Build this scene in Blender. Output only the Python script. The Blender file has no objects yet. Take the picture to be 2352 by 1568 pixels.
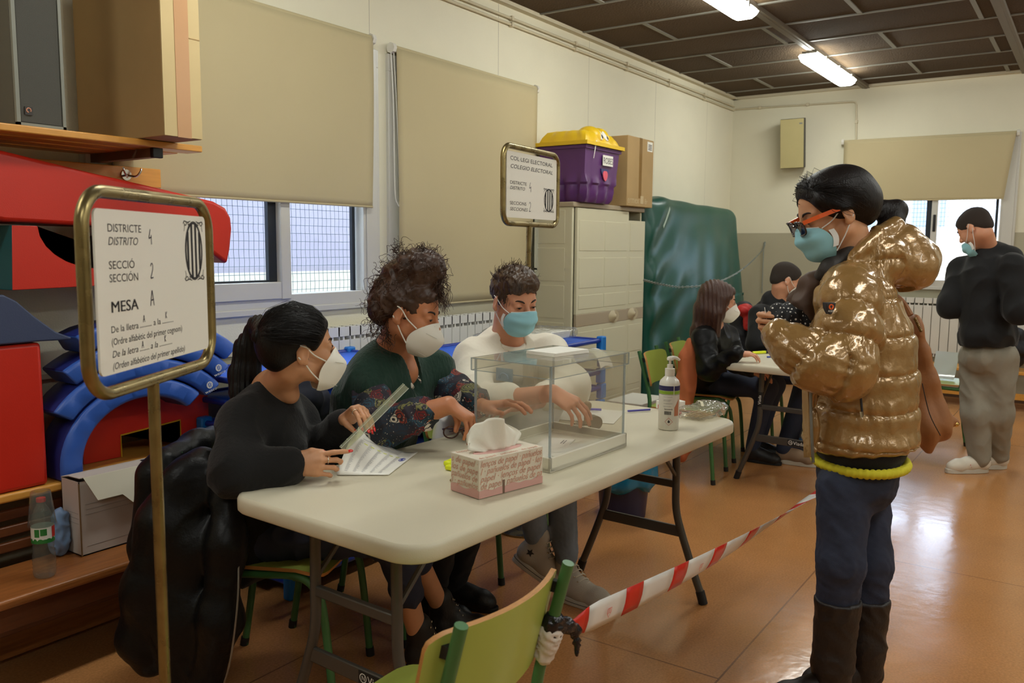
import bpy, bmesh, math, random
import numpy as np
from mathutils import Matrix, Vector, Euler

random.seed(7)
RNG = np.random.default_rng(7)
SC = bpy.context.scene
COL = SC.collection
PI = math.pi

# ------------------------------------------------------------------ camera
FPX, PITCH, ROLL, YAW, EYE = 1935.4, 0.1119, -0.008, 0.60567, 1.42
_cp, _sp, _cy, _sy = math.cos(PITCH), math.sin(PITCH), math.cos(YAW), math.sin(YAW)
_fw = np.array([_cp * _cy, _cp * _sy, -_sp])
_r0 = np.array([_sy, -_cy, 0.0])
_d0 = np.cross(_fw, _r0)
_rt = math.cos(ROLL) * _r0 + math.sin(ROLL) * _d0
_dn = -math.sin(ROLL) * _r0 + math.cos(ROLL) * _d0
CAMP = np.array([0.0, 0.0, EYE])
cam = bpy.data.cameras.new('camera')
cam.sensor_width = 22.3
cam.lens = FPX / 2352 * 22.3
cam.clip_start = 0.05
cam.clip_end = 200
cam.dof.use_dof = True
cam.dof.focus_distance = 3.0
cam.dof.aperture_fstop = 4.0
camo = bpy.data.objects.new('camera', cam)
COL.objects.link(camo)
_m = Matrix.Identity(4)
for _i in range(3):
    _m[_i][0], _m[_i][1], _m[_i][2], _m[_i][3] = _rt[_i], -_dn[_i], -_fw[_i], CAMP[_i]
camo.matrix_world = _m
SC.camera = camo
SC.view_settings.view_transform = 'Standard'
SC.view_settings.look = 'None'
SC.view_settings.gamma = 1
SC.view_settings.use_curve_mapping = False
SC.view_settings.exposure = 0.0
SC.cycles.transparent_max_bounces = 32

# ------------------------------------------------------------------ daylight outside
world = bpy.data.worlds.new('overcast_sky')
SC.world = world
world.use_nodes = True
_bg = world.node_tree.nodes['Background']
_bg.inputs[0].default_value = (0.78, 0.87, 1.04, 1)
_bg.inputs[1].default_value = 10.5

LAMP_POWER = 29.0            # emission strength of the fluorescent diffusers
LAMP_COLOR = (0.98, 1.0, 0.93)


def A(*v):
    return np.array(v if len(v) > 1 else v[0], dtype=float)


def ray(px, py):
    return _rt * (px - 1176) + _dn * (py - 784) + _fw * FPX


def at(px, py, d):
    """world point seen at photo pixel px,py at the distance d along the camera axis"""
    return CAMP + ray(px, py) * (d / FPX)


def onz(px, py, z):
    v = ray(px, py)
    return CAMP + v * ((z - EYE) / v[2])


def ony(px, py, y):
    v = ray(px, py)
    return CAMP + v * (y / v[1])


def onx(px, py, x):
    v = ray(px, py)
    return CAMP + v * (x / v[0])


# ------------------------------------------------------------------ materials
def lin(c):
    if isinstance(c, str):
        c = [int(c[i:i + 2], 16) for i in (0, 2, 4)]
    o = []
    for v in c:
        v = v / 255
        o.append(v / 12.92 if v <= 0.04045 else ((v + 0.055) / 1.055) ** 2.4)
    return (*o, 1)


MATS = {}


def mat(name, col=(200, 200, 200), rough=0.5, metal=0.0, bump=0.0, bscale=80, var=0.0, vscale=6, spec=0.5,
        coat=0.0, sheen=0.0, emit=0.0, stretch=None, sss=0.0, rvar=0.0, detail=3):
    if name in MATS:
        return MATS[name]
    m = bpy.data.materials.new(name)
    m.use_nodes = True
    nt = m.node_tree
    N = nt.nodes
    L = nt.links
    b = N['Principled BSDF']
    c = lin(col)
    b.inputs['Base Color'].default_value = c
    b.inputs['Roughness'].default_value = rough
    b.inputs['Metallic'].default_value = metal
    b.inputs['Specular IOR Level'].default_value = spec
    b.inputs['Coat Weight'].default_value = coat
    b.inputs['Coat Roughness'].default_value = 0.1
    b.inputs['Sheen Weight'].default_value = sheen
    b.inputs['Sheen Roughness'].default_value = 0.4
    if sss:
        b.inputs['Subsurface Weight'].default_value = sss
        b.inputs['Subsurface Radius'].default_value = (0.012, 0.005, 0.003)
        b.inputs['Subsurface Scale'].default_value = 1.0
    if emit:
        b.inputs['Emission Color'].default_value = c
        b.inputs['Emission Strength'].default_value = emit
    tc = N.new('ShaderNodeTexCoord')
    mp = N.new('ShaderNodeMapping')
    L.new(tc.outputs['Object'], mp.inputs[0])
    if stretch:
        mp.inputs['Scale'].default_value = stretch
    if var or rvar:
        nz = N.new('ShaderNodeTexNoise')
        nz.inputs['Scale'].default_value = vscale
        nz.inputs['Detail'].default_value = 4
        L.new(mp.outputs[0], nz.inputs['Vector'])
    if var:
        mr = N.new('ShaderNodeMapRange')
        mr.inputs[1].default_value = 0.25
        mr.inputs[2].default_value = 0.75
        mr.inputs[3].default_value = 1 - var
        mr.inputs[4].default_value = 1 + var
        L.new(nz.outputs[0], mr.inputs[0])
        vm = N.new('ShaderNodeVectorMath')
        vm.operation = 'SCALE'
        vm.inputs[0].default_value = c[:3]
        L.new(mr.outputs[0], vm.inputs['Scale'])
        L.new(vm.outputs[0], b.inputs['Base Color'])
    if rvar:
        mr2 = N.new('ShaderNodeMapRange')
        mr2.inputs[1].default_value = 0.3
        mr2.inputs[2].default_value = 0.7
        mr2.inputs[3].default_value = max(0.02, rough - rvar)
        mr2.inputs[4].default_value = min(1, rough + rvar)
        L.new(nz.outputs[0], mr2.inputs[0])
        L.new(mr2.outputs[0], b.inputs['Roughness'])
    if bump:
        n2 = N.new('ShaderNodeTexNoise')
        n2.inputs['Scale'].default_value = bscale
        n2.inputs['Detail'].default_value = detail
        L.new(mp.outputs[0], n2.inputs['Vector'])
        bp = N.new('ShaderNodeBump')
        bp.inputs['Strength'].default_value = bump
        bp.inputs['Distance'].default_value = 0.01
        L.new(n2.outputs[0], bp.inputs['Height'])
        L.new(bp.outputs[0], b.inputs['Normal'])
    MATS[name] = m
    return m


def clear_mat(name, tint=(255, 255, 255), haze=0.0, hazecol=(220, 220, 215), gloss=0.05, ior=1.45, rough=None):
    """thin clear plastic or glass: see-through, fresnel reflection, optional haze"""
    if name in MATS:
        return MATS[name]
    m = bpy.data.materials.new(name)
    m.use_nodes = True
    nt = m.node_tree
    N = nt.nodes
    L = nt.links
    N.remove(N['Principled BSDF'])
    out = N['Material Output']
    tr = N.new('ShaderNodeBsdfTransparent')
    tr.inputs[0].default_value = lin(tint)
    gl = N.new('ShaderNodeBsdfGlossy')
    gl.inputs['Roughness'].default_value = gloss
    lw = N.new('ShaderNodeLayerWeight')                      # same from both sides of the sheet
    lw.inputs[0].default_value = 0.5
    pw = N.new('ShaderNodeMath'); pw.operation = 'POWER'; pw.inputs[1].default_value = 4.0
    L.new(lw.outputs['Facing'], pw.inputs[0])
    ma = N.new('ShaderNodeMath'); ma.operation = 'MULTIPLY_ADD'
    ma.inputs[1].default_value = 0.75
    ma.inputs[2].default_value = ((ior - 1) / (ior + 1)) ** 2
    L.new(pw.outputs[0], ma.inputs[0])
    mx = N.new('ShaderNodeMixShader')
    L.new(ma.outputs[0], mx.inputs[0])
    last = tr
    if haze:
        df = N.new('ShaderNodeBsdfDiffuse')
        df.inputs[0].default_value = lin(hazecol)
        h = N.new('ShaderNodeMixShader')
        h.inputs[0].default_value = haze
        L.new(tr.outputs[0], h.inputs[1])
        L.new(df.outputs[0], h.inputs[2])
        last = h
    L.new(last.outputs[0], mx.inputs[1])
    L.new(gl.outputs[0], mx.inputs[2])
    L.new(mx.outputs[0], out.inputs['Surface'])
    MATS[name] = m
    return m


def nodes_of(m):
    return m.node_tree.nodes, m.node_tree.links, m.node_tree.nodes['Principled BSDF']


# ------------------------------------------------------------------ mesh builder
def rotm(axis, ang):
    return np.array(Matrix.Rotation(ang, 3, axis))


def frame_from(fwd, up=(0, 0, 1)):
    """matrix with columns X=fwd, Y=left, Z=up"""
    f = A(fwd) / np.linalg.norm(fwd)
    l = np.cross(A(up), f)
    l /= np.linalg.norm(l)
    u = np.cross(f, l)
    return np.stack([f, l, u], 1)


def spline(pts, n=8, closed=False):
    """Catmull-Rom through pts"""
    P = [A(p) for p in pts]
    out = []
    m = len(P)
    rng = range(m if closed else m - 1)
    for i in rng:
        if closed:
            a, b, c, d = P[(i - 1) % m], P[i], P[(i + 1) % m], P[(i + 2) % m]
        else:
            a, b, c, d = P[max(i - 1, 0)], P[i], P[i + 1], P[min(i + 2, m - 1)]
        for k in range(n):
            t = k / n
            out.append(0.5 * (2 * b + (c - a) * t + (2 * a - 5 * b + 4 * c - d) * t * t + (3 * b - a - 3 * c + d) * t ** 3))
    if not closed:
        out.append(P[-1])
    return out


class G:
    def __init__(s):
        s.v = []
        s.f = []
        s.mi = []
        s.n = 0
        s.R = np.eye(3)
        s.t = np.zeros(3)

    def at(s, t=(0, 0, 0), R=None):
        s.t = A(t)
        s.R = np.eye(3) if R is None else np.array(R)
        return s

    def add(s, V, F, m=0):
        V = np.asarray(V, float) @ s.R.T + s.t
        s.v.append(V)
        n = s.n
        for q in F:
            s.f.append([int(i) + n for i in q])
            s.mi.append(m)
        s.n += len(V)
        return s

    def box(s, lo, hi, m=0):
        x0, y0, z0 = lo
        x1, y1, z1 = hi
        V = [(x0, y0, z0), (x1, y0, z0), (x1, y1, z0), (x0, y1, z0), (x0, y0, z1), (x1, y0, z1), (x1, y1, z1), (x0, y1, z1)]
        return s.add(V, [(0, 3, 2, 1), (4, 5, 6, 7), (0, 1, 5, 4), (1, 2, 6, 5), (2, 3, 7, 6), (3, 0, 4, 7)], m)

    def hexa(s, V, m=0):
        return s.add(V, [(0, 3, 2, 1), (4, 5, 6, 7), (0, 1, 5, 4), (1, 2, 6, 5), (2, 3, 7, 6), (3, 0, 4, 7)], m)

    def tube(s, path, r, seg=10, closed=False, m=0, cap=True, sq=None):
        P = np.array([A(p) for p in path])
        n = len(P)
        rr = np.broadcast_to(np.asarray(r, float), (n,))
        if closed:
            T = np.roll(P, -1, 0) - np.roll(P, 1, 0)
        else:
            T = np.gradient(P, axis=0)
        T /= np.linalg.norm(T, axis=1)[:, None] + 1e-12
        ref = A(0, 0, 1) if abs(T[0][2]) < 0.9 else A(1, 0, 0)
        nrm = ref - T[0] * (ref @ T[0])
        nrm /= np.linalg.norm(nrm)
        V = []
        ang = np.linspace(0, 2 * PI, seg, endpoint=False)
        if sq:
            ang = ang + PI / seg
        for i in range(n):
            nrm = nrm - T[i] * (nrm @ T[i])
            nrm /= np.linalg.norm(nrm) + 1e-12
            bn = np.cross(T[i], nrm)
            sx, sy = (1, 1) if not sq else sq
            V.append(P[i] + rr[i] * (np.outer(np.cos(ang) * sx, nrm) + np.outer(np.sin(ang) * sy, bn)))
        V = np.concatenate(V)
        F = []
        for i in range(n if closed else n - 1):
            j = (i + 1) % n
            for k in range(seg):
                l = (k + 1) % seg
                F.append((i * seg + k, i * seg + l, j * seg + l, j * seg + k))
        if cap and not closed:
            F.append(tuple(range(seg - 1, -1, -1)))
            F.append(tuple((n - 1) * seg + k for k in range(seg)))
        return s.add(V, F, m)

    def lathe(s, prof, seg=24, m=0, c=(0, 0, 0), cap=True):
        n = len(prof)
        ang = np.linspace(0, 2 * PI, seg, endpoint=False)
        V = []
        for r, z in prof:
            V.append(np.stack([c[0] + r * np.cos(ang), c[1] + r * np.sin(ang), np.full(seg, c[2] + z)], 1))
        F = []
        for i in range(n - 1):
            for k in range(seg):
                l = (k + 1) % seg
                F.append((i * seg + k, i * seg + l, (i + 1) * seg + l, (i + 1) * seg + k))
        if cap:
            F.append(tuple(range(seg - 1, -1, -1)))
            F.append(tuple((n - 1) * seg + k for k in range(seg)))
        return s.add(np.concatenate(V), F, m)

    def prism(s, poly, z0, z1, m=0):
        """poly in local xy, extruded along local z"""
        n = len(poly)
        V = [(x, y, z0) for x, y in poly] + [(x, y, z1) for x, y in poly]
        F = [tuple(range(n - 1, -1, -1)), tuple(range(n, 2 * n))]
        for i in range(n):
            j = (i + 1) % n
            F.append((i, j, n + j, n + i))
        return s.add(V, F, m)

    def grid(s, Pts, m=0, wrap=False):
        """Pts: array (a,b,3)"""
        a, b, _ = Pts.shape
        F = []
        for i in range(a - 1):
            for j in range(b if wrap else b - 1):
                k = (j + 1) % b
                F.append((i * b + j, i * b + k, (i + 1) * b + k, (i + 1) * b + j))
        return s.add(Pts.reshape(-1, 3), F, m)

    def slab(s, Pts, th, m=0):
        """grid surface given real thickness th (along its normals)"""
        du = np.gradient(Pts, axis=0)
        dv = np.gradient(Pts, axis=1)
        n = np.cross(du, dv)
        n /= np.linalg.norm(n, axis=2)[:, :, None] + 1e-12
        Q = Pts - n * th
        a, b, _ = Pts.shape
        V = np.concatenate([Pts.reshape(-1, 3), Q.reshape(-1, 3)])
        o = a * b
        F = []
        for i in range(a - 1):
            for j in range(b - 1):
                q = (i * b + j, i * b + j + 1, (i + 1) * b + j + 1, (i + 1) * b + j)
                F.append(q)
                F.append(tuple(o + x for x in reversed(q)))
        rim = [j for j in range(b)] + [i * b + b - 1 for i in range(1, a)] + [(a - 1) * b + j for j in range(b - 2, -1, -1)] + [i * b for i in range(a - 2, 0, -1)]
        for i in range(len(rim)):
            p, q = rim[i], rim[(i + 1) % len(rim)]
            F.append((q, p, o + p, o + q))
        return s.add(V, F, m)

    def sphere(s, c, r, m=0, seg=16, ring=10, R=None):
        r = np.broadcast_to(np.asarray(r, float), (3,))
        R = np.eye(3) if R is None else R
        th = np.linspace(0, PI, ring + 1)
        ph = np.linspace(0, 2 * PI, seg, endpoint=False)
        V = np.stack([np.outer(np.sin(th), np.cos(ph)), np.outer(np.sin(th), np.sin(ph)), np.outer(np.cos(th), np.ones(seg))], 2)
        V = (V * r) @ np.array(R).T + A(c)
        F = []
        for i in range(ring):
            for k in range(seg):
                l = (k + 1) % seg
                F.append((i * seg + k, (i + 1) * seg + k, (i + 1) * seg + l, i * seg + l))
        return s.add(V.reshape(-1, 3), F, m)

    def build(s, name, mats, parent=None, bevel=0.0, smooth=40, bseg=2, origin=None):
        V = np.concatenate(s.v) if s.v else np.zeros((0, 3))
        return mesh_obj(name, V, s.f, mats, parent, s.mi, bevel, smooth, bseg, origin)


def mesh_obj(name, V, F, mats, parent=None, mi=None, bevel=0.0, smooth=40, bseg=2, origin=None):
    """links one mesh object; vertices are world coordinates, origin = where its own origin sits"""
    if origin is None:
        if parent is not None:
            origin = A(parent['_o'])
        else:
            lo, hi = V.min(0), V.max(0)
            origin = A((lo[0] + hi[0]) / 2, (lo[1] + hi[1]) / 2, lo[2])
    origin = A(origin)
    me = bpy.data.meshes.new(name)
    me.from_pydata((V - origin).tolist(), [], F if isinstance(F, list) else F.tolist())
    if not isinstance(mats, (list, tuple)):
        mats = [mats]
    for m in mats:
        me.materials.append(m)
    if mi is not None and len(mats) > 1:
        me.polygons.foreach_set('material_index', mi)
    me.update()
    if smooth:
        me.shade_smooth()
        if smooth < 179:
            me.set_sharp_from_angle(angle=math.radians(smooth))
    o = bpy.data.objects.new(name, me)
    COL.objects.link(o)
    if bevel:
        md = o.modifiers.new('bevel', 'BEVEL')
        md.width = bevel
        md.segments = bseg
        md.limit_method = 'ANGLE'
        md.angle_limit = math.radians(50)
    if parent is not None:
        o.parent = parent
        o.location = origin - A(parent['_o'])
    else:
        o.location = origin
    o['_o'] = list(map(float, origin))
    return o


def tag(o, label, cat, group=None):
    o['label'] = label
    o['category'] = cat
    if group:
        o['group'] = group
    return o


def thing(name, label, cat, loc, group=None):
    o = bpy.data.objects.new(name, None)
    o.empty_display_size = 0.05
    COL.objects.link(o)
    o.location = A(loc)
    o['_o'] = list(map(float, A(loc)))
    return tag(o, label, cat, group)


def struct(o):
    o['kind'] = 'structure'
    return o


def dup(root, delta, label=None, group=None):
    """a copy of a thing with copies of its parts and sub-parts"""
    r = root.copy()
    COL.objects.link(r)
    r.location = Vector(root.location) + Vector(delta)
    if label:
        r['label'] = label
    if group:
        r['group'] = group
    for ch in list(root.children):
        c = ch.copy()
        COL.objects.link(c)
        c.parent = r
        for g in list(ch.children):
            d = g.copy()
            COL.objects.link(d)
            d.parent = c
    return r


# ------------------------------------------------------------------ lettering
_fc = bpy.data.curves.new('lettering', 'FONT')


def text_geo(g, s, size, p, U, V, shear=0.0, bold=0.0, align='LEFT', m=0, squeeze=1.0, ext=0.0004, width=None):
    """adds flat letters to g: baseline start p, along U, up V (both in g's frame)"""
    c = _fc
    c.body = s
    c.size = size
    c.shear = shear
    c.offset = bold * size
    c.align_x = align
    c.extrude = 0
    c.resolution_u = 3
    o = bpy.data.objects.new('lettering_tmp', c)
    me = bpy.data.meshes.new_from_object(o)
    n = len(me.vertices)
    if n == 0:
        bpy.data.objects.remove(o)
        return
    co = np.zeros(n * 3)
    me.vertices.foreach_get('co', co)
    co = co.reshape(-1, 3)
    if width:
        squeeze = width / max(1e-6, (co[:, 0].max() - co[:, 0].min()))
    U = A(U)
    V = A(V)
    W = np.cross(U, V)
    W /= np.linalg.norm(W)
    X = A(p) + np.outer(co[:, 0] * squeeze, U) + np.outer(co[:, 1], V) + W * ext
    F = [tuple(f.vertices) for f in me.polygons]
    g.add(X, F, m)
    bpy.data.objects.remove(o)
    bpy.data.meshes.remove(me)


def stroke_geo(g, pts, w, p, U, V, m=0, ext=0.0004):
    """a pen stroke: a flat ribbon through 2-d points"""
    P = np.array(pts, float)
    T = np.gradient(P, axis=0)
    T /= np.linalg.norm(T, axis=1)[:, None] + 1e-9
    Nn = np.stack([-T[:, 1], T[:, 0]], 1)
    a, b = P + Nn * w / 2, P - Nn * w / 2
    U = A(U)
    V = A(V)
    W = np.cross(U, V)
    W /= np.linalg.norm(W)

    def tr(q):
        return A(p) + np.outer(q[:, 0], U) + np.outer(q[:, 1], V) + W * ext
    g.grid(np.stack([tr(b), tr(a)], 1), m)


# ------------------------------------------------------------------ smooth bodies from blended volumes
class Sdf:
    def __init__(s, res=0.005):
        s.res = res
        s.p = []
        s.R = np.eye(3)
        s.t = np.zeros(3)

    def frame(s, t=(0, 0, 0), R=None):
        s.t = A(t)
        s.R = np.eye(3) if R is None else np.array(R)
        return s

    def w(s, p):
        return s.R @ A(p) + s.t

    def cap(s, a, b, ra, rb=None, k=0.02, op='u', sq=None):
        rb = ra if rb is None else rb
        a, b = s.w(a), s.w(b)
        if sq is not None:
            n = s.R @ A(sq[0])
            sq = (n / np.linalg.norm(n), sq[1])
        r = max(ra, rb) * (1 if sq is None else max(1, sq[1]))
        s.p.append(('cap', np.minimum(a, b) - r, np.maximum(a, b) + r, k, op, (a, b, ra, rb, sq)))
        return s

    def chain(s, pts, rs, k=0.02, op='u', sq=None):
        for i in range(len(pts) - 1):
            s.cap(pts[i], pts[i + 1], rs[i], rs[i + 1], k, op, sq)
        return s

    def ell(s, c, r, R=None, k=0.02, op='u'):
        c = s.w(c)
        r = np.broadcast_to(np.asarray(r, float), (3,))
        R = s.R @ (np.eye(3) if R is None else np.array(R))
        e = np.sqrt(((R * r) ** 2).sum(1))
        s.p.append(('ell', c - e, c + e, k, op, (c, r, R)))
        return s

    def box(s, c, h, R=None, rad=0.005, k=0.01, op='u'):
        c = s.w(c)
        h = A(h)
        R = s.R @ (np.eye(3) if R is None else np.array(R))
        e = (np.abs(R) * h).sum(1)
        s.p.append(('box', c - e, c + e, k, op, (c, h, R, rad)))
        return s

    def mesh(s, wrinkle=None, smooth=1):
        lo = np.min([p[1] for p in s.p if p[4] == 'u'], 0) - 4 * s.res - 0.01
        hi = np.max([p[2] for p in s.p if p[4] == 'u'], 0) + 4 * s.res + 0.01
        n = np.ceil((hi - lo) / s.res).astype(int) + 1
        F = np.full(n, 1.0, np.float32)
        ax = [lo[i] + s.res * np.arange(n[i]) for i in range(3)]
        for kind, plo, phi, k, op, d in s.p:
            pad = k + 2.5 * s.res
            i0 = np.clip(np.floor((plo - pad - lo) / s.res).astype(int), 0, n - 1)
            i1 = np.clip(np.ceil((phi + pad - lo) / s.res).astype(int) + 1, 1, n)
            if (i1 <= i0).any():
                continue
            X = ax[0][i0[0]:i1[0]][:, None, None]
            Y = ax[1][i0[1]:i1[1]][None, :, None]
            Z = ax[2][i0[2]:i1[2]][None, None, :]
            if kind == 'cap':
                a, b, ra, rb, sq = d
                px, py, pz = X - a[0], Y - a[1], Z - a[2]
                e = b - a
                if sq is not None:
                    nn, sc = sq
                    q = (px * nn[0] + py * nn[1] + pz * nn[2]) * (1 / sc - 1)
                    px, py, pz = px + q * nn[0], py + q * nn[1], pz + q * nn[2]
                    e = e + nn * (e @ nn) * (1 / sc - 1)
                L2 = e @ e + 1e-12
                t = np.clip((px * e[0] + py * e[1] + pz * e[2]) / L2, 0, 1)
                D = np.sqrt((px - t * e[0]) ** 2 + (py - t * e[1]) ** 2 + (pz - t * e[2]) ** 2) - (ra + (rb - ra) * t)
                if sq is not None and sq[1] < 1:
                    D = D * (0.5 + 0.5 * sq[1])
            else:
                if kind == 'ell':
                    c, r, R = d
                else:
                    c, h, R, rad = d
                px, py, pz = X - c[0], Y - c[1], Z - c[2]
                l = [px * R[0, i] + py * R[1, i] + pz * R[2, i] for i in range(3)]
                if kind == 'ell':
                    k0 = np.sqrt((l[0] / r[0]) ** 2 + (l[1] / r[1]) ** 2 + (l[2] / r[2]) ** 2)
                    k1 = np.sqrt((l[0] / r[0] ** 2) ** 2 + (l[1] / r[1] ** 2) ** 2 + (l[2] / r[2] ** 2) ** 2) + 1e-9
                    D = k0 * (k0 - 1) / k1
                else:
                    q = [np.abs(l[i]) - (h[i] - rad) for i in range(3)]
                    D = np.sqrt(np.maximum(q[0], 0) ** 2 + np.maximum(q[1], 0) ** 2 + np.maximum(q[2], 0) ** 2) \
                        + np.minimum(np.maximum(np.maximum(q[0], q[1]), q[2]), 0) - rad
            D = D.astype(np.float32)
            sub = F[i0[0]:i1[0], i0[1]:i1[1], i0[2]:i1[2]]
            if op == 'u':
                h_ = np.maximum(k - np.abs(sub - D), 0) / k
                F[i0[0]:i1[0], i0[1]:i1[1], i0[2]:i1[2]] = np.minimum(sub, D) - h_ * h_ * k * 0.25
            else:
                D = -D
                h_ = np.maximum(k - np.abs(sub - D), 0) / k
                F[i0[0]:i1[0], i0[1]:i1[1], i0[2]:i1[2]] = np.maximum(sub, D) + h_ * h_ * k * 0.25
        V, Q = nets(F, lo, s.res)
        for _ in range(smooth):
            V = relax(V, Q, 0.5)
        if wrinkle is not None:
            V = V + vnormals(V, Q) * wrinkle(V)[:, None]
        return V, Q

    def build(s, name, m, parent=None, wrinkle=None, smooth=1, cut=None):
        V, Q = s.mesh(wrinkle, smooth)
        if cut is not None:
            V, Q = cut_faces(V, Q, cut)
        return mesh_obj(name, V, Q, m, parent, smooth=180)


def cut_faces(V, Q, keep):
    """drop the faces whose centre fails keep(points): leaves an open hem"""
    c = V[Q].mean(1)
    Q = Q[keep(c)]
    u, inv = np.unique(Q, return_inverse=True)
    return V[u], inv.reshape(Q.shape)


def nets(F, lo, res):
    S = F < 0
    n = np.array(F.shape)
    cnt = np.zeros(n - 1, np.int8)
    for dx in (0, 1):
        for dy in (0, 1):
            for dz in (0, 1):
                cnt += S[dx:n[0] - 1 + dx, dy:n[1] - 1 + dy, dz:n[2] - 1 + dz]
    act = (cnt > 0) & (cnt < 8)
    idx = np.argwhere(act)
    ids = np.full(n - 1, -1, np.int32)
    ids[act] = np.arange(len(idx))
    acc = np.zeros((len(idx), 3))
    num = np.zeros(len(idx))
    C = [(x, y, z) for x in (0, 1) for y in (0, 1) for z in (0, 1)]
    val = {c: F[idx[:, 0] + c[0], idx[:, 1] + c[1], idx[:, 2] + c[2]] for c in C}
    for c in C:
        for ax in range(3):
            if c[ax] == 0:
                e = list(c)
                e[ax] = 1
                a, b = val[c], val[tuple(e)]
                x = (a < 0) != (b < 0)
                t = np.where(x, a / np.where(x, a - b, 1), 0)
                p = np.zeros((len(idx), 3)) + np.array(c)
                p[:, ax] += t
                acc[x] += p[x]
                num[x] += 1
    V = lo + res * (idx + acc / num[:, None])
    quads = []
    for ax in range(3):
        sl0 = [slice(1, -1)] * 3
        sl1 = [slice(1, -1)] * 3
        sl0[ax] = slice(0, n[ax] - 1)
        sl1[ax] = slice(1, n[ax])
        a, b = S[tuple(sl0)], S[tuple(sl1)]
        for flip in (False, True):
            e = np.argwhere((a & ~b) if not flip else (~a & b))
            if not len(e):
                continue
            off = np.ones(3, int)
            off[ax] = 0
            e = e + off
            o1, o2 = [(1, 2), (2, 0), (0, 1)][ax]
            d1 = np.zeros(3, int)
            d1[o1] = 1
            d2 = np.zeros(3, int)
            d2[o2] = 1
            q = [ids[tuple((e - d1 - d2).T)], ids[tuple((e - d2).T)], ids[tuple(e.T)], ids[tuple((e - d1).T)]]
            q = np.stack(q if not flip else q[::-1], 1)
            quads.append(q)
    return V, np.concatenate(quads)


def relax(V, Q, f):
    acc = np.zeros_like(V)
    num = np.zeros(len(V))
    for i in range(4):
        a, b = Q[:, i], Q[:, (i + 1) % 4]
        np.add.at(acc, a, V[b])
        np.add.at(num, a, 1)
        np.add.at(acc, b, V[a])
        np.add.at(num, b, 1)
    return V + f * (acc / np.maximum(num, 1)[:, None] - V)


def vnormals(V, Q):
    fn = np.cross(V[Q[:, 2]] - V[Q[:, 0]], V[Q[:, 3]] - V[Q[:, 1]])
    N = np.zeros_like(V)
    for i in range(4):
        np.add.at(N, Q[:, i], fn)
    return N / (np.linalg.norm(N, axis=1)[:, None] + 1e-12)


def snoise(V, freq, seed=0, n=7):
    """smooth pseudo-noise in -1..1 from warped sines"""
    r = np.random.default_rng(seed)
    out = np.zeros(len(V))
    W = V + 0.25 / freq * np.sin(V[:, [1, 2, 0]] * freq * 2.1 + r.uniform(0, 6, 3))
    for i in range(n):
        d = r.normal(size=3)
        d /= np.linalg.norm(d)
        out += np.sin(W @ d * freq * 2 * PI * r.uniform(0.6, 1.5) + r.uniform(0, 6.28))
    return out / math.sqrt(n) / 1.6


def folds(amp, freq, seed=0, amp2=0.0, freq2=60):
    def f(V):
        a = snoise(V, freq, seed)
        out = amp * (1 - 2 * np.abs(a)) * 0.8
        if amp2:
            out = out + amp2 * snoise(V, freq2, seed + 5)
        return out
    return f


def strands(g, paths, r0, r1, m=0, seg=3):
    """many fine hairs added to one builder"""
    for P in paths:
        P = np.asarray(P)
        n = len(P)
        T = np.gradient(P, axis=0)
        T /= np.linalg.norm(T, axis=1)[:, None] + 1e-12
        a = np.cross(T, A(0.3, 0.5, 0.81))
        a /= np.linalg.norm(a, axis=1)[:, None] + 1e-9
        b = np.cross(T, a)
        r = np.linspace(r0, r1, n)[:, None]
        V = np.stack([P + r * (math.cos(2 * PI * k / seg) * a + math.sin(2 * PI * k / seg) * b) for k in range(seg)], 1)
        g.grid(V, m, wrap=True)

# ================================================================== THE ROOM
LW, FX, CZ = 3.4, 9.118, 3.05          # left wall y, far wall x, ceiling height
BX, RY = -3.2, -4.2                    # the unseen back and right walls

m_cream = mat('cream_wall_paint', (224, 219, 196), 0.75, bump=0.12, bscale=160, var=0.03, vscale=2.5)
m_lower = mat('grey_lower_paint', (176, 170, 146), 0.55, bump=0.1, bscale=160, var=0.04, vscale=3)
m_white_alu = mat('pale_aluminium', (205, 203, 195), 0.4, metal=0.0)
m_trim = mat('trim_paint', (205, 196, 170), 0.6)
m_dark = mat('dark_rubber', (30, 30, 30), 0.6)
m_blind = mat('blind_fabric', (193, 179, 141), 0.85, bump=0.15, bscale=700, var=0.03, vscale=1.5)
m_steel = mat('grey_steel', (140, 140, 138), 0.35, metal=0.9)
m_chrome = mat('chrome', (215, 215, 215), 0.15, metal=1.0)
m_white_plastic = mat('white_plastic', (225, 222, 212), 0.35)


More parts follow.
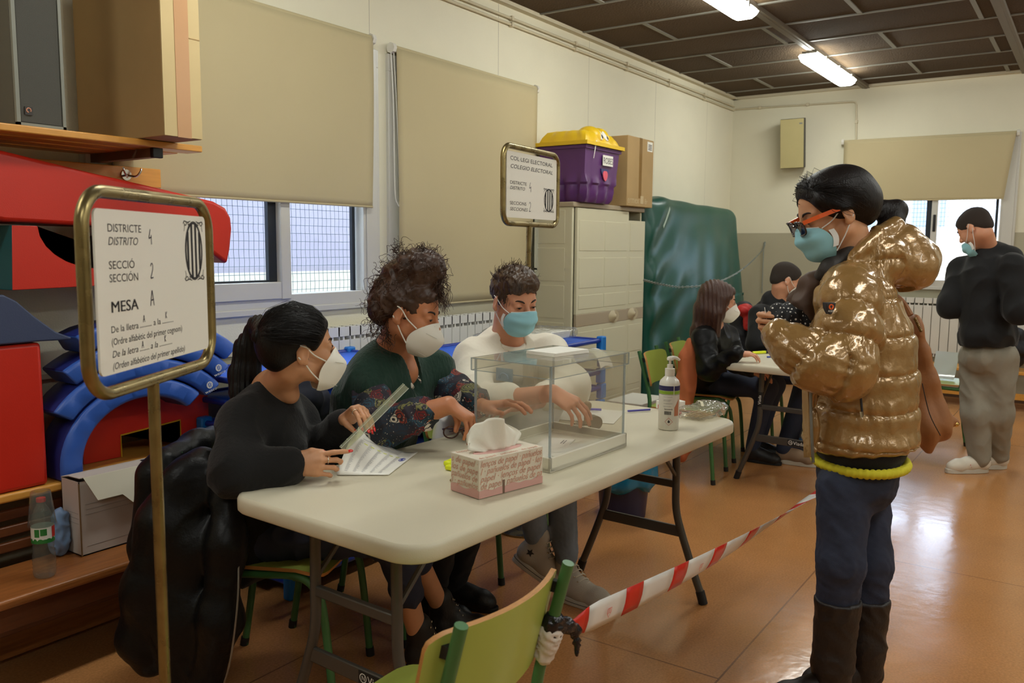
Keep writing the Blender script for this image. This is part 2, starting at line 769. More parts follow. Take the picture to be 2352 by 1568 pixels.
def wall_joints(m, axis):
    """thin dark panel joints up the wall every 1.04 m"""
    N, L, b = nodes_of(m)
    tc = N.new('ShaderNodeNewGeometry')
    sp = N.new('ShaderNodeSeparateXYZ')
    L.new(tc.outputs['Position'], sp.inputs[0])
    ad = N.new('ShaderNodeMath'); ad.operation = 'ADD'; ad.inputs[1].default_value = -3.50 + 20 * 1.22
    L.new(sp.outputs[axis], ad.inputs[0])
    mo = N.new('ShaderNodeMath'); mo.operation = 'MODULO'; mo.inputs[1].default_value = 1.22
    L.new(ad.outputs[0], mo.inputs[0])
    lt = N.new('ShaderNodeMath'); lt.operation = 'LESS_THAN'; lt.inputs[1].default_value = 0.0045
    L.new(mo.outputs[0], lt.inputs[0])
    nz = N.new('ShaderNodeTexNoise'); nz.inputs['Scale'].default_value = 1.3
    L.new(tc.outputs['Position'], nz.inputs['Vector'])
    mu = N.new('ShaderNodeMath'); mu.operation = 'MULTIPLY'
    L.new(lt.outputs[0], mu.inputs[0]); L.new(nz.outputs[0], mu.inputs[1])
    mx = N.new('ShaderNodeMix'); mx.data_type = 'RGBA'
    src = b.inputs['Base Color'].links[0].from_socket
    L.new(mu.outputs[0], mx.inputs[0]); L.new(src, mx.inputs[6])
    mx.inputs[7].default_value = lin((95, 85, 65))
    L.new(mx.outputs[2], b.inputs['Base Color'])


wall_joints(m_cream, 0)


def floor_material():
    m = mat('terracotta_linoleum', (188, 131, 79), 0.24, var=0.10, vscale=3.0, spec=0.65)
    N, L, b = nodes_of(m)
    geo = N.new('ShaderNodeNewGeometry')
    # fine speckle
    n1 = N.new('ShaderNodeTexNoise'); n1.inputs['Scale'].default_value = 120; n1.inputs['Detail'].default_value = 3
    L.new(geo.outputs['Position'], n1.inputs['Vector'])
    r1 = N.new('ShaderNodeMapRange'); r1.inputs[1].default_value = 0.35; r1.inputs[2].default_value = 0.75
    r1.inputs[3].default_value = 0.86; r1.inputs[4].default_value = 1.14
    L.new(n1.outputs[0], r1.inputs[0])
    sc = N.new('ShaderNodeVectorMath'); sc.operation = 'SCALE'
    src = b.inputs['Base Color'].links[0].from_socket
    L.new(src, sc.inputs[0]); L.new(r1.outputs[0], sc.inputs['Scale'])
    # welded sheet seams
    br = N.new('ShaderNodeTexBrick')
    br.inputs['Scale'].default_value = 1.0
    br.inputs['Mortar Size'].default_value = 0.0035
    br.inputs['Mortar Smooth'].default_value = 0.0
    br.inputs['Brick Width'].default_value = 3.0
    br.inputs['Row Height'].default_value = 1.24
    mp = N.new('ShaderNodeMapping')
    mp.inputs['Location'].default_value = (0.42, 0.30, 0)
    L.new(geo.outputs['Position'], mp.inputs[0])
    L.new(mp.outputs[0], br.inputs['Vector'])
    n3 = N.new('ShaderNodeTexNoise'); n3.inputs['Scale'].default_value = 2.2
    L.new(geo.outputs['Position'], n3.inputs['Vector'])
    mu = N.new('ShaderNodeMath'); mu.operation = 'MULTIPLY'
    L.new(br.outputs['Fac'], mu.inputs[0]); L.new(n3.outputs[0], mu.inputs[1])
    mx = N.new('ShaderNodeMix'); mx.data_type = 'RGBA'
    L.new(mu.outputs[0], mx.inputs[0]); L.new(sc.outputs[0], mx.inputs[6])
    mx.inputs[7].default_value = lin((60, 38, 26))
    L.new(mx.outputs[2], b.inputs['Base Color'])
    # worn polish: uneven gloss and a slightly wavy sheet
    n4 = N.new('ShaderNodeTexNoise'); n4.inputs['Scale'].default_value = 1.6; n4.inputs['Detail'].default_value = 6
    L.new(geo.outputs['Position'], n4.inputs['Vector'])
    r4 = N.new('ShaderNodeMapRange'); r4.inputs[1].default_value = 0.3; r4.inputs[2].default_value = 0.7
    r4.inputs[3].default_value = 0.13; r4.inputs[4].default_value = 0.26
    L.new(n4.outputs[0], r4.inputs[0]); L.new(r4.outputs[0], b.inputs['Roughness'])
    n5 = N.new('ShaderNodeTexNoise'); n5.inputs['Scale'].default_value = 14; n5.inputs['Detail'].default_value = 3
    L.new(geo.outputs['Position'], n5.inputs['Vector'])
    bp = N.new('ShaderNodeBump'); bp.inputs['Strength'].default_value = 0.10; bp.inputs['Distance'].default_value = 0.01
    L.new(n5.outputs[0], bp.inputs['Height']); L.new(bp.outputs[0], b.inputs['Normal'])
    return m


g = G(); g.box((BX, RY, -0.1), (FX, LW, 0.0))
struct(g.build('floor', floor_material(), smooth=0))

# --- ceiling: dark wood-wool panels in a grid of thin bars
def ceiling_material():
    m = mat('wood_wool_panel', (76, 57, 30), 0.95, bump=0.9, bscale=70, var=0.22, vscale=90, detail=6)
    N, L, b = nodes_of(m)
    geo = N.new('ShaderNodeNewGeometry')
    n = N.new('ShaderNodeTexNoise'); n.inputs['Scale'].default_value = 0.9; n.inputs['Detail'].default_value = 4
    L.new(geo.outputs['Position'], n.inputs['Vector'])
    r = N.new('ShaderNodeMapRange'); r.inputs[1].default_value = 0.3; r.inputs[2].default_value = 0.7
    r.inputs[3].default_value = 0.8; r.inputs[4].default_value = 1.2
    L.new(n.outputs[0], r.inputs[0])
    s = N.new('ShaderNodeVectorMath'); s.operation = 'SCALE'
    L.new(b.inputs['Base Color'].links[0].from_socket, s.inputs[0]); L.new(r.outputs[0], s.inputs['Scale'])
    L.new(s.outputs[0], b.inputs['Base Color'])
    return m


g = G(); g.box((BX, RY, CZ), (FX, LW, CZ + 0.12))
struct(g.build('ceiling', ceiling_material(), smooth=0))
m_bar = mat('ceiling_bar_grey', (128, 126, 116), 0.5)
g = G()
rows = np.arange(FX - 0.36, BX, -0.60)
for i, x in enumerate(rows):
    g.box((x - 0.012, RY, CZ - 0.008), (x + 0.012, LW, CZ + 0.01))
    off = 0.0 if i % 2 else 0.68
    for y in np.arange(LW - 0.55 - off, RY, -1.37):
        if min(abs(y - 2.035), abs(y - 0.66)) < 0.08:
            continue
        g.box((x, y - 0.016, CZ - 0.007), (x + 0.60, y + 0.016, CZ + 0.01))
struct(g.build('trim_1', m_bar, smooth=0))
m_rail = mat('ceiling_rail', (116, 106, 92), 0.55, metal=0.2)
g = G()
for y in (2.035, 0.66, -0.71, -2.08):
    g.box((BX, y - 0.035, CZ - 0.03), (FX, y + 0.035, CZ + 0.01))
    g.box((BX, y - 0.012, CZ - 0.034), (FX, y + 0.012, CZ - 0.028))
struct(g.build('trim_2', m_rail, smooth=0))

# --- fluorescent lamps: seen ones first, then the rest of the same rows
m_diff = mat('lit_diffuser', (255, 255, 255), 0.4)
_N, _L, _b = nodes_of(m_diff)
_b.inputs['Emission Color'].default_value = (*LAMP_COLOR, 1)
_b.inputs['Emission Strength'].default_value = LAMP_POWER
m_lampbody = mat('lamp_body_grey', (150, 148, 140), 0.5)


def lamp(x0, y, label):
    t = thing('ceiling_lamp', label, 'lamp', (x0 + 0.63, y, CZ - 0.12), 'fluorescent lamps on the ceiling')
    g = G(); g.box((x0, y - 0.06, CZ - 0.055), (x0 + 1.26, y + 0.06, CZ - 0.034))
    g.build('lamp_housing', m_lampbody, t, bevel=0.004)
    prof = [(-0.075, -0.055), (-0.088, -0.075), (-0.075, -0.105), (-0.045, -0.122), (0.045, -0.122), (0.075, -0.105), (0.088, -0.075), (0.075, -0.055)]
    secs = []
    for xx, k in ((x0 + 0.0, 0.6), (x0 + 0.03, 0.93), (x0 + 0.06, 1.0), (x0 + 1.20, 1.0), (x0 + 1.23, 0.93), (x0 + 1.26, 0.6)):
        secs.append([(xx, y + a * (0.9 + 0.1 * k), CZ + (-0.055 + (b + 0.055) * k)) for a, b in prof])
    g = G(); g.grid(np.array(secs), wrap=True)
    g.add(secs[0], [tuple(range(8))]); g.add(secs[-1], [tuple(range(7, -1, -1))])
    g.build('diffuser', m_diff, t, smooth=50)
    for xx in (x0 + 0.2, x0 + 0.63, x0 + 1.06):
        for sgn in (-1, 1):
            g = G(); g.box((xx - 0.012, y + sgn * 0.083 - 0.008, CZ - 0.085), (xx + 0.012, y + sgn * 0.083 + 0.008, CZ - 0.05))
            g.build('clip', m_lampbody, t)
    return t


lamp(7.16, 2.05, 'lit fluorescent lamp fully in view on the ceiling, nearest the far wall')
lamp(4.42, 2.05, 'lit fluorescent lamp on the ceiling cut off by the top of the photo')
for lx, ly in ((1.68, 2.05), (-1.1, 2.05), (7.16, -0.71), (4.42, -0.71), (1.68, -0.71), (-1.1, -0.71), (4.42, -3.2), (1.0, -3.2)):
    lamp(lx, ly, 'lit fluorescent lamp of the ceiling rows outside the photo')

# --- walls with window openings
O1, O2, O3 = (1.98, 3.55), (3.63, 5.10), (0.66, 2.10)
ZS, ZH = 1.075, 2.50
ZS3 = 1.037


def wall_piece(g, lo, hi, zsplit):
    z0, z1 = lo[2], hi[2]
    if z0 < zsplit < z1:
        g.box(lo, (hi[0], hi[1], zsplit), 1)
        g.box((lo[0], lo[1], zsplit), hi, 0)
    else:
        g.box(lo, hi, 1 if z1 <= zsplit else 0)


g = G()
T = 0.22
for x0, x1, z0, z1 in ((BX, O1[0], 0, CZ), (O1[0], O1[1], 0, ZS), (O1[0], O1[1], ZH, CZ), (O1[1], O2[0], 0, CZ),
                       (O2[0], O2[1], 0, ZS), (O2[0], O2[1], ZH, CZ), (O2[1], FX + T, 0, CZ)):
    wall_piece(g, (x0, LW, z0), (x1, LW + T, z1), 0.895)
struct(g.build('wall_left', [m_cream, m_lower], smooth=0))
g = G()
for y0, y1, z0, z1 in ((RY, O3[0], 0, CZ), (O3[0], O3[1], 0, ZS3), (O3[0], O3[1], ZH, CZ), (O3[1], LW, 0, CZ)):
    wall_piece(g, (FX, y0, z0), (FX + T, y1, z1), 1.589)
struct(g.build('wall_far', [m_cream, m_lower], smooth=0))
g = G(); wall_piece(g, (BX, RY - T, 0), (FX + T, RY, CZ), 1.589)
struct(g.build('wall_right', [m_cream, m_lower], smooth=0))
g = G(); wall_piece(g, (BX - T, RY, 0), (BX, LW + T, CZ), 0.9)
struct(g.build('wall_back', [m_cream, m_lower], smooth=0))
# little rail between the two paints on the left wall
g = G(); g.box((BX, LW - 0.012, 0.885), (FX, LW, 0.905))
struct(g.build('trim_3', m_trim, smooth=0))
g = G(); g.box((BX, LW - 0.05, CZ - 0.025), (FX, LW, CZ)); g.box((FX - 0.05, RY, CZ - 0.025), (FX, LW, CZ))
struct(g.build('trim_4', m_trim, smooth=0))
g = G(); g.box((BX, LW - 0.012, 0), (FX, LW, 0.07)); g.box((FX - 0.012, RY, 0), (FX, LW, 0.07))
struct(g.build('baseboard_left', mat('skirting_brown', (96, 70, 50), 0.5), smooth=0))

m_glass = clear_mat('window_glass', (236, 242, 246), ior=1.25, gloss=0.02)
m_wire = mat('grille_wire', (120, 128, 138), 0.5, metal=0.4)
m_darkseal = mat('dark_blue_seal', (28, 36, 46), 0.45)


def window(n, p, U, Wd, width, z0, z1, mull, sash=True):
    """sliding window; u runs right along the wall, w outwards"""
    R = np.stack([A(U), A(Wd), A(0, 0, 1)], 1)
    t = bpy.data.objects.new('window_%d' % n, None)
    COL.objects.link(t); t.location = A(p); t['_o'] = list(map(float, p)); t['kind'] = 'structure'
    h = z1 - z0
    g = G().at(p, R)
    fb, fs = 0.095, 0.13
    g.box((0, -0.02, 0), (width, 0.07, fb)); g.box((0, -0.02, h - fb), (width, 0.07, h))
    g.box((0, -0.02, fb), (0.09, 0.07, h - fb)); g.box((width - fs, -0.02, fb), (width, 0.07, h - fb))
    g.box((width - fs + 0.02, -0.026, 0.02), (width - 0.02, -0.02, h))
    g.box((0, -0.026, 0.0), (width, -0.02, 0.03))
    g.build('window_frame', m_white_alu, t, bevel=0.004)
    # inner sliding sash on the left
    m0, m1 = mull
    g = G().at(p, R)
    g.box((0.09, -0.032, fb - 0.02), (m1, 0.02, fb + 0.065)); g.box((m0, -0.036, fb - 0.022), (m1, 0.02, h - fb + 0.01))
    g.box((0.09, -0.03, fb), (0.15, 0.02, h - fb)); g.box((0.09, -0.03, h - fb - 0.06), (m1, 0.02, h - fb + 0.01))
    g.build('sash', m_white_alu, t, bevel=0.004)
    g = G().at(p, R)
    g.box((m0 - 0.05, 0.0, fb + 0.065), (m0, 0.025, h - fb - 0.06)); g.box((0.15, 0.005, fb + 0.065), (m0, 0.02, fb + 0.075))
    g.box((width - fs - 0.04, 0.03, fb), (width - fs - 0.018, 0.05, h - fb))
    g.build('window_seal', m_darkseal, t)
    g = G().at(p, R)
    g.box((0.15, 0.008, fb + 0.065), (m0, 0.013, h - fb - 0.06)); g.build('pane', m_glass, t, smooth=0)
    g = G().at(p, R)
    g.box((m1, 0.045, fb), (width - fs, 0.05, h - fb)); g.build('pane', m_glass, t, smooth=0)
    g = G().at(p, R)
    for u in np.arange(0.02, width, 0.031):
        g.tube([(u + 0.0015 * math.sin(z * 200), 0.15, z) for z in np.linspace(0, h, 34)], 0.0015, 4)
    for z in np.arange(0.02, h, 0.043):
        g.tube([(0, 0.152, z), (width, 0.152, z)], 0.0015, 4)
    g.build('wire_grille', m_wire, t, smooth=0)
    return t


window(1, (O1[0], LW, ZS), (1, 0, 0), (0, 1, 0), O1[1] - O1[0], ZS, ZH, (0.845, 0.907))
window(2, (O2[0], LW, ZS), (1, 0, 0), (0, 1, 0), O2[1] - O2[0], ZS, ZH, (0.72, 0.78))
w3 = window(3, (FX, O3[1], ZS3), (0, -1, 0), (1, 0, 0), O3[1] - O3[0], ZS3, ZH, (0.735, 0.79))
g = G(); hy = 1.335
g.box((FX - 0.045, hy - 0.012, 1.60), (FX - 0.03, hy + 0.012, 1.76)); g.build('latch', m_dark, w3, bevel=0.003)

# --- outside: a rendered wall across a yard, a neighbour's front beyond the far window
m_ext_hi = mat('outside_grey_render', (150, 144, 156), 0.9, var=0.06, vscale=1.2)
m_ext_lo = mat('outside_cream_plinth', (192, 186, 166), 0.9, var=0.08, vscale=20)
zb = ony(745, 622, 5.3)[2]
g = G(); g.box((-3, 5.3, -0.5), (9, 5.6, zb)); struct(g.build('exterior_plinth', m_ext_lo, smooth=0))
g = G(); g.box((-3, 5.34, zb), (9, 5.6, 2.9)); struct(g.build('exterior_wall', m_ext_hi, smooth=0))
m_yard = mat('outside_yard', (170, 165, 155), 0.9)
g = G(); g.box((-6, LW + T, -0.6), (30, 20, -0.5)); g.box((FX + T, -14, -0.6), (30, LW + T, -0.5))
struct(g.build('exterior_ground', m_yard, smooth=0))
g = G(); g.box((13.0, -6, -0.5), (13.2, 8, 1.62)); struct(g.build('exterior_garden_wall', mat('outside_beige_wall', (232, 212, 186), 0.9, var=0.06, vscale=4), smooth=0))
g = G(); g.box((19, -14, -0.5), (19.4, 1.75, 6)); g.box((19, 1.75, -0.5), (19.4, 14, 3.0))
g.box((18.9, -2.0, 2.0), (19.0, 1.2, 2.55), 1); g.box((18.9, -4.0, 1.2), (19.0, 0.1, 1.55), 1)
g.box((18.85, 2.6, 1.9), (18.95, 3.2, 3.0), 2); g.box((18.85, 3.9, 1.9), (18.95, 4.3, 3.0), 2); g.box((18.85, -3, 2.1), (18.95, -1.6, 2.5), 2)
struct(g.build('exterior_building', [mat('outside_white_front', (214, 220, 226), 0.9), mat('outside_red_brick', (196, 128, 120), 0.9), mat('outside_shutter', (130, 140, 158), 0.8)], smooth=0))


# --- roller blinds
def blind(label, P00, P10, P01, P11, outw, billow=0.012, cord=None):
    """corners: top-left, top-right, bottom-left, bottom-right"""
    P00, P10, P01, P11, outw = map(A, (P00, P10, P01, P11, outw))
    t = thing('roller_blind', label, 'blind', (P01 + P11) / 2)
    nu, nv = 30, 24
    Pts = np.zeros((nu, nv, 3))
    for i in range(nu):
        for j in range(nv):
            u, v = i / (nu - 1), j / (nv - 1)
            q = (P00 * (1 - u) + P10 * u) * (1 - v) + (P01 * (1 - u) + P11 * u) * v
            q = q - outw * billow * math.sin(v * PI) * (0.4 + 0.6 * math.sin(u * 5 + 1.2 * v) ** 2)
            Pts[i, j] = q
    g = G(); g.slab(Pts, 0.002); g.build('fabric', m_blind, t, smooth=180)
    g = G(); g.tube([P00 + outw * 0.022, P10 + outw * 0.022], 0.02, 12); g.build('roller_tube', m_blind, t)
    g = G(); g.tube([P01 + A(0, 0, 0.004), P11 + A(0, 0, 0.004)], 0.006, 8); g.build('hem_bar', m_blind, t)
    for q, sgn in ((P00, -1), (P10, 1)):
        g = G()
        d = (P10 - P00) / np.linalg.norm(P10 - P00) * sgn
        c = q + outw * 0.022 + d * 0.014
        g.tube([c - d * 0.012, c + d * 0.012], 0.03, 8)
        g.build('bracket', m_white_plastic, t)
    if cord is not None:
        g = G(); g.tube(spline(cord, 6), 0.003, 6); g.build('pull_cord', m_white_plastic, t)
    return t


yb = LW - 0.055
blind('beige roller blind half lowered over the window with two visible panes, behind the nearer sign',
      (1.95, yb, 2.545), (3.47, yb, 2.545), (1.95, yb, 1.63), (3.455, yb, 1.63), (0, 1, 0))
cc = [(3.635, yb + 0.02, 2.52), (3.632, yb, 2.2), (3.628, yb - 0.01, 1.75), (3.645, yb - 0.012, 1.665), (3.668, yb - 0.01, 1.69), (3.665, yb, 2.1), (3.66, yb + 0.02, 2.52)]
blind('beige roller blind let down to the radiator, tallest of the blinds, left of the cabinet',
      (3.66, yb, 2.53), (5.12, yb, 2.53), (3.66, yb, 1.06), (5.03, yb, 1.06), (0, 1, 0), 0.02, cc)
xb = FX - 0.055
blind('beige roller blind over the small window behind the man in the black hoodie',
      (xb, 2.206, 2.50), (xb, 0.70, 2.49), (xb, 2.19, 1.90), (xb, 0.765, 1.895), (1, 0, 0))

# --- conduit pipes with clips
m_pipe = mat('painted_conduit', (206, 196, 168), 0.5)


def pipe(label, path, r, clips):
    t = thing('conduit_pipe', label, 'pipe', path[0])
    g = G(); g.tube(path, r, 10); g.build('pipe', m_pipe, t)
    for c in clips:
        g = G(); g.box(A(c) - A(0.012, 0.016, 0.016), A(c) + A(0.012, 0.012, 0.016)); g.build('clip', m_pipe, t, bevel=0.003)
    return t


yc = LW - 0.016
clipx = np.arange(2.3, 9.0, 0.85)
pipe('cream painted conduit pipe along the top of the window wall, upper of the pair', [(0.3, yc, 2.955), (FX - 0.02, yc, 2.955)], 0.0095, [(x, yc, 2.955) for x in clipx])
pipe('cream painted conduit pipe along the top of the window wall, lower of the pair', [(0.3, yc, 2.915), (FX - 0.02, yc, 2.915)], 0.0095, [(x, yc, 2.915) for x in clipx])
xc = FX - 0.014
pth = [(xc, LW - 0.03, 2.925), (xc, 2.16, 2.90), (xc, 2.125, 2.89), (xc, 2.115, 2.86), (xc, 2.10, 2.52)]
pipe('cream conduit pipe on the far wall turning down to the small window', pth, 0.009, [(xc, 3.1, 2.92), (xc, 2.6, 2.91), (xc, 2.108, 2.7)])

# ================================================================== LEFT SIDE: SHELF, BENCHES, FOAM SHAPES
m_ply = mat('orange_plywood', (214, 152, 66), 0.4, var=0.10, vscale=9, stretch=(1, 8, 8), coat=0.2)
m_bench = mat('worn_brown_wood', (150, 92, 44), 0.38, var=0.28, vscale=7, stretch=(1, 10, 10), coat=0.25, bump=0.1, bscale=40)
m_bench_dk = mat('dark_brown_wood', (104, 58, 30), 0.42, var=0.25, vscale=7, stretch=(1, 10, 10), coat=0.2)
m_blackmetal = mat('black_metal', (24, 24, 25), 0.45, metal=0.2)
m_card = mat('brown_cardboard', (176, 146, 98), 0.8, var=0.05, vscale=5, bump=0.05, bscale=200)
m_card2 = mat('lit_side_cardboard', (206, 184, 136), 0.8, var=0.05, vscale=5)
m_tape = mat('parcel_tape', (196, 150, 106), 0.3)
m_red = mat('red_vinyl', (196, 40, 22), 0.38, bump=0.06, bscale=300, var=0.05, vscale=3)
m_blue = mat('blue_vinyl', (52, 92, 178), 0.36, bump=0.05, bscale=250, var=0.06, vscale=5)
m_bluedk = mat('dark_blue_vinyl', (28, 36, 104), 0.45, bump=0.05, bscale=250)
m_teal = mat('teal_vinyl', (14, 92, 98), 0.4, bump=0.05, bscale=250)
m_navy = mat('navy_vinyl', (56, 66, 96), 0.5, bump=0.06, bscale=250)
m_yellowv = mat('yellow_vinyl', (196, 150, 20), 0.45)
m_logo = mat('pale_print', (225, 222, 215), 0.5)

# --- wall shelf with a coat rail under it
SY = 2.90
t = thing('shelf', 'orange slatted wooden shelf carrying the loudspeaker and the tall taped box', 'shelf', (1.3, 3.15, 1.78))
for k, (y0, y1, xe) in enumerate(((SY, SY + 0.10, 2.06), (SY + 0.13, SY + 0.23, 2.04), (SY + 0.26, SY + 0.36, 2.04), (SY + 0.39, SY + 0.48, 2.04))):
    g = G(); g.box((0.35, y0, 1.775), (xe, y1, 1.80)); g.build('slat', m_ply, t, bevel=0.004)
for x in (0.7, 1.86):
    g = G(); g.box((x, SY + 0.03, 1.742), (x + 0.035, LW - 0.02, 1.775)); g.build('bracket_arm', mat('brown_metal', (108, 88, 70), 0.5, metal=0.3), t)
    g = G(); g.box((x - 0.003, SY + 0.012, 1.739), (x + 0.038, SY + 0.034, 1.778)); g.build('end_cap', m_blackmetal, t, bevel=0.003)
    g = G(); g.box((x - 0.02, LW - 0.05, 1.2), (x + 0.03, LW - 0.001, 1.79)); g.build('wall_post', mat('white_metal', (212, 208, 196), 0.5), t)
g = G(); g.box((0.35, LW - 0.095, 1.655), (2.14, LW - 0.072, 1.735)); g.build('coat_rail', m_ply, t, bevel=0.004)
for x in (0.9, 1.42, 1.98):
    g = G()
    c = A(x, LW - 0.098, 1.70)
    g.lathe([(0.022, 0), (0.022, 0.004)], 16, c=(0, 0, 0)); g.v[-1] = (g.v[-1] @ rotm('X', PI / 2).T) + c
    for sgn in (-1, 1):
        g.tube(spline([c, c + A(sgn * 0.02, -0.035, -0.006), c + A(sgn * 0.035, -0.045, 0.012), c + A(sgn * 0.04, -0.045, 0.026)], 5), 0.0045, 8)
    g.build('coat_hook', m_chrome, t)

# --- loudspeaker on the shelf
t = thing('loudspeaker', 'dark grey loudspeaker standing on the orange shelf', 'loudspeaker', (1.46, 3.1, 1.80))
sx0, sx1, sy0, sz1 = 1.385, 1.545, 2.925, 2.46
g = G(); g.box((sx0, sy0 + 0.012, 1.80), (sx1, sy0 + 0.26, sz1)); g.build('cabinet', mat('speaker_grey', (92, 90, 80), 0.6, bump=0.15, bscale=400), t, bevel=0.008)
g = G(); g.box((sx0 + 0.012, sy0 + 0.003, 1.812), (sx1 - 0.01, sy0 + 0.014, sz1 - 0.012)); g.build('front_grille', mat('speaker_grille', (84, 83, 77), 0.6, bump=0.5, bscale=900), t, bevel=0.004)
g = G()
for a, b in (((sx0, 1.80), (sx0 + 0.012, sz1)), ((sx1 - 0.01, 1.80), (sx1, sz1)), ((sx0, 1.80), (sx1, 1.812))):
    g.box((a[0], sy0, a[1]), (b[0], sy0 + 0.012, b[1]))
g.build('front_frame', mat('speaker_frame', (132, 134, 124), 0.5), t)
g = G(); g.box((sx0 + 0.026, sy0 - 0.001, 1.838), (sx0 + 0.05, sy0 + 0.004, 1.864)); bd = g.build('badge', mat('badge_dark', (50, 44, 42), 0.4), t)
g = G(); c = A(sx0 + 0.038, sy0 - 0.0015, 1.853)
g.tube([c + 0.007 * A(math.cos(a), 0, math.sin(a)) for a in np.linspace(-0.6, 4.6, 14)], 0.0018, 6, cap=True); g.build('badge_ring', mat('badge_orange', (216, 150, 120), 0.4), bd)

# --- tall cardboard box over the shelf edge
t = thing('cardboard_box', 'tall narrow cardboard box with a vertical strip of brown tape on the orange shelf', 'box', (1.88, 3.05, 1.80))
bx0, bx1, by0, bz1 = 1.80, 1.955, 2.75, 2.75
g = G(); g.box((bx0, by0 + 0.002, 1.802), (bx1, by0 + 0.57, bz1)); g.build('box_body', m_card, t, bevel=0.003)
g = G(); g.box((bx0 + 0.001, by0 - 0.001, 1.804), (bx1 - 0.001, by0 + 0.002, bz1)); g.build('taped_side', m_card2, t)  # same board as the body; light falling on this side is put into its colour
g = G(); g.box((bx0 + 0.052, by0 - 0.003, 1.802), (bx0 + 0.108, by0 - 0.0005, bz1)); g.build('tape', m_tape, t)
g = G(); g.box((bx0 + 0.11, by0 - 0.0025, 2.155), (bx1 - 0.001, by0 - 0.0003, 2.158)); g.build('crease', m_card, t)

# --- benches
t = thing('bench', 'worn brown wooden bench holding the bottle with the cup and the grey file box', 'bench', (1.0, 2.8, 0))
zb1, yb0, yb1 = 0.34, 2.655, 2.95
g = G(); g.box((-0.3, yb0, zb1 - 0.032), (2.02, yb1, zb1)); g.build('seat', m_bench, t, bevel=0.01, bseg=3)
g = G(); g.box((-0.3, yb0 + 0.07, zb1 - 0.13), (1.98, yb0 + 0.095, zb1 - 0.032)); g.build('apron', m_bench_dk, t, bevel=0.004)
g = G(); g.box((-0.3, yb0 + 0.15, 0.16), (1.98, yb0 + 0.175, 0.215)); g.build('stretcher', m_bench_dk, t, bevel=0.004)
g = G(); g.box((-0.3, 2.94, 0.02), (1.98, 2.965, 0.12)); g.build('lower_rail', m_bench, t, bevel=0.004)
for x in (0.0, 0.95, 1.9):
    g = G(); g.box((x, yb0 + 0.06, 0.0), (x + 0.04, yb1 - 0.01, zb1 - 0.032)); g.build('leg', m_blackmetal, t)
t = thing('slatted_bench', 'higher wooden bench with orange edge against the wall, carrying the foam play shapes', 'bench', (1.0, 3.2, 0))
zt = 0.575
g = G(); g.box((-0.3, 2.975, zt - 0.03), (2.14, LW - 0.03, zt)); g.build('seat', m_ply, t, bevel=0.008, bseg=3)
for k in range(3):
    g = G(); z = 0.365 + k * 0.055
    g.box((-0.3, 3.0 + 0.004 * k, z), (2.1, 3.022 + 0.004 * k, z + 0.034)); g.build('slat', m_bench_dk, t, bevel=0.004)
for x in (0.05, 1.0, 2.04):
    g = G(); g.box((x, 3.03, 0), (x + 0.05, LW - 0.04, zt - 0.03)); g.build('leg', m_bench_dk, t)

# --- foam play shapes
FY = 2.985


def logo(g, p, U, V, s, m=0):
    """round badge with two strokes and the word under it"""
    p, U, V = A(p), A(U), A(V)
    W = np.cross(U, V)
    n = 20
    ring = [p + s * 0.5 * (math.cos(a) * U + math.sin(a) * V) + W * 0.0006 for a in np.linspace(0, 2 * PI, n, endpoint=False)]
    rin = [p + s * 0.5 * (0.70 * math.cos(a) + 0.02) * U + s * 0.5 * (0.70 * math.sin(a)) * V + W * 0.0006 for a in np.linspace(0, 2 * PI, n, endpoint=False)]
    g.grid(np.array([rin, ring]), m, wrap=True)
    for dx in (-0.22, 0.02, 0.26):
        g.grid(np.array([[p + s * (dx - 0.05) * U - s * 0.3 * V + W * 0.0006, p + s * (dx + 0.05) * U - s * 0.3 * V + W * 0.0006],
                         [p + s * (dx - 0.11) * U + s * 0.32 * V + W * 0.0006, p + s * (dx - 0.01) * U + s * 0.32 * V + W * 0.0006]]), m)
    text_geo(g, 'wesco', s * 0.62, p - s * 1.0 * V, U, V, align='CENTER', m=m, squeeze=1.25, ext=0.0006)


def pad(pts_front, depth, m, name, parent, y0, bev=0.012):
    """upholstered prism: outline in x,z at y=y0 going back by depth"""
    g = G()
    n = len(pts_front)
    V = [(x, y0, z) for x, z in pts_front] + [(x, y0 + depth, z) for x, z in pts_front]
    F = [tuple(range(n)), tuple(range(2 * n - 1, n - 1, -1))] + [(j, i, n + i, n + j) for i, j in ((k, (k + 1) % n) for k in range(n))]
    g.add(V, F)
    return g.build(name, m, parent, bevel=bev, bseg=3)


def fx(px, py, y=FY):
    q = ony(px, py, y)
    return (q[0], q[2])


# red block standing at the left edge
t = thing('foam_block', 'plain red foam block at the left edge under the navy wedge', 'foam block', (1.2, 3.15, zt))
pad([(0.95, zt + 0.002), (1.452, zt + 0.002), (1.452, 1.079), (0.95, 1.075)], 0.36, m_red, 'block', t, FY, 0.014)
t2 = thing('foam_wedge', 'navy blue foam wedge with a pointed end lying on the plain red block', 'foam wedge', (1.2, 3.15, 1.08))
wp = [(0.95, 1.083), (1.45, 1.083), (1.548, 1.080), (1.555, 1.087), (1.50, 1.112), (1.425, 1.175), (1.375, 1.225), (1.335, 1.248), (0.95, 1.252)]
pad(wp, 0.38, m_navy, 'wedge', t2, FY - 0.01, 0.006)
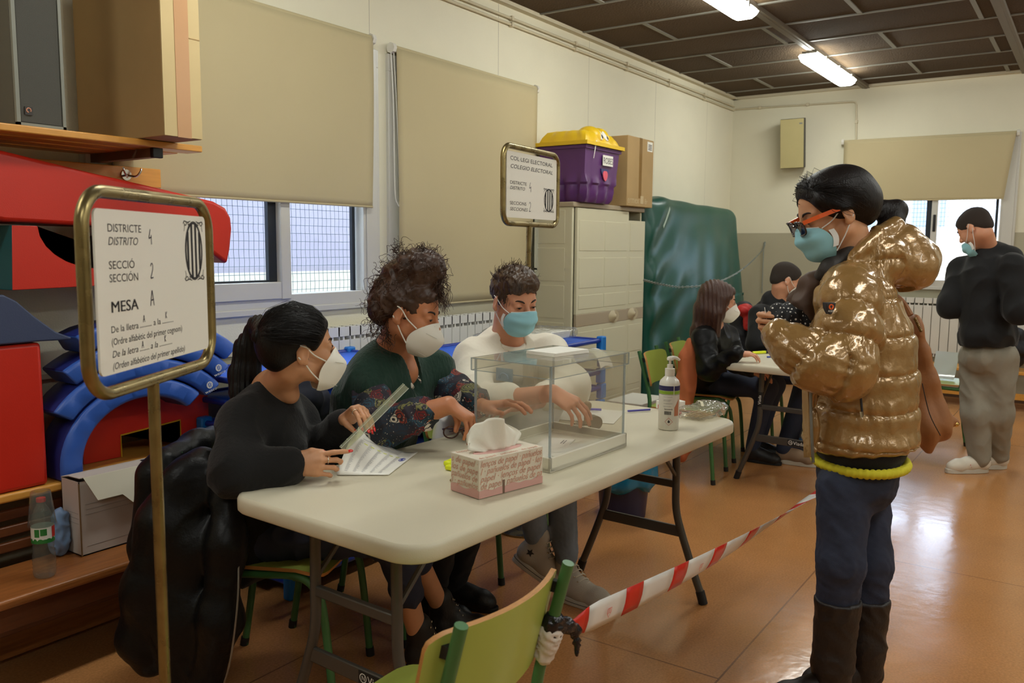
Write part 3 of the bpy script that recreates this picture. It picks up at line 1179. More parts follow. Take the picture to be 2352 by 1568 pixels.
# red tunnel block with an opening
t = thing('foam_tunnel', 'red foam block with a square opening lined in yellow, behind the file box', 'foam block', (1.85, 3.2, zt))
TY = FY + 0.16
x0, x1, zt1 = fx(192, 1050, TY)[0], fx(479, 950, TY)[0], fx(330, 884, TY)[1]
ox, oz = fx(277, 1000, TY)[0], fx(330, 985, TY)[1]
arc = [(x0, zt + 0.002)] + [(x0 + 0.0, 0.74)] + [(x0 + 0.10 * (1 - math.cos(a)), 0.74 + (zt1 - 0.74) * math.sin(a)) for a in np.linspace(0.2, PI / 2, 7)] + \
      [(x1 - 0.10 * (1 - math.cos(a)), 0.74 + (zt1 - 0.74) * math.sin(a)) for a in np.linspace(PI / 2, 0.2, 7)] + [(x1, 0.74), (x1, zt + 0.002)]
op = [(x1 - 0.14, zt + 0.002), (x1 - 0.14, oz + 0.01), (ox, oz - 0.008), (ox, zt + 0.002)]
g = G()
ring = arc + op
n = len(ring)
V = [(x, TY, z) for x, z in ring] + [(x, LW - 0.06, z) for x, z in ring]
# front and back faces as strips between outer arc and opening
tri = bmesh.new()
vs = [tri.verts.new(v) for v in V]
tri.faces.new(vs[:n]); tri.faces.new(list(reversed(vs[n:])))
for i in range(n):
    j = (i + 1) % n
    f = tri.faces.new((vs[j], vs[i], vs[n + i], vs[n + j]))
    f.material_index = 1 if len(arc) - 1 <= i < n else 0
bmesh.ops.triangulate(tri, faces=[f for f in tri.faces if len(f.verts) > 4])
V2 = np.array([v.co[:] for v in tri.verts]); F2 = [[v.index for v in f.verts] for f in (tri.verts.index_update() or tri.faces)]
mi2 = [f.material_index for f in tri.faces]
tri.free()
mesh_obj('tunnel_body', V2, F2, [m_red, m_yellowv], t, mi2, smooth=35)
g = G()
g.tube([(a, TY - 0.001, b) for a, b in reversed(op)], 0.0035, 6); g.build('yellow_piping', m_yellowv, t)
g = G(); logo(g, (x1 - 0.055, TY - 0.002, fx(450, 995, TY)[1]), (1, 0, 0), (0, 0, 1), 0.032); g.build('printed_logo', m_logo, t)
# nested blue arches leaning over the tunnel
ac = A(1.823, 0.622)
KX, KZ = 0.001625, 0.001375


def arch(r0, r1, a0, a1, y0, depth, label, legs=False, lg=None):
    t = thing('foam_arch', label, 'foam arch', (ac[0], y0 + depth / 2, zt), 'nested blue foam arches')
    n = max(10, int(abs(a1 - a0) / 5))
    an = np.radians(np.linspace(a0, a1, n))
    rows = []
    for i, a in enumerate(an):
        ca, sa = math.cos(a), math.sin(a)
        w = 0.004 * math.sin(i * 1.9)                       # gathers of the cover
        def q(r, y):
            return (ac[0] + KX * r * ca, y, ac[1] + KZ * r * sa)
        e = 7
        rows.append([q(r0 + e, y0 + w * 0.5), q(r1 - e, y0 + w * 0.5), q(r1, y0 + 0.012), q(r1 + w * 300, y0 + depth - 0.012), q(r1 - e, y0 + depth), q(r0 + e, y0 + depth), q(r0, y0 + depth - 0.012), q(r0, y0 + 0.012)])
    if legs:
        last = rows[-1]
        for z in (0.60, zt + 0.003):
            rows.append([(p[0], p[1], z) for p in last])
    R = np.array(rows)
    m = R.shape[0]
    g = G()
    mi = []
    F = []
    for i in range(m - 1):
        for j in range(8):
            k = (j + 1) % 8
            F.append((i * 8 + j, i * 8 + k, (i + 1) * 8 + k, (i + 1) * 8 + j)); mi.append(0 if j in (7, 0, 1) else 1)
    F.append(tuple(range(7, -1, -1))); mi.append(0)
    F.append(tuple((m - 1) * 8 + k for k in range(8))); mi.append(0)
    V = R.reshape(-1, 3)
    g.add(V, F); g.mi = mi
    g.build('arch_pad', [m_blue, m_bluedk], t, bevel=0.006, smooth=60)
    if lg is not None:
        a, dr = lg
        a = math.radians(a)
        r = r0 + (r1 - r0) * dr
        ca, sa = math.cos(a), math.sin(a)
        g = G(); logo(g, (ac[0] + KX * r * ca, y0 - 0.006, ac[1] + KZ * r * sa), A(0.94, 0, 0.25), A(-0.25, 0, 0.94), 0.03); g.build('printed_logo', m_logo, t)
    return t


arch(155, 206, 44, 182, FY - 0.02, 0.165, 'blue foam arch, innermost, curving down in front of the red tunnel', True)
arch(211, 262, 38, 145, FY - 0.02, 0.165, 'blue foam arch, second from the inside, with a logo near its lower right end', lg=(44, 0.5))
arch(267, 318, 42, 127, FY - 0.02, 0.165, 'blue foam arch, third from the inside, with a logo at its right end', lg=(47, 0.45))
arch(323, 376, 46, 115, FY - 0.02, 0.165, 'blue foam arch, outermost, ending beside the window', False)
# red and teal block with a round cut-out
t = thing('foam_cutout', 'red and teal foam block with a round hollow in its top', 'foam block', (1.7, 3.2, 1.26))
zc0, zc1, xa, xb2 = 1.262, 1.478, 1.362, 2.05
hol = [(1.452 + 0.215 * (1 - math.cos(a)) / 1.0, zc1 - 0.150 * math.sin(a)) for a in np.linspace(0.0, PI, 14)]
out = [(xa, zc0), (xb2, zc0 + 0.012), (xb2, zc1), ] + list(reversed(hol)) + [(xa + 0.01, zc1)]
g = G(); n = len(out)
bm = bmesh.new()
vs = [bm.verts.new((x, FY - 0.012, z)) for x, z in out] + [bm.verts.new((x, LW - 0.10, z)) for x, z in out]
bm.faces.new(vs[:n]); bm.faces.new(list(reversed(vs[n:])))
for i in range(n):
    j = (i + 1) % n
    f = bm.faces.new((vs[j], vs[i], vs[n + i], vs[n + j])); f.material_index = 1
bmesh.ops.triangulate(bm, faces=[f for f in bm.faces if len(f.verts) > 4])
bm.verts.index_update()
mesh_obj('block', np.array([v.co[:] for v in bm.verts]), [[v.index for v in f.verts] for f in bm.faces], [m_red, m_teal], t, [f.material_index for f in bm.faces], smooth=35, bevel=0.008)
bm.free()
g = G(); g.box((1.487, 3.08, 1.385), (1.527, 3.13, 1.412)); g.box((1.492, 3.075, 1.368), (1.53, 3.13, 1.384))
o = g.build('plug_adapter', m_white_plastic, bevel=0.004); tag(o, 'small white plastic piece lying in the round hollow of the red foam block', 'plug')
# red wedge on top
t = thing('foam_ramp', 'big red foam ramp with a rounded end, topmost of the foam shapes', 'foam ramp', (1.7, 3.2, 1.45))
rp = [(0.8, 1.58), (1.35, 1.493), (1.60, 1.487), (1.60, 1.482), (2.05, 1.482), (2.10, 1.42), (2.218, 1.335), (2.232, 1.40), (2.246, 1.485), (2.242, 1.53), (2.215, 1.57), (2.16, 1.594), (1.90, 1.635), (1.65, 1.676), (1.36, 1.737), (0.8, 1.85)]
rp = [(0.8, 1.60), (1.35, 1.49), (1.60, 1.483), (2.05, 1.482), (2.12, 1.40), (2.215, 1.338), (2.232, 1.40), (2.244, 1.485), (2.240, 1.53), (2.215, 1.57), (2.16, 1.594), (1.90, 1.635), (1.65, 1.672), (1.36, 1.720), (0.8, 1.765)]
pad(rp, 0.28, m_red, 'ramp', t, FY - 0.012, 0.014)

# --- bottles
m_pet = clear_mat('clear_bottle_plastic', (232, 238, 236), haze=0.06, ior=1.5, gloss=0.03)
m_redcap = mat('red_cap', (206, 28, 24), 0.4)


def wave_profile(r, h, neck_r, ridges=True):
    pr = [(r * 0.78, 0.0), (r * 0.95, 0.006), (r, 0.016)]
    hb = h * 0.66
    for k in range(14):
        z = 0.02 + (hb * 0.62 - 0.02) * k / 13
        waist = 1 - 0.10 * math.exp(-((z - hb * 0.55) / 0.02) ** 2)
        pr.append((r * (waist + (0.03 * math.cos(k * PI) if ridges else 0)), z))
    pr += [(r * 0.93, hb * 0.64), (r * 0.98, hb * 0.68), (r * 0.98, hb), (r * 1.0, hb + 0.008), (r * 0.85, hb + (h - hb) * 0.35), (r * 0.6, hb + (h - hb) * 0.6), (neck_r, h - 0.022), (neck_r, h - 0.012)]
    return pr


def bottle(name, p, r, h, label, cap, labels, cup=False, wet=0.0):
    p = A(p)
    t = thing(name, label, 'bottle', p)
    pr = wave_profile(r, h, 0.0125)
    g = G(); g.lathe(pr, 28, c=p); g.build('bottle_body', m_pet, t)
    g = G(); g.lathe([(0.014, h - 0.013), (0.0145, h - 0.004), (0.0135, h)], 20, c=p); g.build('cap', cap, t)
    hb = h * 0.66
    lb = labels(p, r * 0.985, hb * 0.685, hb * 0.985, t)
    return t


m_lab_white = mat('label_white', (222, 222, 214), 0.5)
m_lab_green = mat('label_green', (40, 120, 52), 0.5)
m_lab_red = mat('label_red', (190, 36, 30), 0.5)


def lab_mont(p, r, z0, z1, t):
    g = G(); g.lathe([(r, z0), (r, z1)], 32, c=p, cap=False); lb = g.build('label', m_lab_white, t)
    g = G(); g.lathe([(r + 0.0004, z0), (r + 0.0004, z0 + (z1 - z0) * 0.18)], 32, c=p, cap=False); g.build('green_band', m_lab_green, lb)
    hills = []
    base = [];
    for i in range(40):
        a = 2 * PI * i / 40
        hgt = 0.2 + 0.10 * abs(math.sin(i * 0.9)) + 0.05 * math.sin(i * 2.3)
        hills.append((p[0] + (r + 0.0005) * math.cos(a), p[1] + (r + 0.0005) * math.sin(a), p[2] + z0 + (z1 - z0) * hgt))
        base.append((p[0] + (r + 0.0005) * math.cos(a), p[1] + (r + 0.0005) * math.sin(a), p[2] + z0 + (z1 - z0) * 0.15))
    g = G(); g.grid(np.array([base, hills]), wrap=True); g.build('mountain_print', m_lab_green, lb)
    face = math.atan2(-p[1], -p[0])
    def patch(a0, a1, h0, h1, m, nm):
        g = G()
        an = np.linspace(face + a0, face + a1, 6)
        g.grid(np.array([[(p[0] + (r + 0.0006) * math.cos(a), p[1] + (r + 0.0006) * math.sin(a), p[2] + z0 + (z1 - z0) * h) for a in an] for h in (h0, h1)]))
        g.build(nm, m, lb)
    patch(-0.75, -0.3, 0.42, 0.92, m_lab_green, 'green_panel'); patch(-0.22, 0.35, 0.5, 0.92, m_lab_green, 'green_panel')
    patch(0.85, 1.5, 0.3, 1.0, m_lab_red, 'red_corner')


def lab_red(p, r, z0, z1, t):
    g = G(); g.lathe([(r, z0), (r, z1)], 32, c=p, cap=False); lb = g.build('label', m_lab_red, t)
    face = math.atan2(-p[1], -p[0])
    g = G(); an = np.linspace(face - 0.1, face + 0.9, 8)
    g.grid(np.array([[(p[0] + (r + 0.0006) * math.cos(a), p[1] + (r + 0.0006) * math.sin(a), p[2] + z0 + (z1 - z0) * h) for a in an] for h in (0.05, 0.4)])); bp = g.build('barcode_panel', m_lab_white, lb)
    g = G()
    for i in range(14):
        a = face + 0.0 + i * 0.055
        w = 0.012 if i % 3 else 0.022
        g.grid(np.array([[(p[0] + (r + 0.001) * math.cos(b), p[1] + (r + 0.001) * math.sin(b), p[2] + z0 + (z1 - z0) * h) for b in (a, a + w)] for h in (0.08, 0.28)]))
    g.build('barcode', m_dark, lb)


bp = A(1.312, 2.755, zb1 + 0.001)
bottle('water_bottle', bp, 0.0345, 0.262, 'empty water bottle with red cap and green mountain label under an upturned plastic cup', m_redcap, lab_mont)
m_cup = clear_mat('clear_cup_plastic', (240, 244, 242), haze=0.05, ior=1.45, gloss=0.05)
g = G(); cz = 0.172
g.lathe([(0.0425, cz), (0.041, cz + 0.01), (0.030, cz + 0.108), (0.0288, cz + 0.112), (0.022, cz + 0.113), (0.021, cz + 0.108), (0.0285, cz + 0.105), (0.0405, cz + 0.006)], 30, c=bp, cap=False)
o = g.build('plastic_cup', m_cup); tag(o, 'clear plastic cup turned upside down over the bottle neck', 'cup')
bottle('water_bottle', (1.945, 2.90, zb1 + 0.001), 0.034, 0.30, 'water bottle with red cap and red label behind the file box', m_redcap, lab_red)
# a crumpled blue-and-clear bag tucked behind the bottle
S = Sdf(0.005); S.ell((1.435, 2.90, 0.40), (0.035, 0.03, 0.06)).ell((1.44, 2.895, 0.47), (0.028, 0.022, 0.04))
o = S.build('plastic_bag', mat('pale_blue_plastic', (120, 150, 190), 0.25, spec=0.6), wrinkle=folds(0.006, 18, 3)); tag(o, 'small crumpled pale blue plastic bag between the bottle and the file box', 'bag')

# --- archive file box
m_file = mat('file_box_grey', (196, 186, 178), 0.7)
m_file_in = mat('file_box_inside', (222, 216, 196), 0.7)
m_kraft = mat('kraft_edge', (128, 100, 66), 0.8)
t = thing('file_box', 'pale grey cardboard file box with its flap half open on the brown bench', 'file box', (1.67, 2.88, zb1))
fx0, fx1, fy0, fy1, fz0, fz1 = 1.472, 1.870, 2.825, 2.94, zb1 + 0.002, 0.608
g = G()
w = 0.003
g.box((fx0, fy0, fz0), (fx1, fy0 + w, fz1 - 0.004)); g.box((fx0, fy1 - w, fz0), (fx1, fy1, fz1)); g.box((fx0, fy0, fz0), (fx0 + w, fy1, fz1 - 0.004)); g.box((fx1 - w, fy0, fz0), (fx1, fy1, fz1 - 0.004)); g.box((fx0, fy0, fz0), (fx1, fy1, fz0 + w))
g.build('box_body', m_file, t)
g = G()
top = np.array([[(x, y, z) for x in np.linspace(fx0, fx1, 3)] for y, z in ((fy1, fz1), (fy1 - 0.05, fz1 + 0.010), (fy0 - 0.006, fz1 + 0.012))])
g.slab(top, 0.0025)
g.build('lid', m_file, t, smooth=0)
fl = [(fx0 + 0.012, 0.0), (fx0 + 0.045, -0.085), (fx0 + 0.135, -0.085), (fx0 + 0.165, -0.120), (fx1 - 0.10, -0.125), (fx1 - 0.065, -0.085), (fx1 - 0.02, -0.085), (fx1, 0.0)]
ang = math.radians(16)
V = []
for x, h in fl:
    V.append((x, fy0 - 0.008 + h * math.sin(ang) * 1.2, fz1 + 0.012 + h * math.cos(ang)))
n = len(V)
V = V + [(x, y - 0.0025, z - 0.0005) for x, y, z in V]
g = G(); g.add(V, [tuple(range(n)), tuple(range(2 * n - 1, n - 1, -1))] + [((i + 1) % n, i, n + i, n + (i + 1) % n) for i in range(n)])
g.build('flap', m_file_in, t, smooth=0)
g = G(); g.box((fx0 - 0.0012, fy0 - 0.0012, fz0), (fx0 + 0.003, fy0 + 0.002, fz1 - 0.01)); g.build('kraft_corner', m_kraft, t)
g = G()
for k in range(3):
    z = 0.52 - k * 0.018
    g.box((fx0 + 0.02, fy0 - 0.0008, z), (fx0 + 0.36, fy0, z + 0.0008)); g.box((fx0 - 0.0008, fy0 + 0.01, z - 0.03), (fx0, fy1 - 0.02, z - 0.0292))
g.box((fx0 + 0.02, fy0 - 0.0008, 0.372), (fx0 + 0.36, fy0, 0.3728))
g.build('printed_lines', mat('grey_print', (140, 134, 130), 0.7), t)
g = G(); g.box((fx0 + 0.26, fy0 + 0.045, fz1 + 0.0125), (fx0 + 0.31, fy0 + 0.053, fz1 + 0.0135)); g.build('finger_slot', m_dark, t)

# ================================================================== SIGNS ON STANDS
m_brass = mat('worn_brass_tube', (142, 126, 84), 0.30, metal=0.85, var=0.25, vscale=22, rvar=0.08)
m_placard = mat('placard_white', (240, 238, 229), 0.45)
m_ink = mat('black_print', (38, 36, 40), 0.6)
m_pen = mat('felt_pen', (52, 50, 66), 0.5)
DIG = {'4': [[(0.55, 1.0), (0.22, 0.45), (0.2, 0.4), (0.75, 0.48)], [(0.72, 0.62), (0.74, 0.0)]],
       '2': [[(0.2, 0.82), (0.35, 0.98), (0.55, 1.0), (0.7, 0.85), (0.66, 0.6), (0.2, 0.05), (0.2, 0.02), (0.75, 0.06)]],
       'A': [[(0.05, 0.0), (0.42, 1.0), (0.48, 1.0), (0.8, 0.0)], [(0.15, 0.36), (0.78, 0.4)]],
       'K': [[(0.15, 1.0), (0.12, 0.0)], [(0.8, 1.0), (0.2, 0.5), (0.2, 0.46), (0.8, 0.02)]]}


def pen(g, ch, x, y, h, w, p, U, V):
    for st in DIG[ch]:
        q = [(x + a * h * 0.62, y + b * h) for a, b in st]
        stroke_geo(g, q, w, p, U, V)


def crest(g, x, y, w, h, p, U, V):
    """upright oval with four bars in an ornamented frame"""
    cx, cy = x + w / 2, y + h / 2
    el = [(cx + w * 0.43 * math.cos(a), cy + h * 0.47 * math.sin(a)) for a in np.linspace(0, 2 * PI, 33)]
    stroke_geo(g, el, w * 0.05, p, U, V)
    el2 = [(cx + w * 0.47 * math.cos(a), cy + h * 0.495 * math.sin(a)) for a in np.linspace(0, 2 * PI, 33)]
    stroke_geo(g, el2, w * 0.018, p, U, V)
    for k in range(4):
        bx = cx + (k - 1.5) * w * 0.21
        hh = h * 0.47 * math.sqrt(max(0.0, 1 - ((bx - cx) / (w * 0.43)) ** 2))
        stroke_geo(g, [(bx, cy - hh), (bx, cy), (bx, cy + hh)], w * 0.105, p, U, V)
    for sx in (-1, 1):
        for sy in (-1, 1):
            q0 = (cx + sx * w * 0.5, cy + sy * h * 0.5)
            for k, rr in ((0, 0.12), (1, 0.07)):
                sp = [(q0[0] - sx * w * (0.07 + k * 0.16) + sx * w * rr * 0.9 * (1 - t_ / 9) * math.cos(t_ * 0.8), q0[1] - sy * h * 0.05 + sy * h * rr * 0.5 * (1 - t_ / 9) * math.sin(t_ * 0.8)) for t_ in np.linspace(0, 8, 16)]
                stroke_geo(g, sp, w * 0.022, p, U, V)
            stroke_geo(g, [(q0[0], q0[1] - sy * h * 0.17), (q0[0] - sx * w * 0.035, q0[1] - sy * h * 0.10), (q0[0], q0[1])], w * 0.02, p, U, V)
            stroke_geo(g, [(q0[0] - sx * w * 0.35, q0[1]), (q0[0] - sx * w * 0.2, q0[1] - sy * h * 0.02), (q0[0], q0[1])], w * 0.02, p, U, V)


def sign(label, plabel, bl, U, w, h, post_x, tube_r, frame_pad, draw, floor_xy=None, foot=True):
    """placard with lower left corner bl, width along U"""
    U = A(U) / np.linalg.norm(U)
    V = A(0, 0, 1.0)
    bl = A(bl)
    W = np.cross(U, V)                                       # towards the reader
    c = bl + U * post_x - W * 0.006
    t = thing('sign_stand', label, 'sign', (c[0], c[1], 0))
    fp = frame_pad
    R = fp + 0.035
    x0, x1, z0, z1 = -fp, w + fp, -fp * 1.25, h + fp * 1.1
    path = []
    for cx, cz, a0 in ((x1 - R, z1 - R, 0), (x0 + R, z1 - R, 90), (x0 + R, z0 + R, 180), (x1 - R, z0 + R, 270)):
        for a in np.linspace(a0, a0 + 90, 9):
            a = math.radians(a)
            path.append(bl + U * (cx + R * math.cos(a)) + V * (cz + R * math.sin(a)) - W * 0.006)
    g = G(); g.tube(path, tube_r, 14, closed=True); g.build('frame_tube', m_brass, t, smooth=180)
    g = G(); zf = bl[2] + z0 - tube_r * 0.6
    g.tube([(c[0], c[1], zf), (c[0], c[1], 0.012)], tube_r * 0.95, 14); g.build('post', m_brass, t)
    if foot:
        g = G(); g.lathe([(0.15, 0), (0.15, 0.008), (0.03, 0.016), (0.02, 0.03)], 32, c=(c[0], c[1], 0)); g.build('foot', m_brass, t)
    # placard with rounded corners
    r = 0.012
    out = []
    for cx, cz, a0 in ((w - r, h - r, 0), (r, h - r, 90), (r, r, 180), (w - r, r, 270)):
        for a in np.linspace(a0, a0 + 90, 5):
            a = math.radians(a)
            out.append((cx + r * math.cos(a), cz + r * math.sin(a)))
    g = G().at(bl, np.stack([U, V, W], 1)); g.prism(out, -0.004, 0.0)
    pl = g.build('placard', m_placard, t, smooth=0)
    g = G(); gp = G()
    draw(g, gp, bl, U, V)
    if g.n: g.build('lettering', m_ink, pl, smooth=0)
    if gp.n: gp.build('handwriting', m_pen, pl, smooth=0)
    return t


_bl = at(232, 860, 1.41); _br = at(480, 812, 1.83); _tl = at(213, 475, 1.41)
_h = 0.281


def draw1(g, gp, p, U, V):
    w, h = W1, _h
    def tx(s, x, y, size, wid, sh=0.0, b=0.0):
        text_geo(g, s, size * h, p + U * x * w + V * y * h, U, V, shear=sh, bold=b, width=wid * w)
    tx('DISTRICTE', 0.09, 0.865, 0.070, 0.265); tx('DISTRITO', 0.09, 0.785, 0.070, 0.235, 0.25)
    tx('SECCIÓ', 0.09, 0.64, 0.070, 0.20); tx('SECCIÓN', 0.09, 0.56, 0.070, 0.225)
    tx('MESA', 0.09, 0.375, 0.098, 0.212); tx('MESA', 0.0935, 0.375, 0.098, 0.212)
    tx('De la lletra', 0.085, 0.252, 0.060, 0.215); tx('...........', 0.315, 0.252, 0.055, 0.10); tx('a la', 0.435, 0.252, 0.06, 0.065); tx('..........', 0.515, 0.252, 0.055, 0.105)
    tx('(Ordre alfabètic del primer cognom)', 0.085, 0.176, 0.060, 0.62)
    tx('De la letra', 0.085, 0.100, 0.060, 0.205, 0.2); tx('........', 0.305, 0.100, 0.055, 0.08); tx('a la', 0.40, 0.100, 0.06, 0.065, 0.2); tx('...........', 0.48, 0.100, 0.055, 0.12)
    tx('(Orden alfabético del primer apellido)', 0.085, 0.026, 0.060, 0.64, 0.22)
    crest(g, 0.765 * w, 0.53 * h, 0.20 * w, 0.43 * h, p, U, V)
    for ch, x, y, s, pw in (('4', 0.415, 0.79, 0.10, 0.0026), ('2', 0.42, 0.565, 0.10, 0.0026), ('A', 0.415, 0.385, 0.10, 0.0026), ('A', 0.345, 0.285, 0.045, 0.0016), ('K', 0.548, 0.285, 0.045, 0.0016), ('A', 0.325, 0.118, 0.045, 0.0016), ('K', 0.53, 0.125, 0.045, 0.0016)):
        pen(gp, ch, x * w, y * h, s * h, pw, p, U, V)


U1 = A(_br[0] - _bl[0], _br[1] - _bl[1], 0); W1 = float(np.linalg.norm(U1))
sign('brass framed polling sign nearest the camera reading MESA A, on a brass post', '', (_bl[0], _bl[1], 1.197), U1, W1, _h, W1 * 0.44, 0.0115, 0.026, draw1)

_bl2 = at(1163, 497, 3.9); _br2 = at(1277, 508, 4.35)


def draw2(g, gp, p, U, V):
    w, h = W2, H2
    def tx(s, x, y, size, wid, sh=0.0):
        text_geo(g, s, size * h, p + U * x * w + V * y * h, U, V, shear=sh, bold=0.005, width=wid * w)
    tx('COL·LEGI ELECTORAL', 0.06, 0.87, 0.085, 0.84); tx('COLEGIO ELECTORAL', 0.06, 0.75, 0.085, 0.84, 0.25)
    tx('DISTRICTE', 0.06, 0.51, 0.070, 0.31); tx('DISTRITO', 0.06, 0.43, 0.070, 0.28, 0.25)
    tx('SECCIONS', 0.06, 0.20, 0.070, 0.31); tx('SECCIONES', 0.06, 0.11, 0.070, 0.34, 0.25)
    crest(g, 0.73 * w, 0.13 * h, 0.21 * w, 0.38 * h, p, U, V)
    pen(gp, '4', 0.42 * w, 0.42 * h, 0.15 * h, 0.0032, p, U, V); pen(gp, '2', 0.42 * w, 0.11 * h, 0.15 * h, 0.0032, p, U, V)


U2 = A(_br2[0] - _bl2[0], _br2[1] - _bl2[1], 0); W2 = float(np.linalg.norm(U2)); H2 = 0.305
sign('brass framed polling sign reading COL·LEGI ELECTORAL, standing behind the young man in white', '', (_bl2[0], _bl2[1], 1.556), U2, W2, H2, W2 * 0.45, 0.0135, 0.022, draw2)

# ================================================================== ALONG THE WINDOW WALL AND THE FAR WALL
m_rad = mat('radiator_white', (222, 220, 212), 0.4)


def radiator(label, p0, n, pitch, z0, z1, U, Wd):
    """sectional radiator; p0 left lower corner, U right, Wd out of the wall"""
    R = np.stack([A(U), A(Wd), A(0, 0, 1)], 1)
    t = thing('radiator', label, 'radiator', A(p0) + A(0, 0, z0))
    h = z1 - z0
    g = G().at(A(p0) + A(0, 0, z0), R)
    for i in range(n):
        u = i * pitch
        g.box((u + 0.003, -0.085, 0.03), (u + pitch - 0.003, -0.079, h - 0.07))
        g.box((u + pitch / 2 - 0.006, -0.08, 0), (u + pitch / 2 + 0.006, 0.0, h - 0.01))
        for k in range(3):
            g.box((u + 0.003, -0.085 + k * 0.030, h - 0.05), (u + pitch - 0.003, -0.079 + k * 0.03, h))
        g.box((u + 0.003, -0.085, h - 0.07), (u + 0.007, 0, h))
    g.build('fins', m_rad, t, smooth=0)
    g = G().at(A(p0) + A(0, 0, z0), R)
    g.tube([(0, -0.042, 0.04), (n * pitch, -0.042, 0.04)], 0.016, 10); g.build('header_pipe', m_rad, t)
    g = G().at(A(p0) + A(0, 0, z0), R)
    g.tube([(0, -0.042, h - 0.085), (n * pitch, -0.042, h - 0.085)], 0.016, 10); g.build('header_pipe', m_rad, t)
    return t


radiator('white radiator under the two windows of the left wall, behind the seated women', (2.75, LW - 0.01, 0), 23, 0.08, 0.35, 0.985, (1, 0, 0), (0, 1, 0))
radiator('white radiator under the small far window', (FX - 0.01, 2.02, 0), 20, 0.08, 0.39, 0.956, (0, -1, 0), (1, 0, 0))

# --- low bench under the far radiator, dark coat on it
t = thing('bench', 'low orange wooden bench at the far wall behind the man in grey trousers', 'bench', (8.85, 0.7, 0))
g = G(); g.box((8.62, -0.6, 0.325), (8.92, 1.9, 0.355)); g.build('seat', m_ply, t, bevel=0.006)
for y in (-0.4, 1.6):
    g = G(); g.box((8.66, y, 0), (8.88, y + 0.04, 0.325)); g.build('leg', m_blackmetal, t)
g = G(); g.box((8.64, -0.55, 0.10), (8.665, 1.85, 0.155)); g.build('lower_rail', m_ply, t)
S = Sdf(0.012)
S.ell((8.74, 0.66, 0.45), (0.13, 0.17, 0.085), k=0.05).ell((8.72, 0.58, 0.56), (0.12, 0.16, 0.08), k=0.04).ell((8.72, 0.62, 0.67), (0.10, 0.13, 0.07), k=0.04)
o = S.build('winter_coat', mat('coat_charcoal', (34, 35, 40), 0.75), wrinkle=folds(0.018, 7, 2)); tag(o, 'dark padded coat heaped on the far wall bench at the right edge', 'coat')

# --- wall loudspeaker
t = thing('wall_loudspeaker', 'beige fronted loudspeaker hanging high on the far wall', 'loudspeaker', (FX - 0.1, 2.7, 2.25))
Rs = rotm('Y', math.radians(-8)) @ rotm('Z', math.radians(10))
c = A(FX - 0.155, 2.69, 2.505)
g = G().at(c, Rs); g.box((-0.05, -0.118, -0.25), (0.075, 0.118, 0.25)); g.build('cabinet', mat('speaker_dark_grey', (66, 64, 58), 0.6), t, bevel=0.006)
g = G().at(c, Rs); g.box((-0.062, -0.112, -0.246), (-0.049, 0.118, 0.246)); g.build('front_panel', mat('speaker_beige', (182, 170, 118), 0.5, bump=0.3, bscale=500, var=0.05, vscale=4), t, bevel=0.003)
g = G().at(c, Rs); g.box((-0.0645, -0.10, 0.19), (-0.0615, -0.07, 0.205)); g.build('badge', m_steel, t)
g = G(); g.box((FX - 0.12, 2.67, 2.47), (FX - 0.001, 2.71, 2.53)); g.build('wall_bracket', m_blackmetal, t)

# --- plastic cabinet
m_cab = mat('cabinet_beige', (204, 198, 168), 0.5, bump=0.05, bscale=400)
m_cab_band = mat('cabinet_taupe', (168, 152, 126), 0.5)
cx0, cx1, cy0, cy1, ch = 5.112, 6.215, 3.035, LW - 0.035, 1.70
t = thing('cabinet', 'tall beige plastic two-door cabinet in front of the window wall', 'cabinet', ((cx0 + cx1) / 2, 3.2, 0))
g = G(); g.box((cx0, cy0, 0.0), (cx0 + 0.025, cy1, ch)); g.box((cx1 - 0.025, cy0 + 0.01, 0), (cx1, cy1, ch)); g.box((cx0, cy1 - 0.02, 0), (cx1, cy1, ch)); g.box((cx0, cy0 + 0.02, 0.0), (cx1, cy1, 0.06))
for z in (0.45, 0.85, 1.25):
    g.box((cx0, cy0 + 0.05, z), (cx1, cy1, z + 0.025))
g.build('cabinet_body', m_cab, t, bevel=0.006)
g = G()
for k in range(6):
    z = 0.12 + 0.265 * k
    for y0, y1 in ((cy0 + 0.06, cy0 + 0.29),):
        g.box((cx0 - 0.0025, y0, z), (cx0 + 0.003, y1, z + 0.235))
g.build('side_panels', m_cab, t, bevel=0.006, bseg=3)
g = G(); g.box((cx0 - 0.008, cy0 - 0.012, ch), (cx1 + 0.008, cy1, ch + 0.035)); g.build('cabinet_top', m_cab_band, t, bevel=0.006)


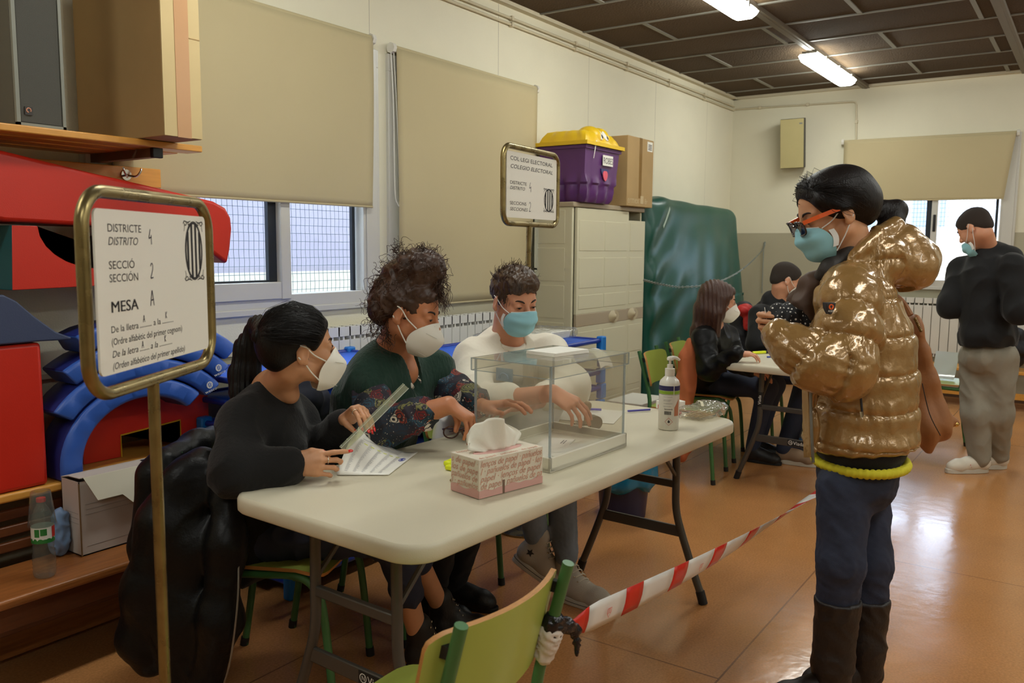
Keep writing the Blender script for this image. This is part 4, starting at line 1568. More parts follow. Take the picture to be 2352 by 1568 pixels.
def cab_door(x0, x1, cols, zt_, ajar=0.0):
    R = rotm('Z', ajar)
    hinge = A(x1 if ajar else x0, cy0, 0)
    X = lambda v: v - hinge[0]
    g = G().at(hinge, R); g.box((X(x0), -0.022, 0.03), (X(x1), 0.0, 0.855)); g.box((X(x0), -0.022, 0.945), (X(x1), 0.0, zt_))
    wcol = (x1 - x0 - 0.04) / cols
    for k in range(6):
        z = 0.05 + 0.265 * k
        if 0.6 < z < 0.95:
            z0_, z1_ = (z, 0.83) if z < 0.8 else (0.96, z + 0.235)
            if z1_ - z0_ < 0.05:
                continue
        else:
            z0_, z1_ = z, z + 0.235
        for c_ in range(cols):
            g.box((X(x0 + 0.03 + c_ * wcol), -0.0245, z0_ + 0.02), (X(x0 + 0.01 + (c_ + 1) * wcol), -0.02, min(z1_, zt_ - 0.02)))
    d = g.build('door', m_cab, t, bevel=0.008, bseg=3)
    g = G().at(hinge, R); g.box((X(x0), -0.024, 0.855), (X(x1), -0.001, 0.945)); b = g.build('handle_band', m_cab_band, d, bevel=0.004)
    xk = x1 - 0.22 if not ajar else x0 + 0.10
    g = G().at(hinge, R)
    n = 18
    pts = np.array([[(X(xk) + 0.085 * r * math.cos(a), -0.025 - 0.028 * (1 - r) * (1.2 if math.cos(a) < 0 else -0.1), 0.90 + 0.05 * r * math.sin(a)) for a in np.linspace(0, 2 * PI, n, endpoint=False)] for r in (1.0, 0.8, 0.5, 0.2)])
    g.grid(pts, wrap=True); g.add(pts[-1], [tuple(range(n))]); g.build('knob', mat('knob_taupe', (186, 172, 140), 0.4), d, smooth=60)


cab_door(cx0 + 0.03, cx0 + 0.815, 2, ch - 0.005)
cab_door(cx0 + 0.83, cx1, 1, ch - 0.07, -0.04)

# --- toy chest on the cabinet
m_purple = mat('purple_plastic', (92, 48, 108), 0.35)
m_yel = mat('yellow_plastic', (226, 186, 34), 0.35)
t = thing('toy_chest', 'purple plastic toy chest with yellow lid labelled ROBES on the beige cabinet', 'chest', (5.4, 3.15, ch + 0.035))
px0, px1, py0, py1, pz = 5.10, 5.62, 2.93, 3.33, ch + 0.036


def chest_ring(z, dx, dy, n=20, lobes=0.0):
    out = []
    cxm, cym = (px0 + px1) / 2, (py0 + py1) / 2
    hx, hy = (px1 - px0) / 2 - dx, (py1 - py0) / 2 - dy
    for side in range(4):
        for k in range(n):
            s = -1 + 2 * k / n
            b = lobes * abs(math.sin(s * PI * 1.5))
            if side == 0: out.append((cxm + hx * s, cym - hy - b, z))
            elif side == 1: out.append((cxm + hx + b, cym + hy * s, z))
            elif side == 2: out.append((cxm - hx * s, cym + hy + b, z))
            else: out.append((cxm - hx - b, cym - hy * s, z))
    return out


rings = [chest_ring(pz, 0.075, 0.06, lobes=0.012), chest_ring(pz + 0.03, 0.06, 0.05, lobes=0.026), chest_ring(pz + 0.085, 0.052, 0.045, lobes=0.030), chest_ring(pz + 0.12, 0.05, 0.042, lobes=0.022),
         chest_ring(pz + 0.135, 0.035, 0.03, lobes=0.022), chest_ring(pz + 0.17, 0.028, 0.026, lobes=0.008), chest_ring(pz + 0.20, 0.026, 0.024), chest_ring(pz + 0.36, 0.012, 0.012), chest_ring(pz + 0.362, 0.0, 0.0), chest_ring(pz + 0.385, 0.0, 0.0)]
g = G(); g.grid(np.array(rings), wrap=True); g.add(rings[0], [tuple(range(len(rings[0]) - 1, -1, -1))]); g.build('chest_body', m_purple, t, smooth=40)
lr = [chest_ring(pz + 0.386, -0.018, -0.018), chest_ring(pz + 0.412, -0.018, -0.018), chest_ring(pz + 0.415, 0.012, 0.012), chest_ring(pz + 0.45, 0.03, 0.03, lobes=0.008), chest_ring(pz + 0.485, 0.06, 0.06, lobes=0.02), chest_ring(pz + 0.50, 0.12, 0.10, lobes=0.02), chest_ring(pz + 0.505, 0.2, 0.15)]
g = G(); g.grid(np.array(lr), wrap=True); g.add(lr[-1], [tuple(range(len(lr[-1])))])
for ex in (5.33, 5.445):
    g.sphere((ex, py0 + 0.115, pz + 0.455), (0.075, 0.10, 0.085), seg=20, ring=12)
ld = g.build('lid', m_yel, t, smooth=50)
for i, ex in enumerate((5.352, 5.43)):
    g = G(); g.sphere((ex, py0 + 0.035, pz + 0.475), (0.034, 0.012, 0.042), R=rotm('X', -0.5), seg=18, ring=10); e = g.build('eye', mat('eye_white', (228, 226, 220), 0.4), ld)
    g = G(); g.sphere((ex + 0.004, py0 + 0.024, pz + 0.465), (0.017, 0.008, 0.022), R=rotm('X', -0.5), seg=14, ring=8); g.build('pupil', m_dark, e)
mp0 = (5.375, py0 + 0.012, pz)
g = G()
mo = [(0.055 * math.cos(a), 0.055 * math.sin(a) * 1.0) for a in np.linspace(PI, 2 * PI, 14)]
g.at((5.40, py0 + 0.018, pz + 0.24), np.stack([A(1, 0, 0), A(0, 0, 1), A(0, -1, 0)], 1)); g.prism(mo, -0.01, 0.004); mth = g.build('mouth', mat('mouth_dark_blue', (52, 58, 110), 0.4), t, smooth=0)
tg = [(0.034 * math.cos(a), 0.036 * math.sin(a) - 0.052 + 0.012 * abs(math.cos(a))) for a in np.linspace(0, 2 * PI, 18, endpoint=False)]
g = G(); g.at((5.402, py0 + 0.018, pz + 0.24), np.stack([A(1, 0, 0), A(0, 0, 1), A(0, -1, 0)], 1)); g.prism(tg, 0.003, 0.009); g.build('tongue', mat('tongue_pink', (226, 92, 112), 0.4), mth, bevel=0.002)
g = G(); g.box((5.35, py0 + 0.004, pz + 0.262), (5.50, py0 + 0.0065, pz + 0.335)); lb = g.build('paper_label', m_placard, t, smooth=0)
g = G(); text_geo(g, 'ROBES', 0.062, A(5.357, py0 + 0.0035, pz + 0.276), A(1, 0, 0), A(0, 0, 1), width=0.136); g.build('lettering', m_ink, lb, smooth=0)
g = G(); g.slab(np.array([[(5.215 + 0.012 * (u - 0.5) * (1 - v * 0.5), py0 - 0.016 + 0.02 * v, pz + 0.42 - 0.12 * v) for v in np.linspace(0, 1, 6)] for u in (0, 1)]), 0.001); g.build('sticker_tag', m_placard, t)

# --- cardboard box beside it
t = thing('cardboard_box', 'brown cardboard box with clear tape beside the purple toy chest on the cabinet', 'box', (6.0, 3.15, ch + 0.035))
g = G(); g.box((5.79, 2.965, ch + 0.036), (6.235, LW - 0.08, ch + 0.56)); g.build('box_body', m_card, t, bevel=0.004)
g = G(); g.box((5.985, 2.9635, ch + 0.10), (6.03, 2.9655, ch + 0.56)); g.build('tape', clear_mat('clear_tape', (225, 215, 195), ior=1.5, gloss=0.1), t)
g = G(); g.box((6.12, 2.963, ch + 0.47), (6.21, 2.9655, ch + 0.545)); lb = g.build('paper_label', m_placard, t, smooth=0)
g = G()
for k in range(4): g.box((6.135, 2.962, ch + 0.482 + k * 0.012), (6.195, 2.9632, ch + 0.488 + k * 0.012))
g.build('label_print', m_ink, lb, smooth=0)
g = G(); text_geo(g, 'ermex', 0.075, A(5.80, 2.9645, ch + 0.06), A(1, 0, 0), A(0, 0, 1), ext=0.001, width=0.19); g.box((6.02, 2.9632, ch + 0.06), (6.07, 2.9652, ch + 0.12)); text_geo(g, '8r', 0.06, A(6.09, 2.9645, ch + 0.06), A(1, 0, 0), A(0, 0, 1), ext=0.001)
g.build('printed_text', mat('pale_box_print', (200, 178, 138), 0.8), t, smooth=0)

# --- white carton on the floor
t = thing('white_carton', 'white cardboard carton on the floor in front of the cabinet', 'box', (5.75, 2.8, 0))
g = G(); g.box((5.50, 2.66, 0.0), (5.92, 2.94, 0.285)); g.build('carton_body', mat('white_carton_board', (216, 212, 200), 0.7), t, bevel=0.004)
g = G(); g.box((5.495, 2.655, 0.23), (5.925, 2.945, 0.289)); g.build('carton_lid', mat('white_carton_lid', (224, 220, 208), 0.7), t, bevel=0.004)

# --- green gym mat leaning by the wall
S = Sdf(0.025)
S.box((7.28, 3.12, 0.93), (1.02, 0.15, 0.925), R=rotm('X', -0.04), rad=0.10)
S.ell((7.4, 3.03, 0.85), (0.85, 0.11, 0.7), k=0.12)
V, Q = S.mesh(smooth=2)
V[:, 0] += np.clip(V[:, 0] - 7.2, 0, 9) * (1.86 - V[:, 2]) * 0.20
V[:, 2] -= 0.05 * np.clip(V[:, 0] - 6.2, 0, 3) / 2.2 * (V[:, 2] > 1)
Nn = vnormals(V, Q)
diag = (V[:, 0] - 6.0) * 0.8 + (1.9 - V[:, 2])
f1 = 0.016 * (np.sin(diag * 15 + 1.5 * np.sin(V[:, 2] * 3)) - 0.6) * np.exp(-((V[:, 0] - 6.35) / 0.5) ** 2)
f2 = 0.009 * np.sin(V[:, 0] * 16 + 2 * np.sin(V[:, 2] * 2.2)) * np.clip((1.9 - V[:, 2]), 0, 1)
V = V + Nn * ((f1 + f2 + 0.006 * snoise(V, 1.6, 4)) * (Nn[:, 1] < 0.2) * np.clip((V[:, 0] - 6.27) * 20, 0, 1))[:, None]
m_mat = mat('green_vinyl', (9, 74, 62), 0.36, bump=0.15, bscale=9, var=0.08, vscale=2.5)
t = thing('gym_mat', 'thick dark green vinyl gym mat leaning on the wall beside the cabinet', 'gym mat', (7.3, 3.1, 0))
mesh_obj('mat_cover', V, Q, m_mat, t, smooth=180)
g = G(); q = A(6.44, 2.958, 1.60); g.slab(np.array([[q + A(0.11 * u + 0.012 * v, 0.003 - 0.004 * u, 0.13 * u - 0.02 * v + 0.03 * u * u) for v in (0, 1)] for u in np.linspace(0, 1, 6)]), 0.002); g.build('scuff', mat('pale_scuff', (170, 190, 176), 0.6), t)
m_chain = mat('chain_grey', (150, 156, 150), 0.4, metal=0.7)
cp = spline([ony(1757, 556, 2.97), ony(1748, 578, 2.95), ony(1700, 622, 2.86), ony(1640, 650, 2.845), ony(1570, 659, 2.845), ony(1520, 653, 2.87), ony(1478, 643, 2.93)], 14)
g = G()
for i in range(0, len(cp) - 2, 1):
    a, b = cp[i], cp[i + 1]
    n_ = max(1, int(np.linalg.norm(b - a) / 0.022))
    for k in range(n_):
        c = a + (b - a) * (k + 0.5) / n_
        d = (b - a) / np.linalg.norm(b - a)
        u = np.cross(d, A(0, 0, 1)); u /= np.linalg.norm(u)
        s_ = np.cross(u, d)
        w_ = u if (i + k) % 2 else s_
        g.tube([c + d * 0.015 * math.cos(t_) + w_ * 0.008 * math.sin(t_) for t_ in np.linspace(0, 2 * PI, 8, endpoint=False)], 0.003, 5, closed=True)
t = thing('chain', 'grey metal chain hung across the front of the green gym mat', 'chain', cp[0])
g.build('links', m_chain, t)
g = G(); q = A(cp[0]); q2 = A(FX - 0.005, q[1] + 0.02, q[2]); g.tube([q, q2], 0.006, 8); g.tube([q2 - A(0.03, 0, 0), q2 - A(0.03, 0, 0.55)], 0.006, 6); g.build('wall_hook', m_chain, t)

# --- stacks of blue cots
m_cotf = mat('cot_blue_cloth', (28, 96, 214), 0.45, bump=0.05, bscale=500)
m_cott = mat('cot_blue_tube', (18, 52, 150), 0.35)
m_cotc = mat('cot_corner_blue', (24, 120, 206), 0.4)


def cot(p, label, L=1.34, W=0.54):
    p = A(p)
    t = thing('stacking_cot', label, 'cot', p, 'stacked blue cots')
    g = G()
    nu, nv = 9, 7
    Pts = np.array([[p + A(0.03 + (L - 0.06) * i / (nu - 1), 0.0 + W * j / (nv - 1), 0.07 - 0.012 * math.sin(PI * i / (nu - 1)) * math.sin(PI * j / (nv - 1))) for j in range(nv)] for i in range(nu)])
    g.slab(Pts, 0.002); g.build('sling', m_cotf, t, smooth=180)
    for y in (0.0, W):
        g = G(); g.tube([p + A(0.04, y, 0.068), p + A(L - 0.04, y, 0.068)], 0.014, 10); g.build('side_tube', m_cott, t)
    for x in (0.02, L - 0.02):
        g = G(); g.tube([p + A(x, 0.02, 0.066), p + A(x, W - 0.02, 0.066)], 0.014, 10); g.build('end_tube', m_cott, t)
        for y in (0.0, W):
            g = G(); g.box(p + A(x - 0.028, y - 0.022, 0.0), p + A(x + 0.028, y + 0.022, 0.094)); g.build('corner_foot', m_cotc, t, bevel=0.008)
    return t


zc = 0.0
pitch = 0.098
names = ['lowest', 'second lowest', 'third from the floor', 'fourth from the floor', 'fifth from the floor', 'sixth from the floor', 'seventh from the floor', 'eighth from the floor', 'topmost']
base = cot((3.235, 2.485, 0), 'blue stacking cot, lowest of the stack beside the cabinet')
for i in range(1, 8):
    dup(base, (0.012 * (i % 2), 0, pitch * i), 'blue stacking cot, %s of the stack beside the cabinet' % names[i])
tp = dup(base, (0, 0.0, pitch * 8), 'blue stacking cot, topmost of the stack beside the cabinet, under the clear bag')
base2 = cot((2.165, 2.585, 0), 'blue stacking cot, lowest of the stack behind the seated women', 1.05)
for i in range(1, 7):
    dup(base2, (0.012 * (i % 2), 0, pitch * i), 'blue stacking cot, %s of the stack behind the seated women' % names[i].replace('seventh from the floor', 'highest in front'))
for i in range(7, 9):
    dup(base2, (0.02, 0.17 if i > 7 else 0.14, pitch * i), 'blue stacking cot pushed back on the stack behind the women, %s' % ('lower of the two' if i == 7 else 'upper of the two'))

ztop = pitch * 8 + 0.095
# clear bag with papers lying on the cots
m_bag = clear_mat('clear_bag_film', (245, 246, 245), haze=0.10, ior=1.5, gloss=0.06)
t = thing('plastic_bag', 'clear plastic bag of papers lying on the blue cots beside the cabinet', 'bag', (4.07, 2.7, ztop))
g = G()
for k in range(5):
    g.box((3.78 + 0.01 * k, 2.60, ztop + 0.002 + k * 0.008), (4.36 + 0.006 * k, 2.82, ztop + 0.009 + k * 0.008))
g.build('papers', m_placard, t, smooth=0)
S = Sdf(0.012); S.box((4.07, 2.71, ztop + 0.028), (0.36, 0.14, 0.028), rad=0.02).ell((3.72, 2.68, ztop + 0.05), (0.10, 0.09, 0.055), k=0.05)
S.build('bag_film', m_bag, t, wrinkle=folds(0.006, 12, 9))
g = G()
pts = np.array([[A(4.38 + 0.16 * u, 2.485 - 0.10 * math.sin(v * 1.2), ztop - 0.075 - 0.10 * v * v - 0.02 * u) + A(0.0, 0, 0.02 * math.sin(3 * u)) for v in np.linspace(0, 1, 8)] for u in np.linspace(0, 1, 5)])
g.slab(pts, 0.002)
o = g.build('paper_sheet', m_placard); tag(o, 'printed white paper hanging over the edge of the blue cots beside the cabinet', 'paper')

# --- waste bin with a blue bag
t = thing('waste_bin', 'dark blue waste bin lined with a turquoise bag under the main table', 'bin', (3.94, 2.0, 0))
bc = A(3.94, 2.0, 0)
g = G(); g.lathe([(0.115, 0), (0.12, 0.004), (0.15, 0.34), (0.154, 0.345), (0.146, 0.345), (0.115, 0.01)], 32, c=bc); g.build('bucket', mat('navy_plastic', (22, 28, 62), 0.4), t)
prof = [(0.125, 0.165), (0.158, 0.17), (0.170, 0.20), (0.167, 0.26), (0.172, 0.33), (0.165, 0.36), (0.150, 0.365), (0.138, 0.33), (0.12, 0.2)]
g = G(); g.lathe(prof, 60, c=bc, cap=False)
V = np.concatenate(g.v); V = V + (V - bc) * A(1, 1, 0) * (0.10 * np.sin(np.arctan2(V[:, 1] - bc[1], V[:, 0] - bc[0]) * 9 + V[:, 2] * 30) * np.sin(V[:, 2] * 40) * (V[:, 2] < 0.34))[:, None]
V[:, 2] += 0.018 * np.sin(np.arctan2(V[:, 1] - bc[1], V[:, 0] - bc[0]) * 5) * (V[:, 2] < 0.2)
mesh_obj('bin_bag', V, g.f, mat('turquoise_bag', (10, 112, 150), 0.22, bump=0.4, bscale=25), t, smooth=180)

# ================================================================== TABLES AND CHAIRS
m_hdpe = mat('white_table_top', (214, 206, 182), 0.42, var=0.04, vscale=2.5, bump=0.05, bscale=250)
m_tleg = mat('grey_table_leg', (84, 80, 74), 0.4, metal=0.4)
m_foot = mat('black_foot', (22, 22, 22), 0.6)


def folding_table(label, c, yaw, L=1.88, W=0.725, H=0.74, brand_low=True, brand_leg=False):
    R = rotm('Z', yaw)
    c = A(c)
    t = thing('folding_table', label, 'table', (c[0], c[1], 0))
    r = 0.09
    def rr(L_, W_, r_):
        out = []
        for sx, sy, a0 in ((1, 1, 0), (-1, 1, 90), (-1, -1, 180), (1, -1, 270)):
            for a in np.linspace(a0, a0 + 90, 8):
                a = math.radians(a)
                out.append((sx * (L_ / 2 - r_) + r_ * math.cos(a), sy * (W_ / 2 - r_) + r_ * math.sin(a)))
        return out
    rings = []
    for inset, z in ((0.006, H - 0.046), (0.0, H - 0.040), (0.0, H - 0.012), (0.004, H - 0.004), (0.011, H)):
        rings.append([(x, y, z) for x, y in rr(L - 2 * inset, W - 2 * inset, r - inset)])
    g = G().at((c[0], c[1], 0), R); g.grid(np.array(rings), wrap=True)
    n = len(rings[0]); g.add(rings[-1], [tuple(range(n))]); g.add(rings[0], [tuple(range(n - 1, -1, -1))])
    g.build('table_top', m_hdpe, t, smooth=50)
    for k, sx in enumerate((-1, 1)):
        lx = sx * (L / 2 - 0.145)
        for sy in (-1, 1):
            g = G().at((c[0], c[1], 0), R)
            g.tube(spline([(lx, sy * 0.155, H - 0.046), (lx, sy * 0.158, 0.5), (lx, sy * 0.162, 0.37), (lx, sy * 0.19, 0.27), (lx + 0.0, sy * 0.255, 0.10), (lx, sy * 0.285, 0.03)], 5), 0.0155, 12)
            lg = g.build('leg', m_tleg, t, smooth=180)
            g = G().at((c[0], c[1], 0), R); g.tube([(lx, sy * 0.277, 0.05), (lx, sy * 0.293, 0.0)], 0.0185, 12); g.build('foot_cap', m_foot, lg)
            g = G().at((c[0], c[1], 0), R); g.tube([(lx - sx * 0.0, sy * 0.158, 0.50), (lx - sx * 0.20, sy * 0.158, H - 0.05)], 0.008, 8); g.build('brace', m_tleg, t)
            if brand_leg and k == 0:
                g = G().at((c[0], c[1], 0), R); g.tube([(lx, sy * 0.158, 0.47), (lx, sy * 0.157, 0.56)], 0.0162, 12); bl_ = g.build('leg_sticker', m_foot, lg)
                g = G().at((c[0], c[1], 0), R); text_geo(g, 'Viada', 0.026, A(lx - 0.0165, sy * 0.158 - 0.009, 0.485), A(0, 0, 1), A(0, 1, 0), ext=0.0004); g.build('lettering', m_placard, bl_, smooth=0)
        g = G().at((c[0], c[1], 0), R); g.box((lx - 0.010, -0.158, 0.455), (lx + 0.010, 0.158, 0.485)); g.build('crossbar', m_tleg, t, bevel=0.004)
        g = G().at((c[0], c[1], 0), R); g.box((lx - 0.007, -0.19, 0.255), (lx + 0.007, 0.19, 0.30)); lb = g.build('crossbar', m_tleg, t, bevel=0.004)
        if brand_low and k == 0:
            g = G().at((c[0], c[1], 0), R); g.box((lx - 0.0085, -0.15, 0.259), (lx - 0.0065, -0.02, 0.296)); st = g.build('brand_sticker', m_foot, lb)
            g = G().at((c[0], c[1], 0), R); text_geo(g, 'Viada', 0.030, A(lx - 0.0085, -0.055, 0.268), A(0, -1, 0), A(0, 0, 1), ext=0.0005)
            stroke_geo(g, [(0.012 * math.cos(a), 0.012 * math.sin(a)) for a in np.linspace(0, 2 * PI, 16)], 0.0025, A(lx - 0.0085, -0.038, 0.278), A(0, -1, 0), A(0, 0, 1)); text_geo(g, 'N', 0.018, A(lx - 0.0085, -0.032, 0.272), A(0, -1, 0), A(0, 0, 1), ext=0.0005)
            g.build('lettering', m_placard, st, smooth=0)
    return t


TC, TYAW = A(2.330, 1.535), -0.040
folding_table('white folding table holding the ballot box, nearest the camera', TC, TYAW)
folding_table('white folding table behind the standing woman in the gold jacket', (5.78, 1.42), -0.06, brand_low=True, brand_leg=True)

m_gpaint = mat('green_chair_paint', (62, 110, 62), 0.35, var=0.05, vscale=20)
m_glam = mat('lime_laminate', (164, 178, 82), 0.32, var=0.03, vscale=4)
m_plyedge = mat('plywood_edge', (184, 128, 66), 0.5, var=0.2, vscale=60, stretch=(1, 1, 30))


def chair(label, c, yaw, group=None, seat_h=0.44, lean=0.075):
    """school chair: c on the floor under the seat centre, faces yaw"""
    R = rotm('Z', yaw)
    c = A(c[0], c[1], 0)
    t = thing('school_chair', label, 'chair', c, group)
    sw, sd = 0.175, 0.185
    for sy in (-1, 1):
        g = G().at(c, R)
        g.tube(spline([(-sd - 0.055, sy * sw, 0.0), (-sd - 0.02, sy * sw, 0.22), (-sd, sy * sw, seat_h - 0.02), (-sd - 0.005, sy * sw, seat_h + 0.08), (-sd - lean * 0.55, sy * sw, 0.66), (-sd - lean, sy * sw, 0.785)], 6), 0.0125, 12)
        lg = g.build('leg', m_gpaint, t, smooth=60)
        g = G().at(c, R); g.tube([(-sd - 0.0575, sy * sw, -0.0), (-sd - 0.052, sy * sw, 0.03)], 0.0150, 10); g.build('foot_cap', m_foot, lg)
        g = G().at(c, R)
        g.tube(spline([(-sd, sy * sw, seat_h - 0.03), (0.0, sy * sw, seat_h - 0.024), (sd - 0.07, sy * sw, seat_h - 0.024), (sd - 0.015, sy * sw, seat_h - 0.06), (sd + 0.012, sy * sw, 0.30), (sd + 0.04, sy * sw, 0.0)], 6), 0.0125, 12)
        lg = g.build('leg', m_gpaint, t, smooth=60)
        g = G().at(c, R); g.tube([(sd + 0.038, sy * sw, 0.03), (sd + 0.041, sy * sw, 0.0)], 0.0150, 10); g.build('foot_cap', m_foot, lg)
    g = G().at(c, R); g.tube([(-sd + 0.01, -sw, seat_h - 0.03), (-sd + 0.01, sw, seat_h - 0.03)], 0.010, 10); g.build('crossbar', m_gpaint, t)
    g = G().at(c, R); g.tube([(sd - 0.08, -sw, seat_h - 0.03), (sd - 0.08, sw, seat_h - 0.03)], 0.010, 10); g.build('crossbar', m_gpaint, t)

    def panel(g_, P, th):
        """curved ply: rounded rectangle given as a function of (u,v) in -1..1"""
        n = 15
        gp = np.zeros((n, n, 3))
        for i in range(n):
            for j in range(n):
                u, v = -1 + 2 * i / (n - 1), -1 + 2 * j / (n - 1)
                # squash the square grid into a rounded rectangle
                au, av = abs(u), abs(v)
                rc = 0.25
                if au > 1 - rc and av > 1 - rc:
                    du, dv = (au - 1 + rc) / rc, (av - 1 + rc) / rc
                    l = math.hypot(du, dv); mx_ = max(du, dv)
                    k_ = mx_ / l if l > 0 else 1
                    u = math.copysign(1 - rc + du * k_ * rc, u); v = math.copysign(1 - rc + dv * k_ * rc, v)
                gp[i, j] = P(u, v)
        g_.slab(gp, th)
        nq = (n - 1) * (n - 1) * 2
        return nq
    g = G().at(c, R)
    nf = panel(g, lambda u, v: (0.005 + 0.195 * u, 0.19 * v, seat_h + 0.006 - 0.006 * (1 - v * v) + (-0.018 * max(0, u - 0.6) * 2.5)), 0.011)
    g.mi = [0 if i < nf else 1 for i in range(len(g.f))]
    g.build('seat', [m_glam, m_plyedge], t, smooth=50)
    g = G().at(c, R)
    def bp_(u, v):
        z = 0.668 + 0.098 * v
        xb_ = -sd - lean * (z - 0.50) / 0.28 * 0.9 + 0.014
        return (xb_ - 0.050 * (1 - u * u) + 0.030, 0.205 * u, z)
    nf = panel(g, bp_, 0.011)
    g.mi = [0 if i < nf else 1 for i in range(len(g.f))]
    b = g.build('backrest', [m_glam, m_plyedge], t, smooth=50)
    for sy in (-1, 1):
        for z in (0.61, 0.73):
            xb_ = -sd - lean * (z - 0.50) / 0.28 * 0.9 + 0.014
            g = G().at(c, R); g.box((xb_ - 0.018, sy * sw - 0.007, z - 0.012), (xb_ + 0.010, sy * sw + 0.007, z + 0.012)); g.build('mounting_block', m_foot, b)
    return t


CH = {}
CH['front'] = chair('green school chair nearest the camera with tape tied to its post', (1.245, 1.10), PI / 2)
CH['w1'] = chair('green school chair of the woman with the ponytail, leather jacket on its back', (1.77, 2.12), math.radians(-64))
CH['w2'] = chair('green school chair of the curly haired woman in the dark green vest', (2.25, 2.20), math.radians(-74))
CH['m3'] = chair('green school chair of the young man in the white sweatshirt', (2.98, 2.20), math.radians(-92))
CH['empty'] = chair('empty green school chair beside the orange coat, beyond the end of the main table', (4.92, 2.07), math.radians(-82))
CH['girl'] = chair('green school chair of the long haired girl, with the orange coat on it', (5.50, 2.16), math.radians(-80))
CH['m6'] = chair('green school chair of the man seated at the far table', (6.25, 2.12), math.radians(-85))
CH['far'] = chair('green school chair with a shiny folder, beside the grey tracksuit trousers', (7.00, 0.96), math.radians(95))
g = G(); pts = np.array([[A(7.06 + 0.02 * u, 0.84 + 0.16 * u, 0.452) + A(0.06 * v, -0.02 * v, 0.20 * v * v) for v in np.linspace(0, 1, 8)] for u in np.linspace(0, 1, 4)])
g.slab(pts, 0.004); o = g.build('folder', mat('shiny_white_plastic', (222, 226, 232), 0.12, spec=0.7)); tag(o, 'shiny white plastic folder curled up on the far chair', 'folder')

# ================================================================== THINGS ON THE TABLES
TZ = 0.7415
# --- ballot box
m_acr = clear_mat('clear_acrylic', (252, 252, 250), haze=0.05, hazecol=(236, 232, 222), ior=1.42, gloss=0.04)
m_acr_edge = clear_mat('acrylic_edge', (220, 228, 232), haze=0.3, hazecol=(205, 216, 224), ior=1.5, gloss=0.08)
m_base = mat('milky_base', (226, 222, 206), 0.4)
uyaw = -0.055
UR = rotm('Z', uyaw)
uo = A(2.112, 1.318, TZ)
ul, uw, uh = 0.455, 0.315, 0.325
t = thing('ballot_box', 'clear plastic ballot box with a white base on the main table', 'ballot box', uo + UR @ A(ul / 2, uw / 2, 0))


def ubox(lo, hi, name, m, parent, bevel=0.0):
    g = G().at(uo, UR); g.box(lo, hi)
    return g.build(name, m, parent, bevel=bevel, smooth=0 if not bevel else 40)


w = 0.003
ubox((0, 0, 0), (ul, uw, 0.012), 'base', m_base, t)
bs = None
g = G().at(uo, UR)
g.box((0, 0, 0.0), (ul, 0.010, 0.045)); g.box((0, uw - 0.010, 0.0), (ul, uw, 0.045)); g.box((0, 0, 0), (0.010, uw, 0.045)); g.box((ul - 0.010, 0, 0), (ul, uw, 0.045))
g.build('base_rim', m_base, t, bevel=0.002)
i0 = 0.010
ubox((i0, i0, 0.02), (ul - i0, i0 + w, uh - 0.005), 'front_wall', m_acr, t)
ubox((i0, uw - i0 - w, 0.02), (ul - i0, uw - i0, uh - 0.005), 'back_wall', m_acr, t)
ubox((i0, i0, 0.02), (i0 + w, uw - i0, uh - 0.005), 'side_wall', m_acr, t)
ubox((ul - i0 - w, i0, 0.02), (ul - i0, uw - i0, uh - 0.005), 'side_wall', m_acr, t)
for x, y in ((i0, i0), (ul - i0, i0), (i0, uw - i0), (ul - i0, uw - i0)):
    ubox((x - 0.003, y - 0.003, 0.02), (x + 0.003, y + 0.003, uh - 0.002), 'corner_edge', m_acr_edge, t)
ubox((0, 0, uh - 0.004), (ul, uw, uh), 'lid', m_acr, t)
g = G().at(uo, UR)
for lo, hi in (((-0.001, -0.001, uh - 0.040), (ul + 0.001, 0.002, uh)), ((-0.001, uw - 0.002, uh - 0.040), (ul + 0.001, uw + 0.001, uh)), ((-0.001, 0, uh - 0.040), (0.002, uw, uh)), ((ul - 0.002, 0, uh - 0.04), (ul + 0.001, uw, uh))):
    g.box(lo, hi)
g.build('lid_rim', m_acr, t, smooth=0)
g = G().at(uo, UR)
for z in (uh - 0.0015, uh - 0.04):
    g.tube([(0, 0, z), (ul, 0, z), (ul, uw, z), (0, uw, z)], 0.0013, 6, closed=True)
for x, y in ((0, 0), (ul, 0), (0, uw), (ul, uw)):
    g.tube([(x, y, uh - 0.04), (x, y, uh)], 0.0022, 6)
g.build('lid_edge', m_acr_edge, t)
g = G().at(uo, UR)
g.box((-0.006, uw * 0.46, uh - 0.062), (-0.001, uw * 0.66, uh - 0.022)); g.tube([(-0.007, uw * 0.56 + 0.018 * math.cos(a), uh - 0.055 + 0.018 * math.sin(a)) for a in np.linspace(0, PI, 10)], 0.003, 6)
g.build('latch', m_acr_edge, t)
g = G().at(uo, UR); g.box((0.24, uw - 0.03, uh - 0.12), (0.30, uw - 0.026, uh - 0.004)); g.build('slot_flap', m_acr, t)
# envelopes in it
m_env = mat('envelope_white', (226, 222, 214), 0.6)
m_envp = mat('envelope_print', (128, 124, 128), 0.7)


